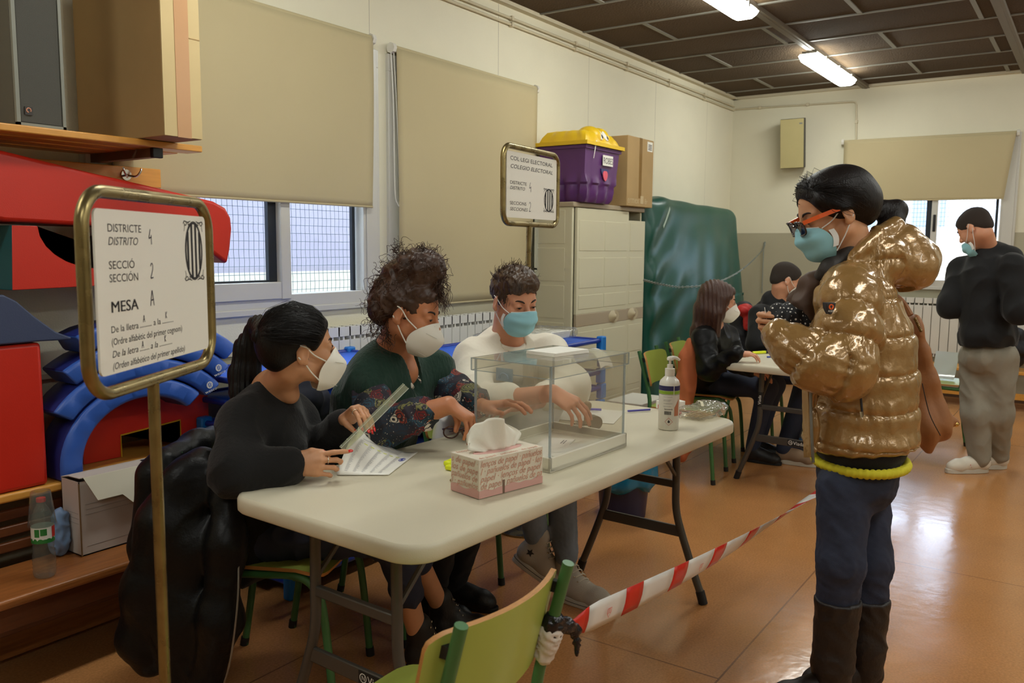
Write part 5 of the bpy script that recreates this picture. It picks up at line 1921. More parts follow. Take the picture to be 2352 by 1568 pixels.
def envelope(c, yaw, z, label, tilt=0.0, L=0.20, W=0.105):
    R = rotm('Z', uyaw + yaw) @ rotm('Y', tilt)
    p = uo + UR @ A(c[0], c[1], z)
    g = G().at(p, R); g.box((-L / 2, -W / 2, 0), (L / 2, W / 2, 0.0022))
    t = g.build('envelope', m_env, smooth=0); tag(t, label, 'envelope')
    g = G().at(p, R)
    g.v.append((np.array([(-L / 2, W / 2, 0.0024), (L / 2, W / 2, 0.0024), (0, -W * 0.12, 0.0028)])) @ R.T + p); g.f.append([0, 2, 1]); g.mi.append(0); g.n = 3
    g.build('flap', m_env, t, smooth=0)
    g = G().at(p, R)
    for k in range(2): g.box((L * 0.12, -W * 0.30 + k * 0.009, 0.0022), (L * 0.36, -W * 0.30 + k * 0.009 + 0.004, 0.0028))
    g.build('print', m_envp, t, smooth=0)
    return t


envelope((0.255, 0.170, 0), 0.35, 0.0135, 'white envelope farthest from the camera inside the ballot box', 0.0)
envelope((0.225, 0.075, 0), -0.02, 0.0135, 'white printed envelope lying along the near wall inside the ballot box', 0.0)
envelope((0.088, 0.128, 0), 0.9, 0.0165, 'white envelope at the left corner inside the ballot box', 0.0)
# ballot pads on the lid
pc = A(2.39, 1.468, TZ + uh + 0.001)
o = None
Rp = rotm('Z', -0.16)
for k in range(3):
    g = G().at(pc + A(0.0, 0.0, k * 0.0038), rotm('Z', -0.16 + 0.03 * (k - 1))); g.box((-0.088, -0.062, 0), (0.088, 0.062, 0.0036))
    o = g.build('ballot_pad', m_placard, smooth=0); tag(o, 'white pad of ballot papers on the ballot box lid, %s of three' % ('lowest', 'middle', 'topmost')[k], 'paper', 'ballot pads on the box lid')

# --- tissue box
m_tb = mat('tissue_box_cream', (222, 212, 194), 0.55)
m_tp = mat('tissue_box_pink', (214, 166, 158), 0.55)
tyaw = math.atan2(1.280 - 1.331, 2.007 - 1.771)
TR = rotm('Z', tyaw)
to = A(1.771, 1.331, TZ)
tl, tw, th = 0.243, 0.120, 0.108
t = thing('tissue_box', 'cream and pink box of tissues with script lettering on the main table', 'tissue box', to + TR @ A(tl / 2, tw / 2, 0))
g = G().at(to, TR); g.box((0, 0, 0), (tl, tw, th)); g.build('carton', m_tb, t, bevel=0.0015)
g = G().at(to, TR)
xs = np.linspace(0, tl, 26)
g.grid(np.array([[(x, -0.0005, h) for x in xs] for h in (0.0, 1)]) * 1.0)
V = g.v[-1]
V = to + np.array([[x, -0.0006, 0.0005] for x in xs] + [[x, -0.0006, 0.021 + 0.004 * math.sin(x * 90) * math.sin(x * 37)] for x in xs]) @ TR.T
g.v[-1] = V
ys = np.linspace(0, tw, 14)
n0 = g.n
g.grid(np.array([[(-0.0006, y, z) for y in ys] for z in (0.0005, 1)]))
V = to + np.array([[-0.0006, y, 0.0005] for y in ys] + [[-0.0006, y, 0.022 + 0.004 * math.sin(y * 80)] for y in ys]) @ TR.T
g.v[-1] = V
g.build('pink_band', m_tp, t, smooth=0)
g = G().at(to, TR)
rows = ['lenços de papel · pañuelos', 'l · pañuelos de papel · len', 'papel · lenços de papel', 'de papel · pañuelos de pa']
for k, s in enumerate(rows):
    text_geo(g, s, 0.026, A(0.004, -0.0008, 0.086 - k * 0.0205), A(1, 0, 0), A(0, 0, 1), shear=0.35, width=tl - 0.010)
rows2 = ['s de papel ·', 'los de pape', 'pañuelos de', 'l · pañuelos']
for k, s in enumerate(rows2):
    text_geo(g, s, 0.026, A(-0.0008, tw - 0.003, 0.086 - k * 0.0205), A(0, -1, 0), A(0, 0, 1), shear=0.35, width=tw - 0.008)
for k, s in enumerate(('de papel · pañuelos · de papel', 'lenços · papel · pañuelos')):
    text_geo(g, s, 0.022, A(0.006, 0.004 + k * 0.095, th + 0.0006), A(1, 0, 0), A(0, 1, 0), shear=0.35, width=tl - 0.02)
g.build('lettering', mat('tissue_box_script', (206, 150, 128), 0.6), t, smooth=0)
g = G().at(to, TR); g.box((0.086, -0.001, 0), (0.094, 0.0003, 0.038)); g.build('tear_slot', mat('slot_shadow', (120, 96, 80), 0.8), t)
g = G().at(to, TR)
ov = [(tl / 2 + 0.09 * math.cos(a), tw / 2 + 0.028 * math.sin(a)) for a in np.linspace(0, 2 * PI, 30, endpoint=False)]
g.prism(ov, th, th + 0.0008); g.build('opening', m_tp, t, smooth=0)
# the tissue standing out of it
nu, nv = 26, 14
Pts = np.zeros((nu, nv, 3))
for i in range(nu):
    for j in range(nv):
        u, v = i / (nu - 1), j / (nv - 1)
        wid = 0.110 + 0.115 * math.sin(min(1, v * 1.4) * PI / 2) - 0.09 * max(0, v - 0.45) * 1.5
        x = tl / 2 - 0.012 * v + (u - 0.5) * wid + 0.01
        top = 0.094 - 0.045 * abs(u - 0.45) ** 1.3 * 2.0
        z = th + v * top + 0.012 * math.sin(u * 14) * v * (1 - v) - 0.075 * max(0, 0.16 - u) * 3 * v
        y = tw / 2 + (0.022 * math.sin(u * 8.5 + 0.5) + 0.010 * math.sin(u * 21)) * (0.25 + v) + 0.018 * (v - 0.3)
        Pts[i, j] = to + TR @ A(x, y, z)
g = G(); g.slab(Pts, 0.0012); tis = g.build('tissue', mat('tissue_white', (232, 228, 214), 0.8, bump=0.1, bscale=60), t, smooth=180)
Pts2 = np.array([[Pts[i, j] + TR @ A(0.01 + 0.012 * math.sin(i), 0.020 + 0.014 * math.sin(i * 0.6), -0.012 - 0.02 * (j / nv)) for j in range(nv)] for i in range(3, nu - 2)])
Pts2[:, :, 2] = np.maximum(Pts2[:, :, 2], TZ + th)
g = G(); g.slab(Pts2, 0.0012); g.build('tissue', MATS['tissue_white'], t, smooth=180)

# --- hand sanitizer pump bottle
m_san = mat('sanitizer_white', (226, 222, 210), 0.3, coat=0.3)
sp = A(2.913, 1.295, TZ)
t = thing('sanitizer_bottle', 'white pump bottle of hand sanitizer on the main table', 'bottle', sp)
hs = 0.185
sr = 0.0385
g = G(); g.lathe([(sr - 0.003, 0), (sr, 0.004), (sr, hs - 0.012), (sr - 0.004, hs), (sr - 0.016, hs + 0.012), (0.0165, hs + 0.018), (0.0165, hs + 0.022)], 32, c=sp); g.build('bottle_body', m_san, t)
g = G(); g.lathe([(0.0185, hs + 0.018), (0.0185, hs + 0.045), (0.011, hs + 0.046), (0.011, hs + 0.060), (0.005, hs + 0.061), (0.005, hs + 0.075), (0.012, hs + 0.076), (0.013, hs + 0.084), (0.008, hs + 0.090)], 24, c=sp)
d = A(_rt[0], _rt[1], 0); d /= np.linalg.norm(d)
g.tube(spline([sp + A(0, 0, hs + 0.083), sp + d * 0.02 + A(0, 0, hs + 0.085), sp + d * 0.036 + A(0, 0, hs + 0.076)], 4), [0.009, 0.008, 0.008, 0.007, 0.006, 0.006, 0.005, 0.0045, 0.004], 10)
g.build('pump', m_san, t, smooth=50)
facing = math.atan2(-sp[1], -sp[0])


def wrap(g, r, a0, a1, z0, z1, n=14):
    an = np.linspace(facing + a0, facing + a1, n)
    g.grid(np.array([[(sp[0] + r * math.cos(a), sp[1] + r * math.sin(a), sp[2] + z) for a in an] for z in (z0, z1)]))


def cyl_text(name, s, size, a0, z, m, parent, width, r=None):
    """lettering bent round the bottle"""
    g = G(); text_geo(g, s, size, A(0, 0, 0), A(1, 0, 0), A(0, 1, 0), width=width)
    if not g.v: return
    V = np.concatenate(g.v); r = r or sr + 0.0008
    an = facing + a0 + V[:, 0] / r
    W = np.stack([sp[0] + r * np.cos(an), sp[1] + r * np.sin(an), sp[2] + z + V[:, 1]], 1)
    mesh_obj(name, W, g.f, m, parent, smooth=0)


g = G(); wrap(g, sr + 0.0004, -2.9, 0.42, 0.150, 0.168, 30); wrap(g, sr + 0.0004, 0.50, 2.9, 0.150, 0.168, 24)
lb = g.build('blue_band', mat('label_navy', (46, 42, 92), 0.5), t, smooth=60)
g = G(); wrap(g, sr + 0.0004, -2.9, 0.42, 0.137, 0.149, 30); wrap(g, sr + 0.0004, 0.50, 2.9, 0.137, 0.149, 24); g.build('green_band', mat('label_lime', (140, 176, 50), 0.5), t, smooth=60)
g = G(); wrap(g, sr + 0.0003, -2.9, 0.42, 0.1345, 0.1355, 30); wrap(g, sr + 0.0003, 0.5, 2.9, 0.1345, 0.1355, 20); g.build('thin_line', m_ink, t, smooth=60)
g = G(); V0 = g
an = np.linspace(facing + 0.55, facing + 1.1, 10)
g.grid(np.array([[(sp[0] + (sr + 0.0005) * math.cos(a), sp[1] + (sr + 0.0005) * math.sin(a), sp[2] + 0.055 + 0.045 * k * (a - facing) * 1.3) for a in an] for k in (0, 1)])); g.build('hand_picture', mat('label_skin_print', (196, 128, 96), 0.5), t, smooth=60)
m_tinyink = mat('tiny_print', (96, 92, 96), 0.6)
cyl_text('lettering', 'bactotrends', 0.0095, -0.42, 0.078, m_ink, t, 0.030)
for k, (z, s) in enumerate(((0.126, 'solución hidroalcohólica'), (0.115, 'modo de empleo'), (0.111, 'aplicar en las manos'), (0.101, 'composición'), (0.090, 'fabricado'))):
    cyl_text('lettering', s, 0.0042, -0.55, z, m_tinyink, t, 0.034 - 0.004 * (k % 3))
g = G()
for i in range(15):
    wrap(g, sr + 0.0006, -0.42 + i * 0.045, -0.42 + i * 0.045 + (0.022 if i % 3 else 0.035), 0.060, 0.073, 3)
g.build('barcode', m_ink, t, smooth=0)
# flammable warning diamond
dm = A(math.cos(facing + 0.02), math.sin(facing + 0.02), 0)
dc = sp + dm * (sr + 0.0010) + A(0, 0, 0.034)
du = A(-dm[1], dm[0], 0)
g = G(); stroke_geo(g, [(0.0, 0.0145), (0.0145, 0.0), (0, -0.0145), (-0.0145, 0), (0.0, 0.0145)], 0.0012, dc, du, A(0, 0, 1)); g.build('warning_diamond', m_lab_red, t, smooth=0)
g = G().at(dc, np.stack([du, A(0, 0, 1), dm], 1)); g.prism([(0.0, 0.0075), (0.0025, 0.002), (0.0042, 0.0035), (0.0045, -0.001), (0.0025, -0.0045), (-0.0025, -0.0045), (-0.0045, -0.0005), (-0.0028, 0.003)], 0, 0.0004); g.build('flame_symbol', m_ink, t, smooth=0)

# --- small white medicine-like carton, red pen, bag of swabs at the far end
R = rotm('Z', -0.5)
c = A(3.29, 1.455, TZ)
t = thing('small_carton', 'small white and red carton behind the sanitizer bottle', 'box', c)
g = G().at(c, R); g.box((-0.05, -0.035, 0), (0.05, 0.035, 0.034)); g.build('carton', m_placard, t, bevel=0.001)
g = G().at(c, R); g.box((-0.051, -0.036, 0.002), (-0.0, 0.02, 0.018)); g.box((-0.03, -0.025, 0.033), (0.03, 0.02, 0.0346)); g.build('red_print', m_lab_red, t, smooth=0)
g = G(); g.tube([(3.05, 1.345, TZ + 0.006), (3.20, 1.37, TZ + 0.006)], 0.005, 10)
o = g.build('pen', m_lab_red, smooth=50); tag(o, 'red pen on the main table beside the bag of swabs', 'pen')
t = thing('swab_bag', 'clear bag of wooden sticks with a paper tag on the main table', 'bag', (3.22, 1.29, TZ))
S = Sdf(0.005); bc2 = A(3.215, 1.285, TZ + 0.022)
S.box(bc2, (0.10, 0.065, 0.020), R=rotm('Z', -0.15), rad=0.015)
S.ell(bc2 + A(0.09, -0.01, 0.015), (0.05, 0.06, 0.012))
S.build('bag_film', clear_mat('swab_bag_film', (244, 242, 236), haze=0.16, ior=1.5, gloss=0.08), t, wrinkle=folds(0.004, 22, 12))
rr_ = random.Random(3)
for k in range(16):
    a = -0.15 + rr_.uniform(-0.12, 0.12)
    c = bc2 + A(-0.03 + rr_.uniform(-.006, .006), -0.035 + 0.0045 * k, -0.012 + 0.004 * (k % 3))
    g = G(); d2 = A(math.cos(a), math.sin(a), 0.0)
    g.tube([c - d2 * 0.055, c + d2 * 0.055], 0.0016, 6); g.build('wooden_stick', mat('stick_wood', (206, 176, 122), 0.6), t)
g = G(); g.slab(np.array([[A(3.17, 1.27, TZ + 0.050) + A(0.085 * u, 0.05 * u - 0.012 * v, 0.008 * math.sin(u * 5) + 0.012 * u) for v in (0, 1)] for u in np.linspace(0, 1, 8)]), 0.001); g.build('paper_tag', mat('cream_paper', (226, 220, 190), 0.6), t)

# --- white plastic tray, rubber stamp, papers and a blue pen behind the ballot box
t = thing('plastic_tray', 'white plastic tray behind the ballot box', 'tray', (2.66, 1.77, TZ))
R = rotm('Z', -0.3)
c = A(2.655, 1.765, TZ)
g = G().at(c, R)
def rring(lx, ly, z, r=0.02):
    out = []
    for sx, sy, a0 in ((1, 1, 0), (-1, 1, 90), (-1, -1, 180), (1, -1, 270)):
        for a in np.linspace(a0, a0 + 90, 5):
            a = math.radians(a); out.append((sx * (lx - r) + r * math.cos(a), sy * (ly - r) + r * math.sin(a), z))
    return out
rg = [rring(0.10, 0.075, 0.0), rring(0.125, 0.095, 0.075), rring(0.133, 0.103, 0.076), rring(0.133, 0.103, 0.072 + 0.008), rring(0.122, 0.092, 0.080), rring(0.10, 0.073, 0.006)]
g.grid(np.array(rg), wrap=True); g.add(rg[0], [tuple(range(len(rg[0]) - 1, -1, -1))]); g.add(rg[-1], [tuple(range(len(rg[-1])))])
g.build('tray_body', mat('tray_white', (224, 226, 226), 0.35), t, smooth=50)
m_stamp = mat('stamp_wood', (142, 118, 84), 0.5)
sc = A(2.715, 1.535, TZ)
t = thing('rubber_stamp', 'wooden handled rubber stamp under the hand of the young man in white', 'stamp', sc)
g = G(); g.lathe([(0.018, 0.022), (0.012, 0.035), (0.011, 0.07), (0.016, 0.088), (0.015, 0.10), (0.008, 0.106)], 18, c=sc); g.build('handle', m_stamp, t, smooth=60)
g = G().at(sc, rotm('Z', -0.6)); g.tube(spline([(-0.05, 0, 0.018), (-0.02, 0, 0.024), (0.0, 0, 0.024), (0.02, 0, 0.02)], 4), 0.010, 10); g.tube([(0.03, -0.018, 0.026), (0.03, 0.018, 0.026)], 0.026, 18); g.build('stamp_head', mat('stamp_brown', (112, 100, 76), 0.4), t, smooth=50)
pz_ = TZ + 0.0006
def sheet(pts, label, z=pz_, th=0.001, m=None):
    g = G(); n = 8
    P = np.array([[((A(*pts[0]) * (1 - u) + A(*pts[1]) * u) * (1 - v) + (A(*pts[3]) * (1 - u) + A(*pts[2]) * u) * v) for v in np.linspace(0, 1, n)] for u in np.linspace(0, 1, n)])
    P = np.concatenate([P, np.full((n, n, 1), z)], 2)
    g.slab(P, th)
    o = g.build('paper_sheet', m or m_placard, smooth=0)
    return tag(o, label, 'paper')
sheet([(2.86, 1.50), (3.12, 1.58), (3.05, 1.83), (2.79, 1.76)], 'blank white paper on the main table behind the ballot box', TZ + 0.0012)
g = G(); g.tube([(3.01, 1.70, TZ + 0.012), (3.045, 1.655, TZ + 0.010)], 0.005, 8); g.tube([(2.955, 1.765, TZ + 0.05), (3.01, 1.70, TZ + 0.012)], 0.0045, 8); o = g.build('ballpoint_pen', mat('pen_blue', (70, 66, 190), 0.35), smooth=50); tag(o, 'blue ballpoint pen held over the blank paper behind the ballot box', 'pen')
g = G(); g.tube([(3.10, 1.56, TZ + 0.0065), (3.185, 1.50, TZ + 0.0065)], 0.0045, 8); o = g.build('ballpoint_pen', mat('pen_violet', (86, 80, 168), 0.35), smooth=50); tag(o, 'violet ballpoint pen lying beside the ballot box corner', 'pen')
for a, b, lab in (((1.56, 1.72), (1.60, 1.60), 'near'), ((2.83, 1.40), (2.87, 1.47), 'far')):
    pass

# --- highlighters and pencil
m_hl = mat('highlighter_yellow', (226, 236, 30), 0.35)


def highlighter(p, yaw, label):
    R = rotm('Z', yaw)
    t = thing('highlighter', label, 'highlighter', p)
    g = G().at(p, R); g.box((-0.035, -0.013, 0.0), (0.038, 0.013, 0.016)); g.build('barrel', m_hl, t, bevel=0.005)
    g = G().at(p, R); g.box((0.040, -0.012, 0.001), (0.085, 0.012, 0.015)); g.box((0.045, -0.006, 0.0145), (0.082, 0.006, 0.019)); g.build('cap', m_hl, t, bevel=0.004)
    g = G().at(p, R); g.box((0.0375, -0.0125, 0.0005), (0.0405, 0.0125, 0.0155)); g.build('seam', m_ink, t)
    return t


highlighter(A(2.02, 1.622, TZ), 0.10, 'yellow highlighter behind the tissue box, farther of the two')
highlighter(A(1.985, 1.586, TZ), 0.05, 'yellow highlighter touching the tissue box, nearer of the two')
g = G(); g.tube([(1.955, 1.545, TZ + 0.004), (1.86, 1.50, TZ + 0.004)], 0.0035, 8); g.tube([(1.955, 1.545, TZ + 0.004), (1.967, 1.551, TZ + 0.004)], [0.0035, 0.0006], 8)
o = g.build('pencil', mat('pencil_wood', (150, 120, 80), 0.5)); tag(o, 'pencil half hidden behind the tissue box', 'pencil')

# --- list paper under the woman's hands
cn = [A(1.712, 1.815, TZ + 0.002), A(1.804, 1.692, TZ + 0.002), A(2.067, 1.806, TZ + 0.002), A(1.915, 1.925, TZ + 0.085)]
n = 14
P = np.zeros((n, n, 3))
for i in range(n):
    for j in range(n):
        u, v = i / (n - 1), j / (n - 1)
        q = (cn[0] * (1 - u) + cn[1] * u) * (1 - v) + (cn[3] * (1 - u) + cn[2] * u) * v
        lift = 0.095 * max(0, (1 - u) * 1.15 - 0.15) ** 1.6 * v ** 0.8 + 0.01 * (1 - u) * math.sin(v * PI)
        q[2] = TZ + 0.0022 + lift
        P[i, j] = q
g = G(); g.slab(P, 0.001)
lp = g.build('printed_list', m_placard, smooth=180); tag(lp, 'printed list with a blue stamp, half lifted, under the hands of the ponytailed woman', 'paper')


def on_list(u, v, e=0.0008):
    i, j = min(u, 0.999) * (n - 1), min(v, 0.999) * (n - 1)
    a, b = int(i), int(j)
    f, h = i - a, j - b
    return (P[a, b] * (1 - f) + P[a + 1, b] * f) * (1 - h) + (P[a, b + 1] * (1 - f) + P[a + 1, b + 1] * f) * h + A(0, 0, e)


g = G()
rl = random.Random(5)
for col in range(5):
    u = 0.12 + col * 0.16
    for r_ in range(34):
        v = 0.06 + r_ * 0.021
        l = rl.uniform(0.035, 0.07)
        g.grid(np.array([[on_list(u, v), on_list(u + l, v)], [on_list(u, v + 0.005), on_list(u + l, v + 0.005)]]))
for r_ in range(5):
    g.grid(np.array([[on_list(0.15 + 0.1 * r_ % 0.3, 0.80 + r_ * 0.035), on_list(0.75, 0.80 + r_ * 0.035)], [on_list(0.15 + 0.1 * r_ % 0.3, 0.808 + r_ * 0.035), on_list(0.75, 0.808 + r_ * 0.035)]]))
g.build('print', mat('list_print', (150, 148, 156), 0.7), lp, smooth=0)
g = G()
for k in range(6):
    u = 0.2 + k * 0.11; v = 0.70 + 0.01 * math.sin(k)
    g.grid(np.array([[on_list(u, v, 0.001), on_list(u + 0.06, v, 0.001)], [on_list(u, v + 0.02, 0.001), on_list(u + 0.06, v + 0.02, 0.001)]]))
g.build('highlighted_lines', mat('highlight_ink', (226, 232, 110), 0.7), lp, smooth=0)
g = G()
sc_ = (0.90, 0.62)
for rr2 in (0.055, 0.042):
    q = [on_list(sc_[0] + rr2 * math.cos(a), sc_[1] + rr2 * 1.2 * math.sin(a), 0.0010) for a in np.linspace(0, 2 * PI, 24)]
    g.tube(q, 0.0006, 4)
for k in range(3):
    g.tube([on_list(sc_[0] - 0.02, sc_[1] - 0.02 + 0.02 * k, 0.001), on_list(sc_[0] + 0.02, sc_[1] - 0.02 + 0.02 * k, 0.001)], 0.0009, 4)
g.build('blue_stamp', mat('stamp_ink', (76, 86, 170), 0.7), lp, smooth=0)

# --- clear ruler held by the ponytailed woman
r0_, r1_ = at(786, 1032, 2.44), at(932, 886, 2.56)
d = (r1_ - r0_); Lr = np.linalg.norm(d); d /= Lr
upv = np.cross(d, A(_fw)); upv /= np.linalg.norm(upv)
upv = -upv if upv[2] < 0 else upv
nr = np.cross(d, upv)
t = thing('ruler', 'clear plastic ruler held slanting by the ponytailed woman', 'ruler', r0_)
Rr = np.stack([d, upv, nr], 1)
g = G().at(r0_, Rr); g.box((0, -0.012, -0.002), (Lr, 0.012, 0.002)); g.build('ruler_blade', clear_mat('ruler_plastic', (238, 240, 220), haze=0.22, hazecol=(225, 226, 205), ior=1.5, gloss=0.05), t, bevel=0.001)
for s_ in (-0.0125, 0.0045):
    g = G().at(r0_, Rr); g.box((0, s_, 0.0018), (Lr, s_ + 0.0022, 0.0036)); g.build('bright_edge', clear_mat('ruler_edge', (230, 232, 220), haze=0.5, hazecol=(235, 236, 225), ior=1.5), t)

# --- leopard glasses in the curly woman's hand
m_leo = mat('leopard_frame', (92, 58, 44), 0.3, var=0.6, vscale=120)
gl = A(2.312, 1.822, TZ)
t = thing('eyeglasses', 'folded glasses with leopard pattern frames in the hand of the curly haired woman', 'glasses', gl)
Rg = rotm('Z', -0.75)
g = G().at(gl, Rg)
for sx in (-0.033, 0.033):
    g.tube([(sx + 0.026 * math.cos(a), 0.0, 0.024 + 0.021 * math.sin(a)) for a in np.linspace(0, 2 * PI, 22, endpoint=False)], 0.0028, 8, closed=True)
g.tube([(-0.008, 0, 0.03), (0.008, 0, 0.03)], 0.0025, 8)
g.build('frame', m_leo, t, smooth=180)
for sx in (-1, 1):
    g = G().at(gl, Rg); g.tube(spline([(sx * 0.06, 0, 0.034), (sx * 0.058, 0.012, 0.035), (sx * 0.02, 0.02 + 0.006 * sx, 0.032), (-sx * 0.035, 0.022 + 0.006 * sx, 0.02)], 5), 0.0024, 8); g.build('temple', mat('frame_violet', (70, 40, 66), 0.3), t)

# --- far table: highlighter, pens, paper, backpack
t2z = 0.7415
p = onz(1748, 812, t2z)
R = rotm('Z', -0.55)
t = thing('highlighter', 'yellow highlighter with black cap on the far table', 'highlighter', p)
g = G().at(p, R); g.tube([(-0.07, 0, 0.009), (0.035, 0, 0.009)], 0.009, 10); g.build('barrel', m_hl, t)
g = G().at(p, R); g.tube([(0.036, 0, 0.009), (0.075, 0, 0.009)], 0.0095, 10); g.build('cap', m_ink, t)
q = onz(1768, 819, t2z + 0.005); g = G(); g.tube([q - A(0.02, -0.01, 0), q + A(0.04, -0.03, 0)], 0.005, 8); o = g.build('pen', mat('pen_blue2', (40, 70, 170), 0.4)); tag(o, 'blue pen on the far table beside the yellow highlighter', 'pen')
q = onz(1790, 806, t2z + 0.001); g = G().at(q, rotm('Z', -0.3)); g.box((-0.10, -0.15, 0), (0.11, 0.06, 0.0012)); o = g.build('paper_sheet', m_placard, smooth=0); tag(o, 'white paper on the far table in front of the seated man in black', 'paper')
# water bottle on the empty chair
m_lab_blue = mat('label_blue', (70, 130, 190), 0.5)


def lab_blue(p, r, z0, z1, t):
    g = G(); g.lathe([(r, z0), (r, z1)], 28, c=p, cap=False); lb = g.build('label', m_lab_blue, t)
    g = G(); g.lathe([(r + 0.0004, z0), (r + 0.0004, z0 + 0.012)], 28, c=p, cap=False); g.build('white_band', m_lab_white, lb)


bottle('water_bottle', (4.83, 2.16, 0.449), 0.031, 0.225, 'water bottle with a blue label standing on the empty green chair', m_white_plastic, lab_blue)
bottle('water_bottle', (5.60, 1.52, 0.0), 0.033, 0.27, 'clear water bottle on the floor under the far table', m_white_plastic, lab_blue)

# --- red and white barrier tape from the near chair
m_tred = mat('tape_red', (206, 40, 30), 0.3)
m_twht = mat('tape_white', (226, 224, 220), 0.3)
tp0, tp1 = A(1.452, 0.845, 0.665), A(3.20, 0.855, 0.470)
tp0 = at(1300, 1445, 1.80)
tp1 = at(1857, 1146, 3.10)
t = thing('barrier_tape', 'red and white striped barrier tape stretched from the near chair past the standing woman', 'tape', tp0)
Ltape = np.linalg.norm(tp1 - tp0)
dt = (tp1 - tp0) / Ltape
side = np.cross(dt, A(0, 0, 1)); side /= np.linalg.norm(side)
upt = np.cross(side, dt)
ends = [0.0]
k = 0
while ends[-1] < Ltape + 0.15:
    ends.append(ends[-1] + (0.085 if k % 2 == 0 else 0.165)); k += 1


def tape_pt(s, v):
    f = s / Ltape
    sag = -0.022 * math.sin(PI * min(1, f))
    w = 0.010 + 0.026 * min(1, s / 0.10)
    tw = 0.15 + 0.8 * f ** 2 * 1.2
    return tp0 + dt * s + A(0, 0, sag) + (upt * math.cos(tw) + side * math.sin(tw)) * w * v + side * 0.004 * math.cos(v * 1.6)


for i in range(len(ends) - 1):
    g = G()
    g.slab(np.array([[tape_pt(s, v) for v in np.linspace(-1, 1, 5)] for s in np.linspace(ends[i], ends[i + 1], 5)]), 0.0008)
    sg = g.build('red_stripe' if i % 2 == 0 else 'white_stripe', m_tred if i % 2 == 0 else m_twht, t, smooth=180)
    if i % 4 == 1:
        s = (ends[i] + ends[i + 1]) / 2
        c = tape_pt(s, 0) - side * 0.0 ; nn = np.cross(dt, tape_pt(s, 1) - tape_pt(s, -1)); nn /= np.linalg.norm(nn)
        v_ = tape_pt(s, 1) - tape_pt(s, -1); v_ /= np.linalg.norm(v_)
        for sgn in (1, -1):
            g = G()
            sh = [(-0.009, 0.010), (0.009, 0.010), (0.009, 0.0), (0.0, -0.013), (-0.009, 0.0), (-0.009, 0.010)]
            base = c + nn * sgn * 0.005
            stroke_geo(g, sh, 0.002, base, dt * sgn, v_, ext=0.0)
            for y in (-0.002, 0.002, 0.006): stroke_geo(g, [(-0.006, y), (0.0, y + 0.001), (0.006, y)], 0.0016, base, dt * sgn, v_, ext=0.0)
            g.build('printed_emblem', m_tred, sg, smooth=0)
# the knot of white paper and black tape on the chair post
kp = at(1252, 1468, 1.66)
S = Sdf(0.004)
pd = A(0.0, -0.03, 0.12); pd /= np.linalg.norm(pd)
post = lambda z: A(1.245 + 0.175, 1.10 - 0.185 - 0.075 * max(0, (z - 0.50) / 0.285), z)
S.cap(post(0.575), post(0.625), 0.020, 0.026, k=0.01)
o = S.build('paper_wrap', mat('crumpled_white', (216, 206, 196), 0.6), wrinkle=folds(0.004, 40, 2)); tag(o, 'white crumpled wrapping round the post of the nearest chair under the black tape', 'wrapping')
S = Sdf(0.004)
S.cap(post(0.628), post(0.652), 0.022, 0.021, k=0.01)
a0 = post(0.64)
S.chain([a0 + A(0.015, -0.005, 0), a0 + A(0.045, -0.01, -0.012), a0 + A(0.07, -0.012, -0.03), a0 + A(0.095, -0.012, -0.04)], [0.018, 0.014, 0.010, 0.006], k=0.01)
S.chain([a0 + A(0.072, -0.012, -0.03), a0 + A(0.078, -0.016, -0.06), a0 + A(0.070, -0.02, -0.085)], [0.010, 0.007, 0.003], k=0.01)
o = S.build('black_tape', mat('black_gloss_tape', (18, 18, 26), 0.22, bump=0.3, bscale=60), wrinkle=folds(0.004, 45, 6)); tag(o, 'torn black sticky tape knotted to the post of the nearest chair', 'tape')

# ================================================================== PEOPLE
m_skin = mat('skin_warm', (200, 146, 108), 0.48, sss=0.15, var=0.06, vscale=30, bump=0.05, bscale=350)
m_skin2 = mat('skin_ruddy', (190, 124, 86), 0.46, sss=0.15, var=0.07, vscale=30, bump=0.06, bscale=350)
m_skin3 = mat('skin_light', (210, 150, 118), 0.48, sss=0.15, var=0.05, vscale=30, bump=0.05, bscale=350)
m_hair_blk = mat('hair_black', (15, 11, 10), 0.46, bump=0.25, bscale=260, stretch=(1, 1, 0.25), spec=0.25)
m_hair_dk = mat('hair_dark_brown', (20, 13, 11), 0.46, bump=0.25, bscale=220, stretch=(1, 1, 0.25), spec=0.25)
m_hair_curl = mat('hair_curly_brown', (62, 38, 24), 0.45, var=0.4, vscale=25)
m_hair_brn = mat('hair_brown', (70, 50, 33), 0.45, var=0.35, vscale=30)
m_mask_w = mat('mask_white', (232, 228, 218), 0.75, bump=0.05, bscale=900)
m_mask_b = mat('mask_blue', (150, 206, 220), 0.75, bump=0.05, bscale=900)
m_mask_in = mat('mask_inner_white', (226, 226, 224), 0.8)
m_eye = mat('eye_white_wet', (214, 208, 200), 0.15)
m_iris = mat('iris_dark', (30, 20, 16), 0.1)
m_brow = mat('eyebrow_dark', (38, 24, 18), 0.7)
m_red_nail = mat('nail_red', (206, 26, 20), 0.15, coat=0.8)
m_silver = mat('ring_silver', (214, 206, 190), 0.2, metal=1.0)


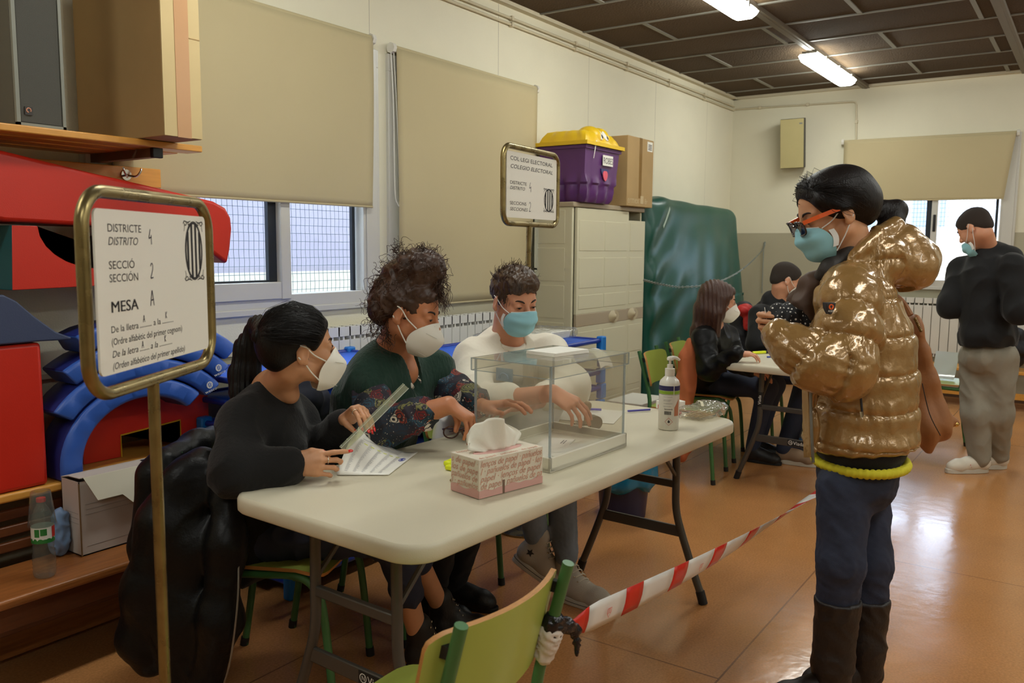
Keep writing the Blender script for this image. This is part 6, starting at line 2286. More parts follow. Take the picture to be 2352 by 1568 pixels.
def head(S, c, R, s=1.0, ear=True):
    """skull, face and ears in the head's own frame: X forward, Y left, Z up, origin between the ears"""
    S.frame(c, np.array(R) * s)                              # uniform scale folded into the frame
    k = 0.02
    E = lambda p, r, Rr=None, k=k, op='u': S_ell(S, p, r, s, Rr, k, op)
    E((-.018, 0, .036), (.096, .075, .084))
    E((.030, 0, .036), (.060, .062, .060))
    E((.036, 0, -.028), (.054, .057, .070))
    for sy in (-1, 1):
        S_cap(S, (.0, sy * .046, -.052), (.060, sy * .015, -.097), .021, .017, s, .025)
        E((.058, sy * .037, -.028), (.024, .021, .026))
        S_cap(S, (.083, sy * .012, .021), (.070, sy * .046, .018), .010, .008, s, .016)
        E((.101, sy * .013, -.035), (.011, .008, .008), k=.010)
    E((.066, 0, -.100), (.020, .022, .017))
    S_cap(S, (.088, 0, .012), (.111, 0, -.030), .0075, .011, s, .012)
    for sy in (-1, 1):
        E((.100, sy * .033, .003), (.019, .018, .012), k=.012, op='s')
        E((.0755, sy * .0325, .002), (.0155, .0155, .0145), k=.004)
    E((.087, 0, -.064), (.012, .024, .010), k=.01)
    if ear:
        for sy in (-1, 1):
            Re = rotm('Y', .25) @ rotm('Z', sy * 0.35)
            E((-.010, sy * .080, -.006), (.019, .007, .031), Re, k=.008)
            E((-.004, sy * .079, -.030), (.010, .006, .011), Re, k=.006)
            E((-.003, sy * .089, -.003), (.009, .006, .018), Re, k=.004, op='s')
    S.frame()


def S_ell(S, p, r, s, R=None, k=.02, op='u'):
    """ellipsoid in a scaled frame"""
    Rf = S.R / s
    c = S.R @ A(p) + S.t
    r = A(r) * s
    RR = Rf @ (np.eye(3) if R is None else R)
    e = np.sqrt(((RR * r) ** 2).sum(1))
    S.p.append(('ell', c - e, c + e, k * s, op, (c, r, RR)))


def S_cap(S, a, b, ra, rb, s, k=.02, op='u'):
    a, b = S.R @ A(a) + S.t, S.R @ A(b) + S.t
    r = max(ra, rb) * s
    S.p.append(('cap', np.minimum(a, b) - r, np.maximum(a, b) + r, k * s, op, (a, b, ra * s, rb * s, None)))


def face_parts(par, c, R, s=1.0, lids=0.5, brow=m_brow, look=(0, 0), brows=True):
    """eyes, lashes and eyebrows"""
    R = np.array(R)
    W = lambda p: A(c) + s * (R @ A(p))
    for sy in (-1, 1):
        ec = A(.0765, sy * .0325, .0005)
        g = G(); g.sphere(W(ec), A(.0158, .0118, .0052 * (1 - lids * 0.6)) * s, seg=16, ring=10, R=R); e = g.build('eye', m_eye, par, smooth=180)
        g = G(); g.sphere(W(ec + A(.0108, look[0] * .004, look[1] * .002 - lids * .0012)), A(.0058, .0056, .0052 * (1 - lids * 0.5)) * s, seg=14, ring=8, R=R); g.build('iris', m_iris, e, smooth=180)
        pts = []
        for u in np.linspace(-1, 1, 9):
            y = sy * .0325 + u * .0135
            z = .0005 + .0058 * (1 - lids * 0.75) * (1 - u * u) - 0.001
            x = .0765 + .0160 * math.sqrt(max(0.02, 1 - 0.55 * u * u)) + .0008
            pts.append(W((x, y, z)))
        g = G(); g.tube(pts, np.array([.0006, .0011, .0014, .0015, .0015, .0015, .0014, .0011, .0006]) * s, 6); g.build('eyelashes', m_brow, par, smooth=180)
        if brows:
            pts = [W(p) for p in spline([(.0925, sy * .014, .0185), (.0925, sy * .026, .0245), (.0845, sy * .040, .0265), (.074, sy * .050, .0205)], 4)]
            n = len(pts)
            g = G(); g.tube(pts, np.interp(np.linspace(0, 1, n), [0, .3, .7, 1], [.0026, .0034, .0026, .0008]) * s, 6); g.build('eyebrow', brow, par, smooth=180)


def mask_ffp2(par, c, R, s=1.0, ear_pts=True):
    """fold-flat white respirator with a ridge down the middle"""
    R = np.array(R)
    W = lambda p: A(c) + s * (R @ A(p))
    cen = spline([(.109, 0, -.006), (.121, 0, -.030), (.140, 0, -.062), (.122, 0, -.098), (.092, 0, -.128), (.052, 0, -.134)], 4)
    edge = spline([(.098, .020, -.010), (.070, .057, -.030), (.048, .068, -.050), (.036, .068, -.072), (.034, .058, -.100), (.034, .026, -.126)], 4)
    n = len(cen)
    m = 11
    P = np.zeros((n, 2 * m - 1, 3))
    for i in range(n):
        c0, e0 = cen[i], edge[i]
        for j in range(m):
            u = j / (m - 1)
            q = c0 * (1 - u) + e0 * u
            q = q + A(.006, .010, 0) * math.sin(PI * u) * math.sin(PI * (i + .6) / (n + .2))
            P[i, m - 1 + j] = W(q)
            P[i, m - 1 - j] = W(q * A(1, -1, 1))
    g = G(); g.slab(P[:, ::-1], 0.0018 * s)
    mk = g.build('face_mask', m_mask_w, par, smooth=32)
    g = G()
    g.tube([W(p) for p in ((.1105, .0, -.013), (.104, .022, -.019), (.094, .036, -.026))], .0016 * s, 6); g.tube([W(p) for p in ((.1105, .0, -.013), (.104, -.022, -.019), (.094, -.036, -.026))], .0016 * s, 6)
    g.build('nose_clip', mat('mask_clip_grey', (150, 150, 146), 0.5), mk)
    for sy in (-1, 1):
        g = G(); g.tube([W(p) for p in spline([(.060, sy * .066, -.036), (.025, sy * .077, -.012), (.002, sy * .084, .014), (-.016, sy * .086, .022)], 4)], .0022 * s, 6); g.build('ear_loop', m_mask_w, mk)
        g = G(); g.tube([W(p) for p in spline([(.036, sy * .066, -.092), (.012, sy * .072, -.062), (-.004, sy * .080, -.036), (-.024, sy * .084, -.012)], 4)], .0022 * s, 6); g.build('ear_loop', m_mask_w, mk)
        for a, b in (((.088, sy * .050, -.044), (.118, sy * .022, -.055)), ((.072, sy * .046, -.112), (.092, sy * .022, -.122))):
            g = G(); g.tube([W(A(a) + A(.004, sy * .006, 0)), W(A(b) + A(.006, sy * .006, 0))], .0008 * s, 5); g.build('seam', mat('mask_seam', (190, 186, 174), 0.8), mk)
    return mk


def mask_surgical(par, c, R, s=1.0, drop=0.0):
    """pleated blue surgical mask"""
    R = np.array(R)
    W = lambda p: A(c) + s * (R @ A(p))
    d = A(0, 0, -drop)
    cen = spline([(.110, 0, -.010), (.127, 0, -.030), (.128, 0, -.055), (.116, 0, -.085), (.096, 0, -.116), (.066, 0, -.128)], 5)
    edge = spline([(.072, .056, -.022), (.060, .064, -.034), (.050, .068, -.050), (.044, .068, -.070), (.042, .062, -.094), (.044, .040, -.120)], 5)
    n = len(cen)
    m = 13
    P = np.zeros((n, 2 * m - 1, 3))
    for i in range(n):
        t = i / (n - 1)
        for j in range(m):
            u = j / (m - 1)
            q = cen[i] * (1 - u) + edge[i] * u
            q = q + A(.013, .014, 0) * math.sin(PI * min(1, u * 1.02)) * (0.55 + 0.45 * math.sin(PI * t))
            pl = 0.0030 * math.sin(t * 3 * 2 * PI + 0.6) * (1 - u ** 4)
            q = q + A(pl, 0, 0) + d
            P[i, m - 1 + j] = W(q); P[i, m - 1 - j] = W(q * A(1, -1, 1))
    g = G(); g.slab(P[:, ::-1], 0.0016 * s)
    mk = g.build('face_mask', m_mask_b, par, smooth=60)
    g = G(); g.tube([W(cen[0] * (1 - u) + edge[0] * u * A(1, 1, 1) + A(.010, .014, 0) * math.sin(PI * u) * 0.55 + d) for u in np.linspace(0, 1, 9)][::-1] + [W((cen[0] * (1 - u) + edge[0] * u + A(.010, .014, 0) * math.sin(PI * u) * 0.55 + d) * A(1, -1, 1)) for u in np.linspace(0, 1, 9)][1:], .0022 * s, 6); g.build('mask_top_hem', m_mask_in, mk)
    for sy in (-1, 1):
        g = G(); g.slab(np.array([[W(A(.052 - .016 * v, sy * (.068 + .003 * math.sin(u * PI)), -.036 - .050 * u) + A(-.006 * math.sin(u * PI), 0, 0) + d) for v in (0, 1)] for u in np.linspace(0, 1, 7)]), 0.001 * s); g.build('mask_side_gape', m_mask_in, mk)
        g = G(); g.tube([W(A(p) + d * k_) for p, k_ in zip(spline([(.066, sy * .062, -.026), (.035, sy * .074, -.012), (.004, sy * .083, .014), (-.014, sy * .086, .022)], 4), np.linspace(1, 0, 13))], .0018 * s, 6); g.build('ear_loop', m_mask_in, mk)
        g = G(); g.tube([W(A(p) + d * k_) for p, k_ in zip(spline([(.042, sy * .060, -.100), (.014, sy * .072, -.066), (-.004, sy * .081, -.038), (-.022, sy * .084, -.014)], 4), np.linspace(1, 0, 13))], .0018 * s, 6); g.build('ear_loop', m_mask_in, mk)
    return mk


def hand(S, wrist, X, Zd, side=1, s=1.0, curl=(0.35, 0.5, 0.35), curls=None, thumb=((.026, .030, -.010), (.056, .050, -.020), (.083, .058, -.026)), splay=1.0):
    """palm, four jointed fingers and a thumb; X wrist to knuckles, Zd back of the hand; side=1 right hand, -1 left"""
    X = A(X) / np.linalg.norm(X)
    Z = A(Zd) - X * (A(Zd) @ X)
    Z /= np.linalg.norm(Z)
    Y = np.cross(Z, X) * side
    W = lambda p: A(wrist) + s * (X * p[0] + Y * p[1] + Z * p[2])
    mc = [(.088, .027, .002), (.093, .008, .005), (.088, -.012, .002), (.078, -.030, -.003)]
    ln = [(.043, .026, .020), (.047, .029, .021), (.044, .027, .020), (.035, .020, .018)]
    rr = [.0092, .0094, .0088, .0078]
    S.frame()
    for i, p in enumerate(mc):
        S.cap(W((0.0, .012 - .008 * i, 0)), W(p), .0185 * s, .0118 * s, k=.012 * s)
    S.cap(W((.03, .018, -.006)), W((.07, -.018, -.006)), .014 * s, .013 * s, k=.015 * s)
    tips = []
    for i in range(4):
        cu = curl if curls is None else curls[i]
        p = A(mc[i])
        a = 0.0
        sp_ = (0.10, 0.02, -0.06, -0.14)[i] * splay
        r = rr[i]
        pts = [p]
        for k_ in range(3):
            a += cu[k_]
            d = A(math.cos(a) * math.cos(sp_), math.cos(a) * math.sin(sp_), -math.sin(a))
            p = p + d * ln[i][k_]
            pts.append(p)
        for k_ in range(3):
            S.cap(W(pts[k_]), W(pts[k_ + 1]), r * (1 - .07 * k_) * s, r * (1 - .07 * (k_ + 1)) * s, k=.0035 * s)
        up = A(math.sin(a) * math.cos(sp_), math.sin(a) * math.sin(sp_), math.cos(a))
        tips.append((W(pts[3]), X * d[0] + Y * d[1] + Z * d[2], X * up[0] + Y * up[1] + Z * up[2], [W(q) for q in pts]))
    th = [A(q) for q in thumb]
    S.cap(W((.008, .014, -.004)), W(th[0]), .0165 * s, .0145 * s, k=.014 * s)
    S.cap(W(th[0]), W(th[1]), .0140 * s, .0112 * s, k=.006 * s)
    S.cap(W(th[1]), W(th[2]), .0110 * s, .0088 * s, k=.004 * s)
    d = th[2] - th[1]
    d = d / np.linalg.norm(d)
    td = X * d[0] + Y * d[1] + Z * d[2]
    tn = Z - td * (Z @ td)
    tips.append((W(th[2]), td, tn / np.linalg.norm(tn), [W(q) for q in th]))
    return tips


def nails(par, tips, m, s=1.0, L=.0085):
    for p, d, n, _ in tips:
        b = np.cross(n, d)
        g = G(); g.sphere(p + d * .004 * s + n * .0052 * s, A(L, .0052, .0022) * s, R=np.stack([d, b, n], 1), seg=12, ring=8); g.build('fingernail', m, par, smooth=180)


def finger_ring(par, a, b, r, m=None):
    d = A(b) - A(a)
    d /= np.linalg.norm(d)
    u = np.cross(d, A(0.3, 0.2, 0.9)); u /= np.linalg.norm(u)
    v = np.cross(d, u)
    c = A(a) * 0.55 + A(b) * 0.45
    g = G(); g.tube([c + r * (math.cos(t_) * u + math.sin(t_) * v) for t_ in np.linspace(0, 2 * PI, 20, endpoint=False)], .0014, 6, closed=True); g.build('ring', m or m_silver, par, smooth=180)


def shoe(par, name, heel, yaw, L, mats, h=.10, lace=None, sole=.025, pitch=0.0, high=True, w=.044):
    """sneaker or boot foot: heel point on the ground, toes towards yaw"""
    R = rotm('Z', yaw) @ rotm('Y', pitch)
    W = lambda p: A(heel) + R @ A(p)
    S = Sdf(.004)
    S.frame(A(heel), R)
    S.chain([(.035, 0, sole + .030), (L * .45, 0, sole + .026), (L * .72, 0, sole + .016), (L - .040, 0, sole + .010)], [w * .80, w * .86, w * .88, w * .72], k=.03)
    if high:
        S.chain([(.040, 0, sole + .03), (.042, 0, h)], [w * .82, w * .92], k=.03)
        S.chain([(.050, 0, h - .02), (L * .5, 0, sole + .04)], [w * .7, w * .6], k=.03)
    S.box((L / 2, 0, -.06), (L, .1, .06 + sole * .5), op='s', k=.002, rad=.001)
    sh = S.build(name, mats[0], par)
    g = G()
    n = 30
    rim = []
    for a in np.linspace(0, 2 * PI, n, endpoint=False):
        x = math.cos(a)
        ww = w * (0.80 + 0.16 * max(0, x)) * (1.0)
        rim.append((L / 2 + (L / 2) * math.copysign(abs(x) ** .75, x), ww * math.copysign(abs(math.sin(a)) ** .8, math.sin(a))))
    g.at(A(heel), R); g.prism(rim, 0.0, sole); g.build('sole', mats[1], sh, bevel=.004)
    return sh, W


def lay_strands(roots, tie, bulge, n, rng, ctr, jitter=.006):
    """hair paths from hairline points over the skull to a tie point"""
    out = []
    for i in range(n):
        a = roots(rng)
        pts = []
        t1 = tie + rng.normal(size=3) * .006
        for t_ in np.linspace(0, 1, 9):
            q = a * (1 - t_) + t1 * t_
            v = q - ctr
            l = np.linalg.norm(v)
            r = (np.linalg.norm(a - ctr) * (1 - t_) + np.linalg.norm(t1 - ctr) * t_) + bulge * math.sin(PI * t_)
            pts.append(ctr + v / l * r + rng.normal(size=3) * jitter * .12)
        out.append(pts)
    return out


def torso_cloth(S, J, fw_, wid=1.0, dep=0.66, waist=1.0, k=.05, hem=None, bust=0.0):
    """blends a clothed trunk from pelvis to neck"""
    fw_ = A(fw_) / np.linalg.norm(fw_)
    pel, neck = A(J['pel']), A(J['neck'])
    up = neck - pel
    mid = pel + up * .38 + A(J.get('bend', (0, 0, 0))) * .5
    ch = pel + up * .70 + A(J.get('bend', (0, 0, 0)))
    n = fw_ - up * (fw_ @ up) / (up @ up)
    n /= np.linalg.norm(n)
    q = (n, dep)
    S.chain([pel - up * .02, mid, ch, neck - up * .10], [.165 * wid, .140 * wid * waist, .160 * wid, .095 * wid], k=k, sq=q)
    for sd in ('R', 'L'):
        S.cap(ch + (A(J['sh' + sd]) - ch) * .35, A(J['sh' + sd]), .085 * wid, .062 * wid, k=k)
    if bust:
        lat = np.cross(up / np.linalg.norm(up), n)
        for sg in (-1, 1):
            S.ell(ch + n * .085 + lat * sg * .07 - up * .06, (bust, bust, bust), k=.05)
    return ch, n


def skeleton_skin(S, J, r=.8):
    """bare limbs inside the clothes so that the body is one continuous surface"""
    S.chain([J['pel'], A(J['pel']) * .5 + A(J['neck']) * .5, J['neck']], [.09, .075, .05], k=.04)
    for sd in ('R', 'L'):
        S.chain([A(J['neck']) * .7 + A(J['sh' + sd]) * .3 - A(0, 0, .03), J['sh' + sd], J['el' + sd], J['wr' + sd]], [.045, .040, .033, .022], k=.03)
        S.chain([J['pel'], J['hip' + sd], J['kn' + sd], J['an' + sd]], [.08, .06, .045, .032], k=.03)


def person(label, loc):
    return thing('person', label, 'person', loc)


# ------------------------------------------------------------------ woman with the ponytail
m_blk_knit = mat('black_knit', (12, 11, 12), 0.95, bump=0.25, bscale=350, sheen=0.12)
m_jean_dk = mat('dark_denim', (36, 44, 66), 0.8, bump=0.2, bscale=500, var=0.12, vscale=12)
m_boot_blk = mat('black_boot', (14, 14, 15), 0.5, bump=0.1, bscale=120)
m_sole_blk = mat('black_sole', (10, 10, 10), 0.7)
HS = 0.98
hc = at(688, 802, 2.50)
HR = rotm('Z', math.radians(-28)) @ rotm('Y', math.radians(-4))
J = dict(neck=at(618, 905, 2.62), shR=at(560, 968, 2.52), shL=at(672, 950, 2.86), elR=at(540, 1082, 2.38), wrR=at(676, 1070, 2.42), elL=at(728, 1040, 2.82), wrL=at(795, 965, 2.66),
         pel=A(1.70, 2.20, .53), hipR=A(1.66, 2.12, .51), hipL=A(1.82, 2.17, .51), knR=A(1.93, 1.80, .50), knL=A(2.03, 1.87, .51), anR=A(2.04, 1.78, .11), anL=A(2.25, 1.86, .13))
t = person('person, woman with a black ponytail holding a ruler over a list', (1.72, 2.12, 0))
S = Sdf(.0038)
head(S, hc, HR, HS)
S.frame()
S.chain([hc + HR @ A(-.030, 0, -.055), J['neck'] + A(.01, -.01, .02), at(668, 908, 2.57)], [.047, .052, .026], k=.03)
skeleton_skin(S, J)
dirR = at(748, 1062, 2.40) - J['wrR']
tipsR = hand(S, J['wrR'], dirR + A(0, 0, -.0), -A(_fw) + A(0, 0, .35), 1, .92,
             curls=[(.25, .30, .15), (.55, 1.0, .5), (.60, 1.1, .5), (.65, 1.1, .5)], thumb=((.028, .030, .004), (.060, .040, .004), (.092, .036, -.004)))
tipsL = hand(S, J['wrL'], at(820, 945, 2.62) - J['wrL'], A(0, 0, 1) + A(_rt) * .2, -1, .92,
             curls=[(1.05, .35, .15), (1.15, .30, .15), (1.20, .30, .15), (1.1, .35, .2)], thumb=((.026, .028, -.014), (.050, .034, -.040), (.064, .026, -.066)))
S.build('body', m_skin, t)
nails(t, tipsR[:1] + tipsR[4:], m_red_nail, .92, .0095); nails(t, tipsL, m_red_nail, .92, .0095)
finger_ring(t, tipsR[1][3][0], tipsR[1][3][1], .0098); finger_ring(t, tipsL[0][3][0], tipsL[0][3][1], .0096)
face_parts(t, hc, HR, HS, 0.25, look=(0, 0))
mask_ffp2(t, hc, HR, HS)
g = G(); g.sphere(hc + HR @ A(.004, -.086, -.020) * HS, .0018); g.build('earring', m_silver, t)
# hair
W = lambda p: hc + HS * (HR @ A(p))
S = Sdf(.0045); S.frame(hc, HR * HS)
S_ell(S, (-.024, 0, .042), (.102, .083, .088), HS); S_ell(S, (.035, 0, .060), (.058, .066, .052), HS, k=.03); S_ell(S, (-.07, 0, .01), (.055, .070, .07), HS, k=.03)
for sy in (-1, 1):
    S_cap(S, (.040, sy * .064, .045), (.022, sy * .075, -.004), .016, .008, HS, .02)
S_ell(S, (.125, 0, .004), (.078, .10, .070), HS, k=.012, op='s')
for sy in (-1, 1):
    S_ell(S, (.008, sy * .088, -.020), (.038, .030, .040), HS, k=.01, op='s')
S_ell(S, (.03, 0, -.09), (.10, .11, .07), HS, k=.02, op='s')
tie = W((-.105, .0, .050))
hr = S.build('hair', m_hair_blk, t)
S = Sdf(.0045)
pt = [tie, at(596, 752, 2.66), at(574, 800, 2.68), at(562, 860, 2.68), at(556, 905, 2.66), at(548, 945, 2.63)]
S.chain(pt, [.020, .033, .042, .044, .034, .006], k=.03)
S.cap(tie, W((-.08, 0, .045)), .026, .04, k=.03)
S.build('ponytail', m_hair_blk, hr, wrinkle=lambda V: .0025 * np.sin(V @ (A(_rt) * 420) + 3 * np.sin(V[:, 2] * 14)))
rg = np.random.default_rng(11)
pth = []
for i in range(260):
    o = rg.normal(size=3) * A(1, 1, .3)
    o = o / np.linalg.norm(o)
    rr_ = rg.uniform(.7, 1.08)
    q = spline([p + o * r_ * rr_ for p, r_ in zip(pt, (.014, .030, .041, .044, .036, .020))] + [pt[-1] + o * .018 + A(-.01, .0, -.03 - .05 * rg.random())], 3)
    pth.append(q)
ctr = W((-.02, 0, .03))


def roots1(r):
    a = r.uniform(-1.25, 1.25)
    return W((.072 * math.cos(a) + .010, .088 * math.sin(a), .085 - .055 * abs(a)))


pth += lay_strands(roots1, tie, .014, 260, rg, ctr)
g = G(); strands(g, pth, .0008, .0004); g.build('hair_strands', m_hair_blk, hr, smooth=180)
for i in range(11):
    a = i * .6
    g = G(); g.sphere(tie + HR @ A(-.004 + .006 * (i % 3), .026 * math.cos(a), .026 * math.sin(a)), .0085, seg=12, ring=8); g.build('hair_tie_bead', mat('bead_black', (10, 10, 12), 0.08, coat=1.0), hr, smooth=180)
# sweater
fwd = A(.45, -.89, 0)
S = Sdf(.0055)
ch, nn = torso_cloth(S, J, A(.6, -.75, 0), 1.02, .74, 1.02, bust=.05)
S.chain([J['shR'], J['elR'], J['wrR'] - (J['wrR'] - J['elR']) * .10], [.068, .064, .050], k=.04)
S.chain([J['shL'], J['elL'], J['wrL'] - (J['wrL'] - J['elL']) * .12], [.064, .060, .046], k=.04)
S.chain([J['pel'] + A(-.02, .03, .06), J['pel'] + A(.0, .0, -.05)], [.17, .155], k=.05)
S.cap(at(640, 850, 2.56), at(681, 902, 2.47), .062, .014, k=.008, op='s')
S.build('sweater', m_blk_knit, t, wrinkle=folds(.010, 5.5, 21, .0008, 90))
# trousers and boots
S = Sdf(.006)
S.cap(J['pel'] + A(-.02, .03, -.02), J['pel'] + A(.05, -.04, -.01), .13, .125, k=.05)
S.chain([J['hipR'], J['knR'], J['knR'] * .45 + J['anR'] * .55], [.085, .064, .052], k=.04)
S.chain([J['hipL'], J['knL'], J['knL'] * .55 + J['anL'] * .45], [.085, .064, .052], k=.04)
S.build('jeans', m_jean_dk, t, wrinkle=folds(.006, 9, 4))
for an, kn, yw in ((J['anR'], J['knR'], -0.95), (J['anL'], J['knL'], -0.75)):
    d = A(math.cos(yw), math.sin(yw), 0)
    sh, Wf = shoe(t, 'ankle_boot', A(an[0], an[1], 0) - d * .045, yw, .245, (m_boot_blk, m_sole_blk), h=.165, sole=.028)
    for k_ in range(5):
        for sy in (-1, 1):
            p = Wf((.075 + .012 * k_, sy * .021, .165 - .022 * k_))
            g = G(); g.tube([p + .0042 * (math.cos(a) * np.cross(d, A(0, 0, 1)) + math.sin(a) * A(0, 0, 1)) + d * .010 for a in np.linspace(0, 2 * PI, 10, endpoint=False)], .0013, 5, closed=True); g.build('eyelet', m_silver, sh)

# her leather jacket over the chair back
m_leather = mat('black_leather', (11, 11, 12), 0.42, bump=0.12, bscale=120, spec=0.22)
jt = thing('leather_jacket', 'black leather jacket hung over the chair back of the ponytailed woman, hanging to the floor', 'jacket', (1.48, 2.32, .1))
S = Sdf(.007)
cb = lambda u, dz, out=0.0: A(1.62, 2.36, 0) + A(.90, .43, 0) * u + A(-.43, .90, 0) * out + A(0, 0, dz)
tp = [cb(-.18, .765, .0), cb(0, .78, .0), cb(.18, .765, .0)]
S.chain(tp, [.038, .040, .038], k=.03)
for u0, u1, z1, r0, r1 in ((-.20, -.22, .20, .05, .060), (-.10, -.12, .16, .055, .055), (.0, -.02, .15, .055, .05), (.10, .08, .16, .055, .05)):
    S.chain([cb(u0, .72, .035), cb((u0 + u1) / 2, .5, .045), cb(u1, z1, .02)], [r0, r0 * 1.05, r1], k=.05)
S.chain([at(468, 1062, 2.52), at(424, 1110, 2.47), at(372, 1200, 2.44), at(338, 1350, 2.46), at(322, 1470, 2.5), at(345, 1525, 2.52)], [.042, .055, .062, .060, .056, .035], k=.05)
S.chain([at(520, 1085, 2.44), at(520, 1250, 2.40), at(508, 1420, 2.40), at(480, 1560, 2.43)], [.040, .048, .050, .045], k=.06)
S.chain([at(455, 1095, 2.50), at(440, 1250, 2.47), at(420, 1420, 2.47), at(425, 1560, 2.49)], [.050, .062, .066, .055], k=.06)
S.build('jacket_shell', m_leather, jt, wrinkle=folds(.006, 4, 31, .0006, 30), smooth=4)
zp = [at(548, 1290, 2.375), at(547, 1360, 2.36), at(540, 1440, 2.355), at(528, 1520, 2.36), at(515, 1568, 2.37)]
g = G(); g.tube(spline(zp, 8), .0028, 6); g.build('zipper', m_steel, jt)
q = at(457, 1491, 2.395); g = G(); g.sphere(q, .007, seg=12, ring=8); g.build('snap_button', m_silver, jt)

# ------------------------------------------------------------------ curly haired woman
hc = at(941, 719, 2.90)
HR = rotm('Z', math.radians(-70)) @ rotm('Y', math.radians(13)) @ rotm('X', math.radians(-3))
J = dict(neck=at(902, 815, 3.02), shR=at(850, 868, 2.95), shL=at(992, 845, 3.18), elR=at(868, 985, 2.78), wrR=at(1030, 930, 2.74), elL=at(1045, 905, 3.15), wrL=at(1120, 935, 2.90),
         pel=A(2.22, 2.24, .54), hipR=A(2.16, 2.16, .51), hipL=A(2.33, 2.18, .51), knR=A(2.24, 1.82, .51), knL=A(2.44, 1.84, .51), anR=A(2.36, 2.0, .10), anL=A(2.52, 2.02, .10))
HS = 1.02
t = person('person, woman with piled curly brown hair in a dark green vest', (2.25, 2.15, 0))
S = Sdf(.0038)
head(S, hc, HR, HS); S.frame()
S.chain([hc + HR @ A(-.030, 0, -.055), J['neck'] + A(0, 0, .02), J['neck'] + A(.01, -.04, -.06)], [.052, .058, .055], k=.03)
skeleton_skin(S, J)
S.chain([J['elR'], J['elR'] * .45 + J['wrR'] * .55, J['wrR']], [.043, .039, .028], k=.02)
tR = hand(S, J['wrR'], at(1060, 948, 2.73) - J['wrR'], A(_rt) * .45 + A(0, 0, 1), 1, .95, curls=[(.75, .45, .25), (.85, .4, .2), (.85, .4, .2), (.80, .45, .2)], thumb=((.026, .028, -.016), (.050, .036, -.044), (.060, .026, -.070)))
tL = hand(S, J['wrL'], at(1172, 925, 2.86) - J['wrL'], A(0, 0, 1), -1, .95, curl=(.3, .4, .3))
S.build('body', m_skin2, t)
face_parts(t, hc, HR, HS, 0.8, look=(0, -1)); mask_ffp2(t, hc, HR, HS)
W = lambda p: hc + HS * (HR @ A(p))
# hair: a soft mass plus several hundred curls
rg = np.random.default_rng(23)
S = Sdf(.006); S.frame(hc, HR * HS)
S_ell(S, (-.028, 0, .045), (.102, .085, .086), HS); S_ell(S, (.03, 0, .075), (.062, .068, .045), HS, k=.03)
S_ell(S, (-.010, 0, .150), (.080, .078, .065), HS, k=.03); S_ell(S, (-.07, .01, .085), (.066, .072, .072), HS, k=.03); S_ell(S, (.028, -.01, .165), (.055, .06, .05), HS, k=.03)
S_ell(S, (-.085, -.02, .01), (.05, .07, .07), HS, k=.03)
S_ell(S, (.125, 0, -.006), (.080, .095, .092), HS, k=.012, op='s')
for sy in (-1, 1): S_ell(S, (.010, sy * .088, -.022), (.034, .030, .038), HS, k=.01, op='s')
S_ell(S, (.03, 0, -.10), (.09, .10, .06), HS, k=.02, op='s')
hr = S.build('hair', m_hair_curl, t, wrinkle=folds(.009, 14, 8, .003, 45))


def curl_path(p0, p1, rad, turns, rg, n=26):
    d = p1 - p0
    L_ = np.linalg.norm(d); d = d / L_
    u = np.cross(d, rg.normal(size=3)); u /= np.linalg.norm(u)
    v = np.cross(d, u)
    ph = rg.uniform(0, 6.28)
    side_ = u * rg.normal() * .02
    out = []
    for k_ in np.linspace(0, 1, n):
        r = rad * (0.5 + 0.5 * math.sin(PI * min(1, k_ + .2)))
        out.append(p0 + d * L_ * k_ + side_ * math.sin(PI * k_) + r * (math.cos(ph + turns * 6.28 * k_) * u + math.sin(ph + turns * 6.28 * k_) * v))
    return out


pth = []
blobs = [((-.010, 0, .150), (.084, .080, .066)), ((-.07, .0, .09), (.070, .075, .074)), ((.03, -.01, .165), (.058, .062, .052)), ((-.085, -.02, .01), (.055, .075, .075)), ((-.02, 0, .05), (.098, .090, .085))]
for i in range(620):
    c, r = blobs[i % len(blobs)]
    o = rg.normal(size=3); o /= np.linalg.norm(o)
    if i % 5 == 4 and o[0] > .3: continue
    p = A(c) + A(r) * o * rg.uniform(.9, 1.04)
    if p[0] > .055 and p[2] < .088: continue
    if abs(p[1]) > .055 and p[2] < .02 and p[0] > -.04: continue
    tng = np.cross(o, rg.normal(size=3)); tng /= np.linalg.norm(tng)
    pth.append(curl_path(W(p), W(p + tng * rg.uniform(.03, .07) + o * rg.uniform(-.004, .010)), rg.uniform(.004, .009), rg.uniform(1.2, 2.6), rg))
for px, py, ex, ey, n_ in ((1003, 625, 1018, 700, 34), (1010, 640, 1024, 712, 26), (995, 640, 1005, 690, 16), (985, 610, 1008, 615, 8), (880, 640, 862, 690, 16), (868, 680, 868, 740, 16), (874, 730, 860, 775, 16), (885, 760, 850, 770, 12), (890, 765, 895, 800, 14), (872, 640, 866, 655, 10), (905, 575, 930, 566, 14), (960, 570, 985, 575, 14)):
    for k_ in range(n_):
        a = at(px, py, 2.87) + rg.normal(size=3) * .010
        b = at(ex, ey, 2.85) + rg.normal(size=3) * .013
        pth.append(curl_path(a, b, rg.uniform(.004, .010), rg.uniform(1.0, 2.2), rg))
g = G(); strands(g, pth, .0013, .0005); g.build('curls', m_hair_curl, hr, smooth=180)
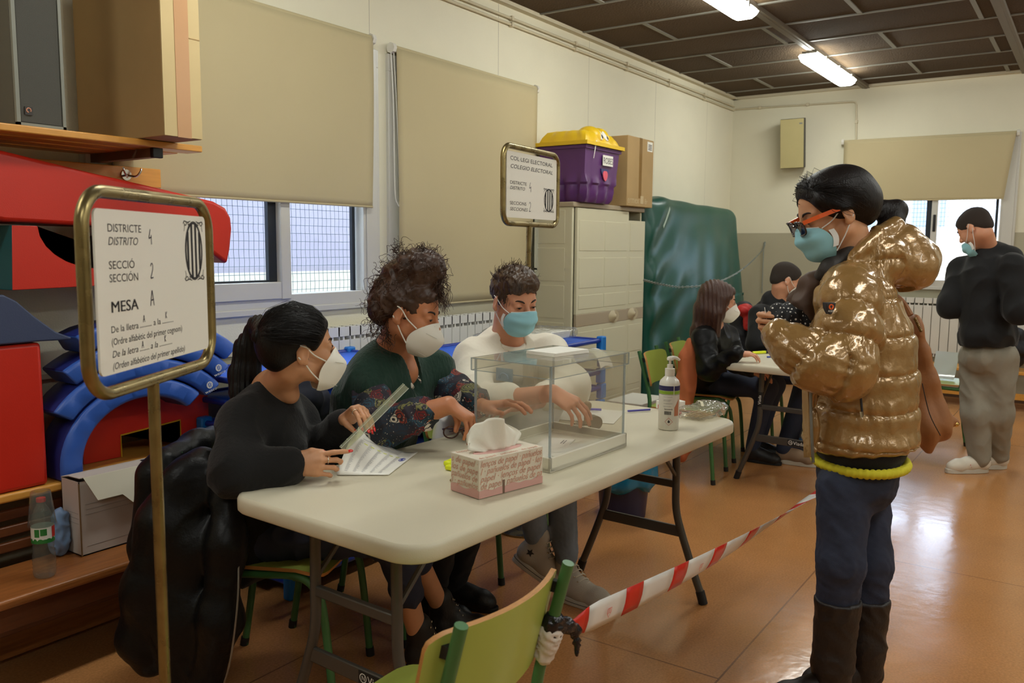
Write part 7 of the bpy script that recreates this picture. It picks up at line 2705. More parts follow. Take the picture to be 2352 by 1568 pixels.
# vest
m_vest = mat('dark_green_knit', (22, 52, 40), 0.9, bump=0.5, bscale=90, stretch=(1, 1, 0.2), sheen=0.15)
S = Sdf(.0055)
ch, nn = torso_cloth(S, J, A(.25, -.97, 0), 1.18, .80, 1.12, bust=.075)
S.chain([J['pel'] + A(0, .0, .05), J['pel'] + A(0, -.02, -.06)], [.19, .185], k=.05)
S.cap(J['shR'], J['shR'] * .75 + J['elR'] * .25, .082, .075, k=.03); S.cap(J['shL'], J['shL'] * .75 + J['elL'] * .25, .078, .070, k=.03)
vn = J['neck'] + nn * .055 + A(0, 0, -.03)
S.cap(J['neck'] + A(0, 0, .05) + nn * .02, J['neck'] + nn * .16 + A(0, 0, -.135), .060, .014, k=.01, op='s')
S.build('vest', m_vest, t, wrinkle=folds(.009, 5, 5, .0006, 100))


def paisley():
    m = mat('paisley_cotton', (26, 36, 48), 0.75)
    N, L, b = nodes_of(m)
    tc = N.new('ShaderNodeTexCoord')
    nz = N.new('ShaderNodeTexNoise'); nz.inputs['Scale'].default_value = 22; nz.inputs['Detail'].default_value = 2
    L.new(tc.outputs['Object'], nz.inputs['Vector'])
    mixv = N.new('ShaderNodeMix'); mixv.data_type = 'VECTOR'; mixv.inputs[0].default_value = 0.035
    L.new(tc.outputs['Object'], mixv.inputs[4]); L.new(nz.outputs['Color'], mixv.inputs[5])
    vo = N.new('ShaderNodeTexVoronoi'); vo.inputs['Scale'].default_value = 24
    L.new(mixv.outputs[1], vo.inputs['Vector'])
    cr = N.new('ShaderNodeValToRGB'); cr.color_ramp.interpolation = 'CONSTANT'
    e = cr.color_ramp.elements
    cols = [(0.0, (30, 66, 84)), (0.16, (110, 28, 30)), (0.32, (24, 34, 46)), (0.45, (112, 110, 62)), (0.56, (40, 30, 44)), (0.72, (134, 54, 38)), (0.82, (26, 40, 56)), (0.95, (206, 196, 180))]
    e[0].position = 0; e[0].color = lin(cols[0][1]); e[1].position = cols[1][0]; e[1].color = lin(cols[1][1])
    for p, c in cols[2:]:
        q = e.new(p); q.color = lin(c)
    sp = N.new('ShaderNodeSeparateColor'); L.new(vo.outputs['Color'], sp.inputs[0]); L.new(sp.outputs[0], cr.inputs[0])
    # rings round each motif
    sn = N.new('ShaderNodeMath'); sn.operation = 'SINE'
    mu = N.new('ShaderNodeMath'); mu.operation = 'MULTIPLY'; mu.inputs[1].default_value = 34
    L.new(vo.outputs['Distance'], mu.inputs[0]); L.new(mu.outputs[0], sn.inputs[0])
    gt = N.new('ShaderNodeMath'); gt.operation = 'GREATER_THAN'; gt.inputs[1].default_value = 0.45
    L.new(sn.outputs[0], gt.inputs[0])
    mx = N.new('ShaderNodeMix'); mx.data_type = 'RGBA'
    L.new(gt.outputs[0], mx.inputs[0]); L.new(cr.outputs[0], mx.inputs[6]); mx.inputs[7].default_value = lin((36, 34, 44))
    v2 = N.new('ShaderNodeTexVoronoi'); v2.inputs['Scale'].default_value = 95
    L.new(mixv.outputs[1], v2.inputs['Vector'])
    lt = N.new('ShaderNodeMath'); lt.operation = 'LESS_THAN'; lt.inputs[1].default_value = 0.16
    L.new(v2.outputs['Distance'], lt.inputs[0])
    mx2 = N.new('ShaderNodeMix'); mx2.data_type = 'RGBA'
    L.new(lt.outputs[0], mx2.inputs[0]); L.new(mx.outputs[2], mx2.inputs[6]); mx2.inputs[7].default_value = lin((160, 150, 138))
    L.new(mx2.outputs[2], b.inputs['Base Color'])
    return m


m_pais = paisley()
for sd, f in (('R', .62), ('L', .62)):
    S = Sdf(.0055)
    e_, w_ = J['el' + sd], J['wr' + sd]
    S.chain([J['sh' + sd] + A(0, 0, -.01), e_, e_ * (1 - f) + w_ * f], [.070, .066, .056], k=.035)
    S.build('sleeve', m_pais, t, wrinkle=folds(.008, 8, 6), cut=None)
# blouse collar
S = Sdf(.005)
for sy in (-1, 1):
    lat = np.cross(A(0, 0, 1), nn) * sy
    S.chain([J['neck'] + A(0, 0, .035) - nn * .03 + lat * .045, J['neck'] + lat * .062 + nn * .03, J['neck'] + lat * .045 + nn * .10 + A(0, 0, -.07)], [.010, .012, .010], k=.01)
S.build('blouse_collar', m_pais, t)
g = G(); nk = J['neck'] + nn * .066 + A(0, 0, -.035)
lat = np.cross(A(0, 0, 1), nn)
for k_ in range(5):
    a = (k_ - 2) * .14
    g.sphere(nk + lat * a * .10 + A(0, 0, .006 * (k_ - 2) ** 2 * .6) - nn * abs(a) * .02 + nn * .012, .0055, seg=10, ring=6)
g.build('necklace_beads', mat('bead_pale', (196, 190, 168), 0.25), t, smooth=180)
g = G(); g.tube(spline([nk + lat * .06 + A(0, 0, .05) - nn * .03, nk + lat * .035 + A(0, 0, .012), nk + nn * .012, nk - lat * .035 + A(0, 0, .012), nk - lat * .06 + A(0, 0, .05) - nn * .03], 6), .0018, 6); g.build('necklace_cord', m_dark, t)
m_trous_blk = mat('black_trousers', (16, 16, 18), 0.85, bump=0.2, bscale=400)
S = Sdf(.007)
S.cap(J['pel'], J['pel'] + A(.02, -.06, -.02), .15, .14, k=.05)
S.chain([J['hipR'], J['knR'], J['anR']], [.095, .070, .050], k=.04); S.chain([J['hipL'], J['knL'], J['anL']], [.095, .070, .050], k=.04)
S.build('trousers', m_trous_blk, t, wrinkle=folds(.006, 8, 2))
for an, yw in ((J['anR'], -1.4), (J['anL'], -1.3)):
    d = A(math.cos(yw), math.sin(yw), 0)
    shoe(t, 'shoe', A(an[0], an[1], 0) - d * .05, yw, .24, (m_boot_blk, m_sole_blk), h=.10, sole=.02)
# a dark coat slung over her chair back
S = Sdf(.008)
b0 = A(2.19, 2.46, 0)
S.chain([A(2.00, 2.42, .80), A(2.14, 2.46, .845), A(2.27, 2.49, .80)], [.045, .06, .05], k=.04)
S.chain([A(2.03, 2.46, .76), A(2.02, 2.47, .42)], [.06, .06], k=.05); S.chain([A(2.2, 2.5, .76), A(2.2, 2.5, .42)], [.06, .06], k=.05)
S.chain([A(2.02, 2.44, .84), A(2.05, 2.45, .93)], [.05, .025], k=.04)
o = S.build('navy_coat', mat('navy_cloth', (24, 28, 44), 0.85), wrinkle=folds(.012, 7, 12)); tag(o, 'dark navy coat over the chair back behind the curly haired woman', 'coat')

# ------------------------------------------------------------------ young man in the white sweatshirt
hc = at(1181, 690, 3.30)
HR = rotm('Z', math.radians(-112)) @ rotm('Y', math.radians(14)) @ rotm('X', math.radians(2))
J = dict(neck=at(1165, 775, 3.42), shR=at(1092, 828, 3.38), shL=at(1258, 815, 3.50), elR=at(1085, 930, 3.18), wrR=at(1268, 902, 3.00), elL=at(1310, 890, 3.32), wrL=at(1215, 925, 3.10),
         pel=A(2.96, 2.24, .54), hipR=A(2.88, 2.18, .51), hipL=A(3.05, 2.18, .51), knR=A(2.74, 1.84, .52), knL=A(2.98, 1.82, .53), anR=at(1232, 1245, 3.42), anL=A(2.82, 1.68, .12))
HS = 1.0
t = person('person, young man in a white sweatshirt and blue mask behind the ballot box', (2.85, 2.1, 0))
S = Sdf(.0038)
head(S, hc, HR, HS); S.frame()
S.chain([hc + HR @ A(-.030, 0, -.055), J['neck'] + A(0, 0, .01)], [.055, .062], k=.03)
skeleton_skin(S, J)
S.chain([J['elR'], J['elR'] * .5 + J['wrR'] * .5, J['wrR']], [.042, .037, .028], k=.02)
S.chain([J['elL'], J['elL'] * .5 + J['wrL'] * .5, J['wrL']], [.042, .037, .028], k=.02)
hand(S, J['wrR'], at(1312, 925, 2.97) - J['wrR'], A(0, 0, 1) - A(_fw) * .5, 1, 1.0, curls=[(.45, .4, .2), (.5, .4, .2), (.6, .5, .3), (.6, .6, .3)])
hand(S, J['wrL'], at(1165, 925, 3.06) - J['wrL'], A(0, 0, 1) - A(_fw) * .6, -1, 1.0, curl=(.5, .6, .3))
S.build('body', m_skin3, t)
face_parts(t, hc, HR, HS, 0.9, look=(0, -1)); mask_surgical(t, hc, HR, HS)
W = lambda p: hc + HS * (HR @ A(p))
rg = np.random.default_rng(31)
S = Sdf(.0045); S.frame(hc, HR * HS)
S_ell(S, (-.022, 0, .042), (.100, .081, .086), HS); S_ell(S, (.015, 0, .090), (.075, .070, .050), HS, k=.03); S_ell(S, (.066, -.01, .085), (.038, .058, .034), HS, k=.03)
S_ell(S, (.125, 0, -.020), (.078, .10, .086), HS, k=.012, op='s')
for sy in (-1, 1):
    S_ell(S, (.012, sy * .090, -.022), (.036, .030, .040), HS, k=.01, op='s')
S_ell(S, (.03, 0, -.095), (.12, .12, .07), HS, k=.02, op='s')
hr = S.build('hair', m_hair_brn, t, wrinkle=folds(.005, 22, 8, .002, 60))
pth = []
for i in range(900):
    o = rg.normal(size=3); o /= np.linalg.norm(o)
    if o[2] < -.25: continue
    p = A(-.015, 0, .045) + A(.100, .082, .090) * o
    if p[0] > .066 and p[2] < .062: continue
    if abs(p[1]) > .06 and p[2] < .012 and p[0] > -.05: continue
    if o[2] > .25:
        d = A(.65, -.25, .55 + .3 * rg.random()) + rg.normal(size=3) * .35
        l = rg.uniform(.030, .058)
    else:
        d = A(-.1, 0, -1) + o * .25 + rg.normal(size=3) * .15
        l = rg.uniform(.015, .028)
    d /= np.linalg.norm(d)
    pth.append([W(p - o * .006 + d * l * k_ + o * .006 * math.sin(PI * k_) - A(0, 0, .012) * k_ * k_ * (o[0] > .3)) for k_ in np.linspace(0, 1, 6)])
for i in range(160):
    y = rg.uniform(-.05, .055)
    p = A(.060 + rg.uniform(-.01, .012), y, .098 + rg.uniform(-.012, .008))
    d = A(.75, -.55, -.35 + .3 * rg.random()); d /= np.linalg.norm(d)
    l = rg.uniform(.035, .060)
    pth.append([W(p + d * l * k_ + A(0, 0, .012) * math.sin(PI * k_) - A(0, 0, .014) * k_ * k_) for k_ in np.linspace(0, 1, 7)])
g = G(); strands(g, pth, .0014, .0004); g.build('hair_strands', m_hair_brn, hr, smooth=180)
m_wht = mat('white_sweatshirt', (232, 226, 210), 0.85, bump=0.15, bscale=400, sheen=0.1)
S = Sdf(.0055)
ch, nn = torso_cloth(S, J, A(-.42, -.9, 0), 1.16, .72, 1.05)
S.chain([J['shR'], J['elR'], J['elR'] * .52 + J['wrR'] * .48], [.080, .074, .056], k=.04)
S.chain([J['shL'], J['elL'], J['elL'] * .42 + J['wrL'] * .58], [.078, .074, .056], k=.04)
S.chain([J['pel'] + A(0, 0, .06), J['pel'] + A(0, -.02, -.03)], [.19, .18], k=.05)
S.chain([J['neck'] + A(0, 0, -.045), J['neck'] + A(0, 0, -.08)], [.072, .11], k=.05)
S.cap(J['neck'] + A(0, 0, .09) - nn * .03, J['neck'] + nn * .04 + A(0, 0, .012), .066, .058, k=.006, op='s')
S.build('sweatshirt', m_wht, t, wrinkle=folds(.011, 5, 17, .0005, 90))
g = G(); lat = np.cross(A(0, 0, 1), nn); ca_ = A(0, 0, 1) + nn * .45; ca_ /= np.linalg.norm(ca_); cf_ = np.cross(lat, ca_)
g.tube([J['neck'] + nn * .016 + A(0, 0, -.006) + cf_ * (-.074 * math.cos(a)) + lat * (.076 * math.sin(a)) for a in np.linspace(0, 2 * PI, 30, endpoint=False)], .011, 8, closed=True); g.build('collar', m_wht, t, smooth=180)
g = G()
gp = []
for a in np.linspace(0, 1, 9):
    gp.append([ch + nn * (.118 + .014 * math.cos((a - .5) * 3)) + lat * (.13 * (a - .5) * 1.9) + A(0, 0, -.03 - .15 * b) for b in np.linspace(0, 1, 6)])
g.slab(np.array(gp), .004); g.build('chest_print', mat('print_dark_grey', (72, 78, 82), 0.8), t, smooth=180)
m_jean_lt = mat('grey_blue_denim', (118, 128, 140), 0.8, bump=0.2, bscale=500, var=0.14, vscale=10)
S = Sdf(.006)
S.cap(J['pel'], J['pel'] + A(0, -.06, -.02), .15, .14, k=.05)
S.chain([J['hipR'], J['knR'], J['anR'] + A(0, 0, .03)], [.088, .066, .047], k=.04); S.chain([J['hipL'], J['knL'], J['anL'] + A(0, 0, .06)], [.088, .068, .047], k=.04)
S.build('jeans', m_jean_lt, t, wrinkle=folds(.006, 10, 7, .001, 60))
m_canvas = mat('grey_canvas', (180, 172, 158), 0.85, bump=0.3, bscale=500)
m_rubber = mat('rubber_white', (196, 190, 176), 0.5)
for an, yw, pit, hz in ((J['anR'], -1.15, .55, None), (J['anL'], -1.62, 0, 0.0)):
    d = A(math.cos(yw), math.sin(yw), 0)
    R_ = rotm('Z', yw) @ rotm('Y', pit)
    heel = (A(an[0], an[1], 0) - d * .045) if pit == 0 else (A(an) - R_ @ A(.045, 0, .12))
    sh, Wf = shoe(t, 'sneaker', heel, yw, .275, (m_canvas, m_rubber), h=.15, sole=.032, pitch=pit)
    for k_ in range(6):
        x, z = .085 + .016 * k_, .150 - .0145 * k_
        g = G(); g.tube(spline([Wf((x - .006, -.026, z)), Wf((x + .008, 0, z + .010)), Wf((x + .004, .026, z - .004))], 4), .0028, 6); g.build('lace', mat('lace_cream', (206, 198, 180), 0.8), sh)
    for k_ in range(5):
        for sy in (-1, 1):
            g = G(); g.sphere(Wf((.088 + .017 * k_, sy * .030, .138 - .0155 * k_)), .0035, seg=8, ring=6); g.build('eyelet', m_silver, sh)
    g = G()
    sx = Wf((.045, -.0425, .085)); dx = R_ @ A(1, 0, 0); dz = R_ @ A(0, 0, 1)
    st = [((.018 if i % 2 == 0 else .008) * math.sin(i * PI / 5), (.018 if i % 2 == 0 else .008) * math.cos(i * PI / 5)) for i in range(10)]
    V = [sx + dx * a + dz * b - np.cross(dz, dx) * .001 for a, b in st]
    g.add(V, [tuple(range(10))]); g.build('star_mark', m_ink, sh, smooth=0)
    g = G(); g.tube([Wf((.275 * .5 + .1395 * math.cos(a), -.0455 * math.sin(a), .021)) for a in np.linspace(-.3, PI + .3, 16)], .0012, 5); g.build('sole_line', m_ink, sh)

# ------------------------------------------------------------------ woman in the gold jacket
m_gold = mat('gold_puffer_nylon', (156, 120, 70), 0.26, metal=0.25, bump=0.45, bscale=30, detail=4, spec=0.8, coat=0.45)
m_lining = mat('brown_lining', (74, 50, 34), 0.6)
m_collar = mat('dark_collar', (44, 38, 34), 0.6, bump=0.3, bscale=60)
hc = at(1915, 489, 2.60)
HR = rotm('Z', math.radians(124)) @ rotm('Y', math.radians(19))
HS = 1.06
J = dict(neck=at(1962, 590, 2.62), shR=at(1985, 672, 2.79), shL=at(1948, 680, 2.47), elR=at(1900, 830, 2.80), wrR=at(1812, 745, 2.63), elL=at(1935, 862, 2.41), wrL=at(1862, 792, 2.46),
         pel=at(1975, 1005, 2.62), hipL=at(1938, 1125, 2.55), hipR=at(1985, 1100, 2.70), knL=at(1932, 1290, 2.54), knR=at(1998, 1290, 2.68), anL=at(1912, 1535, 2.60), anR=at(1985, 1525, 2.72))
t = person('person, standing woman in a shiny gold puffer jacket and blue mask', (J['pel'][0], J['pel'][1], 0))
S = Sdf(.0042)
head(S, hc, HR, HS); S.frame()
S.chain([hc + HR @ A(-.030, 0, -.055), J['neck'] + A(0, 0, .0)], [.054, .060], k=.03)
skeleton_skin(S, J)
lf = -A(_rt)
tc_ = -A(_fw)
hand(S, at(1812, 745, 2.63), lf + A(0, 0, .06), -tc_ + A(0, 0, .1), 1, .95, curls=[(1.0, 1.3, .6), (1.15, 1.4, .6), (1.2, 1.4, .6), (1.25, 1.4, .6)], thumb=((.026, .030, -.012), (.056, .040, -.030), (.080, .034, -.040)))
hand(S, at(1862, 792, 2.46), lf + A(0, 0, .10), tc_, -1, .9, curl=(1.1, 1.3, .6))
S.build('body', m_skin, t)
face_parts(t, hc, HR, HS, 0.7, look=(0, -1)); mask_surgical(t, hc, HR, HS)
W = lambda p: hc + HS * (HR @ A(p))
S = Sdf(.0045); S.frame(hc, HR * HS)
S_ell(S, (-.026, 0, .042), (.108, .087, .090), HS); S_ell(S, (.030, 0, .072), (.056, .068, .042), HS, k=.03); S_ell(S, (-.075, 0, .0), (.058, .074, .068), HS, k=.03)
for sy in (-1, 1): S_cap(S, (.050, sy * .070, .050), (.000, sy * .086, .006), .020, .014, HS, .03)
S_ell(S, (.122, 0, .004), (.078, .094, .076), HS, k=.012, op='s')
for sy in (-1, 1): S_ell(S, (.006, sy * .094, -.032), (.050, .032, .036), HS, k=.01, op='s')
S_ell(S, (.03, 0, -.10), (.11, .11, .07), HS, k=.02, op='s')
tie = at(2001, 492, 2.66)
S.frame(); S.cap(W((-.10, 0, .01)), tie, .040, .018, k=.03)
hr = S.build('hair', m_hair_dk, t)
S = Sdf(.0045); S.chain([tie, at(2025, 482, 2.68), at(2058, 484, 2.68), at(2050, 512, 2.66), at(2000, 545, 2.64)], [.016, .028, .032, .032, .016], k=.02)
S.build('ponytail', m_hair_dk, hr)
g = G(); g.tube([tie + .020 * (math.cos(a) * A(_dn) + math.sin(a) * A(_fw)) for a in np.linspace(0, 2 * PI, 14, endpoint=False)], .007, 8, closed=True); g.build('hair_tie', m_hair_blk, hr, smooth=180)
rg = np.random.default_rng(41)
ctr = W((-.02, 0, .03))


def roots4(r):
    a = r.uniform(-.75, .75)
    return W((.066 * math.cos(a) - .006, .080 * math.sin(a), .098 - .030 * abs(a)))


pth = lay_strands(roots4, tie, .012, 420, rg, ctr)
g = G(); strands(g, pth, .0009, .0004); g.build('hair_strands', m_hair_dk, hr, smooth=180)
# glasses
gt = thing('eyeglasses', 'dark framed glasses with orange temples worn low by the standing woman', 'glasses', W((.12, 0, 0)))
m_gfr = mat('glasses_dark', (34, 18, 20), 0.15, coat=0.6)
m_gor = mat('glasses_orange', (232, 98, 36), 0.35)
m_lens = clear_mat('tinted_lens', (120, 110, 116), haze=0.1, hazecol=(70, 62, 70), ior=1.6, gloss=0.03)
for sy in (-1, 1):
    rim = [W((.122 - .010 * abs(math.cos(a)) * (1 if True else 0) + .004 * math.sin(a), sy * (.036 + .029 * math.copysign(abs(math.cos(a)) ** .7, math.cos(a))), -.010 + .021 * math.copysign(abs(math.sin(a)) ** .75, math.sin(a)))) for a in np.linspace(0, 2 * PI, 26, endpoint=False)]
    g = G(); g.tube(rim, .0030, 8, closed=True); g.build('rim', m_gfr, gt, smooth=180)
    g = G(); g.add(rim, [tuple(range(len(rim)))]); g.build('lens', m_lens, gt, smooth=0)
    g = G(); g.tube([W((.114, sy * .067, .005)), W((.070, sy * .082, .010)), W((.014, sy * .094, .014))], .0090, 4, sq=(1.0, .35)); g.build('temple', m_gor, gt, smooth=0)
g = G(); g.tube([W((.122, -.008, -.002)), W((.125, 0, .0)), W((.122, .008, -.002))], .003, 6); g.build('bridge', m_gfr, gt)
# jacket
JU = A(0, 0, 1)
JF = A(-.50, .866, 0)
JLt = np.cross(JU, JF)
JR = np.stack([JF, JLt, JU], 1)
S = Sdf(.0058)
top, bot = at(1972, 668, 2.63), at(1975, 1000, 2.62)
ax = [at(1966, 690, 2.62), at(1975, 770, 2.62), at(1977, 850, 2.62), at(1975, 930, 2.62), at(1975, 1005, 2.62)]
for p_, rx, ry, rz in zip(ax, (.126, .162, .168, .172, .178), (.175, .195, .198, .200, .205), (.085, .095, .095, .095, .075)):
    S.ell(p_, (rx, ry, rz), R=JR, k=.06)
armL = [at(1952, 668, 2.50), at(1945, 765, 2.43), at(1936, 850, 2.40), at(1870, 832, 2.40), at(1788, 772, 2.44)]
armR = [at(1990, 668, 2.78), at(1965, 750, 2.82), at(1905, 818, 2.80)]
S.chain(armR, [.090, .092, .070], k=.03)
S.chain(armL[:3], [.090, .095, .092], k=.016); S.chain(armL[2:], [.092, .082, .060], k=.02)
hd = [(2085, 610, 2.66, .092), (2062, 566, 2.66, .082), (2020, 594, 2.60, .080), (2108, 590, 2.70, .068), (1975, 630, 2.56, .058), (2060, 600, 2.78, .085)]
for i, (x_, y_, d_, r_) in enumerate(hd): S.ell(at(x_, y_, d_), (r_, r_, r_ * .92), k=.035)
S.cap(at(2030, 690, 2.58), at(2100, 690, 2.66), .02, .02, k=.03, op='s')
S.chain([at(2058, 514, 2.63), at(2015, 538, 2.57), at(1965, 588, 2.53), at(1915, 630, 2.52), at(1885, 665, 2.52)], [.024, .024, .022, .021, .017], k=.012)
S.chain([at(1882, 668, 2.52), at(1872, 760, 2.50), at(1868, 900, 2.50), at(1872, 1030, 2.50)], [.014, .015, .016, .016], k=.02)
S.cap(at(1895, 610, 2.66), at(1845, 650, 2.70), .050, .03, k=.01, op='s')
S.box(bot - A(0, 0, .12), (.3, .3, .085), R=JR @ rotm('Y', .10), op='s', k=.02, rad=.01)


def polyd(V, pts):
    """distance to a polyline and the length along it"""
    best = np.full(len(V), 9.0)
    arc = np.zeros(len(V))
    acc = 0.0
    for a, b in zip(pts[:-1], pts[1:]):
        e = b - a
        L_ = np.linalg.norm(e)
        t_ = np.clip(((V - a) @ e) / (L_ * L_), 0, 1)
        d = np.linalg.norm(V - a - t_[:, None] * e, axis=1)
        m = d < best
        best[m] = d[m]
        arc[m] = acc + t_[m] * L_
        acc += L_
    return best, arc


def quilt(V):
    hc_ = at(2055, 590, 2.66)
    dT = np.abs(((V - at(1975, 850, 2.62)) @ JR[:, 1]) / .20) * .0 + polyd(V, ax)[0] - .165
    dA, sA = polyd(V, armL)
    dB, sB = polyd(V, armR)
    dH = np.linalg.norm(V - hc_, axis=1) - .10
    D = np.stack([dT, dA - .086, dB - .088, dH], 1)
    own = D.argmin(1)
    zt = (top[2] - V[:, 2]) + .012 * np.sin((V @ JR[:, 0]) * 9)
    fr = [(zt / .112) % 1, (sA / .098 + .15) % 1, (sB / .098) % 1]
    s_ = np.select([own == 0, own == 1, own == 2], fr, .5)
    pz = np.select([own == 0, own == 1, own == 2], [.112, .098, .098], .2)
    near = np.minimum(s_, 1 - s_) * pz                      # metres to the closest seam
    out = .019 * (np.sqrt(np.clip(np.sin(PI * s_), 0, 1)) - 1)
    # seams over the hood
    for pl in ([at(1935, 610, 2.50), at(1985, 655, 2.50), at(2045, 690, 2.56)], [at(2010, 560, 2.52), at(2035, 620, 2.52), at(2050, 690, 2.56)], [at(2105, 545, 2.62), at(2122, 610, 2.64), at(2108, 680, 2.64)]):
        q = polyd(V, pl)[0]
        m = own == 3
        out[m] -= .015 * np.exp(-(q[m] / .014) ** 2)
        near[m] = np.minimum(near[m], q[m])
    # gathers run away from every seam
    ang = np.arctan2((V - at(1975, 850, 2.62)) @ JR[:, 1], (V - at(1975, 850, 2.62)) @ JR[:, 0])
    w = np.exp(-near / .030)
    aa = np.zeros(len(V))
    for pl in (armL, armR):
        for p_, q_ in zip(pl[:-1], pl[1:]):
            e = (q_ - p_) / np.linalg.norm(q_ - p_)
            t_ = (V - p_) @ e
            m = (own == (1 if pl is armL else 2)) & (t_ > 0) & (t_ < np.linalg.norm(q_ - p_))
            u_ = np.cross(e, A(.3, .4, .5)); u_ /= np.linalg.norm(u_)
            aa[m] = np.arctan2((V[m] - p_) @ np.cross(e, u_), (V[m] - p_) @ u_)
    ga = np.where(own == 0, ang * 26, aa * 15)
    ga = ga + 2.2 * snoise(V, 5, 2)
    out += .0046 * w * np.sin(ga) * (.6 + .6 * snoise(V, 9, 4))
    out += .0016 * (1 - 2 * np.abs(snoise(V * A(1, 1, .7), 11, 8))) + .0008 * snoise(V, 34, 5)
    return out


jk = S.build('puffer_jacket', m_gold, t, wrinkle=quilt, smooth=2)
g = G(); g.tube([at(1972, 852, 2.405), at(1976, 900, 2.40), at(1981, 955, 2.40)], .0035, 6); g.build('pocket_zip', m_ink, jk)
g = G(); g.tube([at(1978, 945, 2.392), at(1980, 958, 2.392)], .004, 6); g.build('zip_pull', m_silver, jk)
# zip band, badge, lining
g = G(); zp = [at(1862, 880, 2.475), at(1863, 950, 2.475), at(1865, 1010, 2.47), at(1868, 1062, 2.47)]
g.tube(spline(zp, 5), .0045, 8); g.build('zipper', m_steel, jk)
g = G(); g.slab(np.array([[at(1845 + 5 * v + 14 * u, 870 + 180 * v, 2.52 - .03 * u) for v in np.linspace(0, 1, 12)] for u in np.linspace(0, 1, 5)]), .006); g.build('zip_band', m_gold, jk)
bc_ = at(1908, 708, 2.352)
bx_, by_ = A(_rt) * .97 + A(_fw) * .2, A(0, 0, 1)
bz_ = np.cross(bx_, by_); bz_ /= np.linalg.norm(bz_)
g = G().at(bc_, np.stack([bx_, by_, bz_], 1)); g.prism([(-.015, .016), (.015, .016), (.013, .0), (.003, -.017), (-.003, -.017), (-.013, .0)], -.02, .002); bg_ = g.build('sleeve_badge', m_ink, jk, bevel=.002)
g = G().at(bc_, np.stack([bx_, by_, bz_], 1)); g.prism([(.0078 * math.cos(a), .0045 + .0078 * math.sin(a)) for a in np.linspace(0, 2 * PI, 18, endpoint=False)], .002, .003); g.build('orange_disc', m_gor, bg_, smooth=0)
g = G().at(bc_, np.stack([bx_, by_, bz_], 1)); g.prism([(-.003, .009), (.004, .008), (.002, .003), (.001, -.002), (-.001, .002), (-.004, .004)], .003, .0036); g.build('dark_emblem', m_ink, bg_, smooth=0)
g = G().at(bc_, np.stack([bx_, by_, bz_], 1)); text_geo(g, 'AXIDE', .0065, A(0, -.0095, .0021), A(1, 0, 0), A(0, 1, 0), align='CENTER'); g.build('lettering', m_placard, bg_, smooth=0)
S = Sdf(.005)
S.chain([at(1905, 618, 2.60), at(1862, 655, 2.62), at(1848, 700, 2.62), at(1856, 770, 2.60)], [.018, .030, .034, .028], k=.03)
S.chain([at(1850, 660, 2.66), at(1826, 690, 2.68), at(1824, 750, 2.68)], [.016, .018, .012], k=.03)
S.build('jacket_lining', m_lining, jk, wrinkle=folds(.004, 12, 3))
S = Sdf(.005)
S.chain([at(1990, 560, 2.66), at(1950, 590, 2.59), at(1905, 620, 2.58), at(1878, 640, 2.60)], [.030, .034, .028, .016], k=.03)
S.build('inner_collar', m_collar, t, wrinkle=folds(.004, 10, 5))


def dots():
    m = mat('polka_dot_cotton', (16, 16, 20), 0.75)
    N, L, b = nodes_of(m)
    tcn = N.new('ShaderNodeTexCoord')
    v = N.new('ShaderNodeTexVoronoi'); v.inputs['Scale'].default_value = 88; v.inputs['Randomness'].default_value = 0.35
    L.new(tcn.outputs['Object'], v.inputs['Vector'])
    lt = N.new('ShaderNodeMath'); lt.operation = 'LESS_THAN'; lt.inputs[1].default_value = 0.27
    L.new(v.outputs['Distance'], lt.inputs[0])
    mx = N.new('ShaderNodeMix'); mx.data_type = 'RGBA'
    L.new(lt.outputs[0], mx.inputs[0]); mx.inputs[6].default_value = lin((16, 16, 20)); mx.inputs[7].default_value = lin((210, 206, 200))
    L.new(mx.outputs[2], b.inputs['Base Color'])
    return m


S = Sdf(.005)
S.chain([at(1895, 800, 2.66), at(1845, 760, 2.62), at(1802, 730, 2.60), at(1788, 726, 2.60)], [.046, .046, .042, .032], k=.03)
S.build('polka_dot_sleeve', dots(), t, wrinkle=folds(.006, 14, 4))
# sweater hem, jeans, boots
HL = np.linspace(0, 2 * PI, 150, endpoint=False)
S = Sdf(.006); c_ = at(1972, 1020, 2.62); S.ell(c_, (.134, .178, .085), R=JR, k=.02); S.build('sweater', m_blk_knit, t)
cy_ = at(1974, 1056, 2.62)
g = G(); g.tube([cy_ + JR @ A(.128 * math.cos(a), .172 * math.sin(a), -.006 * math.cos(a)) for a in HL], np.where(np.arange(150) % 3 == 0, .0125, .0155), 8, closed=True); g.build('yellow_hem', mat('yellow_rib_knit', (206, 196, 40), 0.8), t, smooth=60)
S = Sdf(.006)
S.ell(at(1968, 1090, 2.62), (.114, .150, .12), R=JR, k=.03)
S.chain([J['hipL'], J['knL'], J['anL'] + A(0, 0, .16)], [.080, .066, .058], k=.03); S.chain([J['hipR'], J['knR'], J['anR'] + A(0, 0, .16)], [.080, .064, .056], k=.03)
S.build('jeans', m_jean_dk, t, wrinkle=folds(.004, 9, 14, .0012, 40))
m_boot_br = mat('brown_boot', (27, 18, 15), 0.55, bump=0.2, bscale=90)
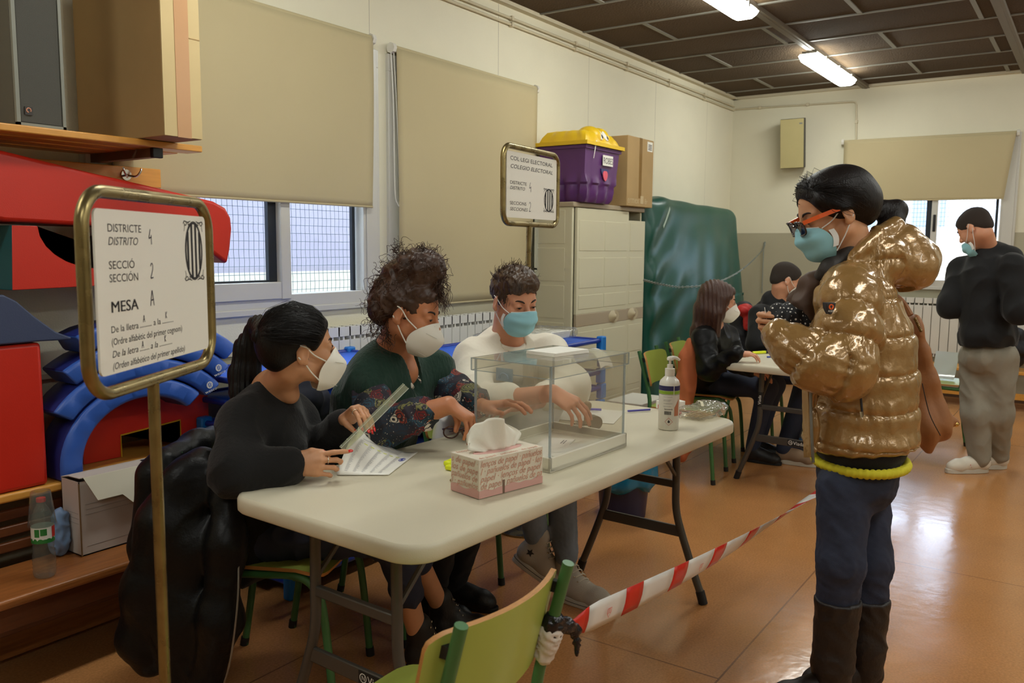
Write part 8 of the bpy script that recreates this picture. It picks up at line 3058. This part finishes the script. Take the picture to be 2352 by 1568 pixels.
for an, kn, yw in ((J['anL'], J['knL'], 2.22), (J['anR'], J['knR'], 2.25)):
    d = A(math.cos(yw), math.sin(yw), 0)
    sh, Wf = shoe(t, 'boot', A(an[0], an[1], 0) - d * .055, yw, .265, (m_boot_br, m_sole_blk), h=.13, sole=.03, w=.047)
    S = Sdf(.005); tp_ = an + (kn - an) * .66
    S.chain([A(an[0], an[1], .08), A(an[0], an[1], .16), tp_], [.056, .058, .068], k=.03)
    S.box(tp_ + A(0, 0, .07), (.1, .1, .07), op='s', k=.004, rad=.002)
    S.build('boot_shaft', m_boot_br, sh, wrinkle=folds(.003, 12, 4))
    g = G(); g.tube([Wf((.05 + .046 * math.cos(a), .046 * math.sin(a), .075)) for a in np.linspace(0, 2 * PI, 20, endpoint=False)], .006, 6, closed=True); g.build('boot_strap', m_boot_br, sh)
    g = G(); g.sphere(Wf((.055, .047 if an is J['anL'] else -.047, .075)), (.009, .004, .009), seg=12, ring=8); g.build('buckle', mat('buckle_brass', (176, 150, 90), 0.3, metal=0.9), sh)
# envelope in her fingers
e0, e1 = at(1757, 706, 2.62), at(1776, 824, 2.60)
g = G(); g.slab(np.array([[e0 * (1 - u) + e1 * u + (ray(1766, 765) / np.linalg.norm(ray(1766, 765)) * .10) * v for v in (-.3, .7)] for u in (0, 1)]), .002)
o = g.build('envelope', m_env, smooth=0); tag(o, 'white ballot envelope held upright in the fingers of the standing woman', 'envelope')
# shoulder bag
m_tan = mat('tan_leather', (150, 98, 56), 0.55, bump=0.12, bscale=60, var=0.1, vscale=6)
bt = thing('shoulder_bag', 'slouchy tan leather shoulder bag hanging behind the back of the standing woman', 'bag', at(2140, 1010, 2.86))
S = Sdf(.007)
BR_ = frame_from(A(_rt), (0, 0, 1))
for x_, y_, rx in ((2100, 760, .020), (2112, 820, .034), (2124, 880, .050), (2134, 940, .066), (2134, 980, .066)): S.ell(at(x_, y_, 2.87), (rx, .055, .060), R=BR_, k=.04)
S.chain([at(2150, 965, 2.87), at(2192, 972, 2.87)], [.045, .014], k=.03); S.chain([at(2130, 990, 2.87), at(2132, 1030, 2.87)], [.05, .014], k=.04); S.chain([at(2110, 975, 2.87), at(2088, 1002, 2.87)], [.05, .022], k=.04)
S.build('bag_body', m_tan, bt, wrinkle=lambda V: folds(.005, 6, 15)(V) + .004 * np.sin((V @ A(_rt)) * 95 + (V[:, 2]) * 30))
g = G(); g.tube(spline([at(2118, 880, 2.79), at(2135, 950, 2.78), at(2160, 1000, 2.79)], 6), .0016, 5); g.build('seam', m_boot_br, bt)
g = G(); g.tube(spline([at(2092, 724, 2.84), at(2070, 690, 2.86), at(2030, 660, 2.86)], 6), .010, 8); g.build('strap', m_tan, bt)
for k_ in range(9):
    g = G(); g.sphere(at(2102 + 1.6 * k_, 732 + 3.4 * k_, 2.80), .0055, seg=10, ring=6); g.build('chain_bead', mat('bead_bronze', (120, 98, 60), 0.3, metal=0.8), bt, smooth=180)
for q in ((2196, 974, .010), (2186, 977, .008)):
    g = G(); g.sphere(at(q[0], q[1], 2.86), q[2], seg=14, ring=8); g.build('clasp_bead', mat('clasp_gold', (210, 176, 104), 0.2, metal=1.0), bt, smooth=180)

# ------------------------------------------------------------------ man in the black hoodie at the far window
m_hood = mat('black_jersey', (17, 17, 19), 0.9, bump=0.15, bscale=300, sheen=0.12)
m_sweat = mat('grey_sweatpants', (142, 136, 122), 0.9, bump=0.15, bscale=300, var=0.06, vscale=20)
m_buzz = mat('hair_cropped', (52, 41, 34), 0.8, bump=0.6, bscale=900)


def crop_hair(t, hc, HR, HS, front=.000, name='hair'):
    S = Sdf(.006); S.frame(hc, HR * HS)
    S_ell(S, (-.020, 0, .040), (.100, .079, .088), HS); S_ell(S, (.03, 0, .045), (.064, .066, .062), HS, k=.02); S_ell(S, (-.07, 0, -.01), (.045, .062, .055), HS, k=.02)
    S_ell(S, (.125, 0, -.004), (.074, .10, .078), HS, k=.012, op='s')
    for sy in (-1, 1): S_ell(S, (.006, sy * .088, -.028), (.040, .030, .040), HS, k=.01, op='s')
    S_ell(S, (.03, 0, -.10), (.14, .12, .07), HS, k=.02, op='s')
    return S.build(name, m_buzz, t)


hc = at(2238, 524, 5.30)
HR = rotm('Z', math.radians(72)) @ rotm('Y', math.radians(32))
HS = .98
J = dict(neck=at(2268, 578, 5.36), shL=at(2212, 622, 5.46), shR=at(2322, 616, 5.18), elL=at(2182, 702, 5.40), wrL=at(2222, 690, 5.60), elR=at(2342, 715, 5.10), wrR=at(2290, 690, 5.45), pel=at(2268, 800, 5.36),
         hipL=at(2245, 822, 5.42), hipR=at(2296, 822, 5.30), knL=at(2240, 950, 5.38), knR=at(2292, 950, 5.36), anL=at(2250, 1062, 5.42), anR=at(2292, 1054, 5.52))
t = person('person, man in a black hoodie and grey tracksuit trousers at the far window', (J['pel'][0], J['pel'][1], 0))
S = Sdf(.006); head(S, hc, HR, HS); S.frame(); S.chain([hc + HR @ A(-.03, 0, -.055), J['neck']], [.058, .066], k=.03); skeleton_skin(S, J)
hand(S, J['wrL'], A(.1, 1, .2), A(-.5, 0, 1), -1, 1.0); hand(S, J['wrR'], A(-.3, 1, .2), A(.5, 0, 1), 1, 1.0)
S.build('body', m_skin3, t); crop_hair(t, hc, HR, HS); face_parts(t, hc, HR, HS, .8); mask_surgical(t, hc, HR, HS, .045)
S = Sdf(.008); fw7 = A(.25, .97, 0)
ch, nn = torso_cloth(S, J, fw7, 1.24, .70, 1.10)
S.chain([J['shL'], J['elL'], J['wrL']], [.085, .072, .052], k=.04); S.chain([J['shR'], J['elR'], J['wrR']], [.085, .072, .052], k=.04)
R7 = frame_from(A(fw7[0], fw7[1], 0)); S.ell(J['pel'] + A(0, 0, .09), (.155, .215, .11), R=R7, k=.05); S.box(J['pel'] + A(0, 0, -.19), (.3, .3, .21), op='s', k=.01, rad=.01)
S.chain([J['neck'] - nn * .04 + A(0, 0, .0), J['neck'] - nn * .10 + A(.06, -.03, -.05), J['neck'] - nn * .09 + A(.0, .06, -.05)], [.06, .062, .055], k=.04)
S.build('hoodie', m_hood, t, wrinkle=folds(.010, 5, 25))
S = Sdf(.008); S.ell(J['pel'] + A(0, 0, -.05), (.135, .185, .13), R=R7, k=.03)
S.chain([J['hipL'], J['knL'], J['anL'] + A(0, 0, .03)], [.105, .082, .062], k=.04); S.chain([J['hipR'], J['knR'], J['anR'] + A(0, 0, .03)], [.105, .082, .062], k=.04)
S.build('tracksuit_trousers', m_sweat, t, wrinkle=folds(.008, 7, 9))
m_sn = mat('white_leather', (214, 206, 190), 0.5)
for an, yw in ((J['anL'], 2.25), (J['anR'], 2.15)):
    d = A(math.cos(yw), math.sin(yw), 0)
    sh, Wf = shoe(t, 'sneaker', A(an[0], an[1], 0) - d * .06, yw, .285, (m_sn, m_rubber), h=.085, sole=.03, w=.046)
    g = G()
    for a in (-.5, 0, .5): g.tube([Wf((.14, .0425, .045)), Wf((.14 + .022 * math.sin(a), .0425, .045 + .022 * math.cos(a)))], .004, 6)
    g.build('red_mark', m_lab_red, sh)
    g = G(); g.tube([Wf((.01, .02, .085)), Wf((.004, 0, .09)), Wf((.01, -.02, .085))], .012, 8); g.build('heel_tab', m_ink, sh)

# ------------------------------------------------------------------ long haired girl and seated man at the far table
hc = at(1653, 692, 5.32); HR = rotm('Z', math.radians(-62)) @ rotm('Y', math.radians(6)); HS = .96
J = dict(neck=at(1640, 748, 5.38), shR=at(1618, 775, 5.28), shL=at(1668, 770, 5.55), elR=at(1628, 850, 5.20), wrR=at(1690, 812, 5.05), elL=at(1690, 830, 5.48), wrL=at(1722, 850, 5.30), pel=A(5.50, 2.19, .54), hipR=A(5.42, 2.12, .51), hipL=A(5.58, 2.13, .51), knR=A(5.47, 1.74, .51), knL=A(5.62, 1.74, .51), anR=A(5.47, 1.82, .1), anL=A(5.64, 1.84, .1))
t = person('person, girl with long brown hair in a black leather jacket', (5.50, 2.15, 0))
S = Sdf(.006); head(S, hc, HR, HS); S.frame(); S.chain([hc + HR @ A(-.03, 0, -.055), J['neck']], [.046, .050], k=.03); skeleton_skin(S, J)
hand(S, J['wrL'], A(.5, -.8, -.2), A(0, 0, 1), -1, .92); hand(S, J['wrR'], A(.6, -.8, 0), A(0, 0, 1), 1, .92)
S.build('body', m_skin3, t); face_parts(t, hc, HR, HS, .3); mask_ffp2(t, hc, HR, HS)
m_hair_long = mat('hair_chestnut', (66, 38, 26), 0.36, bump=0.5, bscale=200, stretch=(1, 1, .15), var=.25, vscale=30)
S = Sdf(.006); S.frame(hc, HR * HS)
S_ell(S, (-.024, 0, .044), (.104, .084, .090), HS); S_ell(S, (.034, 0, .062), (.058, .068, .050), HS, k=.03)
for sy in (-1, 1): S_cap(S, (.046, sy * .070, .04), (.018, sy * .078, -.03), .018, .018, HS, .03)
S_ell(S, (.128, 0, -.01), (.076, .10, .084), HS, k=.012, op='s')
S.frame()
W = lambda p: hc + HS * (HR @ A(p))
S.chain([W((-.05, 0, .04)), W((-.06, 0, -.06)), at(1612, 765, 5.36), at(1600, 790, 5.36)], [.085, .088, .070, .03], k=.04)
for sy in (-1, 1): S.chain([W((.0, sy * .075, .02)), W((-.01, sy * .080, -.08)), W((.0, sy * .07, -.22))], [.024, .030, .022], k=.04)
hr = S.build('hair', m_hair_long, t, wrinkle=lambda V: .003 * np.sin(V @ (A(_rt) * 260)))
S = Sdf(.008); torso_cloth(S, J, A(.4, -.9, 0), 1.02, .75)
S.chain([J['shR'], J['elR'], J['wrR']], [.070, .062, .046], k=.04); S.chain([J['shL'], J['elL'], J['wrL']], [.070, .062, .046], k=.04); S.cap(J['pel'], J['pel'] + A(0, 0, -.06), .165, .17, k=.05)
S.build('jacket', m_leather, t, wrinkle=folds(.009, 7, 19))
S = Sdf(.008); S.chain([J['hipR'], J['knR'], J['anR']], [.088, .066, .046], k=.04); S.chain([J['hipL'], J['knL'], J['anL']], [.088, .066, .046], k=.04); S.build('jeans', m_jean_dk, t)
for an in (J['anR'], J['anL']): shoe(t, 'shoe', A(an[0], an[1] + .045, 0), -1.5, .24, (m_boot_blk, m_sole_blk), h=.10, sole=.02)
# orange coat over her chair
S = Sdf(.008); BR_ = frame_from(A(_rt), (0, 0, 1))
for x_, y_, rx, rz in ((1583, 800, .030, .07), (1577, 850, .055, .10), (1568, 915, .075, .12), (1562, 980, .085, .12), (1562, 1030, .070, .08)): S.ell(at(x_, y_, 5.36), (rx, .06, rz), R=BR_, k=.10)
o = S.build('orange_coat', mat('orange_wool', (190, 104, 64), 0.85, bump=0.1, bscale=300), wrinkle=lambda V: folds(.006, 5, 33)(V) + .006 * np.sin(V @ A(_rt) * 75 + V[:, 2] * 12), smooth=4); tag(o, 'orange coat hung on the chair of the long haired girl', 'coat')

hc = at(1806, 643, 6.05); HR = rotm('Z', math.radians(-58)) @ rotm('Y', math.radians(16)); HS = 1.0
J = dict(neck=at(1790, 695, 6.12), shR=at(1748, 728, 6.02), shL=at(1828, 722, 6.30), elR=at(1742, 790, 5.92), wrR=at(1800, 800, 5.78), elL=at(1850, 790, 6.2), wrL=at(1850, 800, 5.95), pel=A(6.25, 2.14, .54), hipR=A(6.17, 2.08, .51), hipL=A(6.34, 2.08, .51), knR=A(6.16, 1.68, .51), knL=A(6.32, 1.68, .51), anR=onz(1800, 1030, .1), anL=onz(1840, 1030, .1))
t = person('person, man in a black hoodie and white mask seated at the far table', (6.25, 2.1, 0))
S = Sdf(.006); head(S, hc, HR, HS); S.frame(); S.chain([hc + HR @ A(-.03, 0, -.055), J['neck']], [.056, .062], k=.03); skeleton_skin(S, J)
hand(S, J['wrR'], A(.5, -.8, 0), A(0, 0, 1), 1, 1.0); hand(S, J['wrL'], A(.3, -.9, 0), A(0, 0, 1), -1, 1.0)
S.build('body', m_skin3, t); crop_hair(t, hc, HR, HS); face_parts(t, hc, HR, HS, .7); mask_ffp2(t, hc, HR, HS)
S = Sdf(.008); ch, nn = torso_cloth(S, J, A(.4, -.9, 0), 1.2, .72, 1.1)
S.chain([J['shR'], J['elR'], J['wrR']], [.082, .072, .052], k=.04); S.chain([J['shL'], J['elL'], J['wrL']], [.082, .072, .052], k=.04); S.cap(J['neck'] - nn * .06, J['neck'] - nn * .02 + A(0, 0, .015), .065, .06, k=.04)
S.build('hoodie', m_hood, t, wrinkle=folds(.010, 5, 45))
S = Sdf(.008); S.cap(J['pel'], J['pel'] + A(0, -.06, -.02), .15, .14, k=.05); S.chain([J['hipR'], J['knR'], J['anR']], [.092, .068, .050], k=.04); S.chain([J['hipL'], J['knL'], J['anL']], [.092, .068, .050], k=.04); S.build('jeans', m_jean_dk, t)
m_beige = mat('beige_suede', (146, 122, 98), 0.8)
for an in (J['anR'], J['anL']): shoe(t, 'sneaker', A(an[0] - .0, an[1] + .045, 0), -1.45, .28, (m_beige, m_rubber), h=.10, sole=.03)
# red and black backpack beside them
bp_ = thing('backpack', 'red and black backpack hung between the two seated people at the far table', 'backpack', at(1703, 760, 6.15))
S = Sdf(.008); S.ell(at(1708, 735, 6.30), (.10, .10, .14), k=.03); S.cap(at(1700, 770, 6.3), at(1712, 800, 6.3), .09, .09, k=.03); S.build('backpack_body', mat('backpack_black', (26, 26, 30), 0.7), bp_, wrinkle=folds(.006, 9, 3))
S = Sdf(.007); S.ell(at(1712, 712, 6.20), (.07, .06, .045), k=.03); S.cap(at(1716, 725, 6.18), at(1718, 750, 6.18), .03, .03, k=.02); S.build('red_panel', mat('backpack_red', (186, 34, 30), 0.6), bp_, wrinkle=folds(.006, 12, 4))

# ------------------------------------------------------------------ tidy
for _o in bpy.data.objects:
    if '_o' in _o:
        del _o['_o']
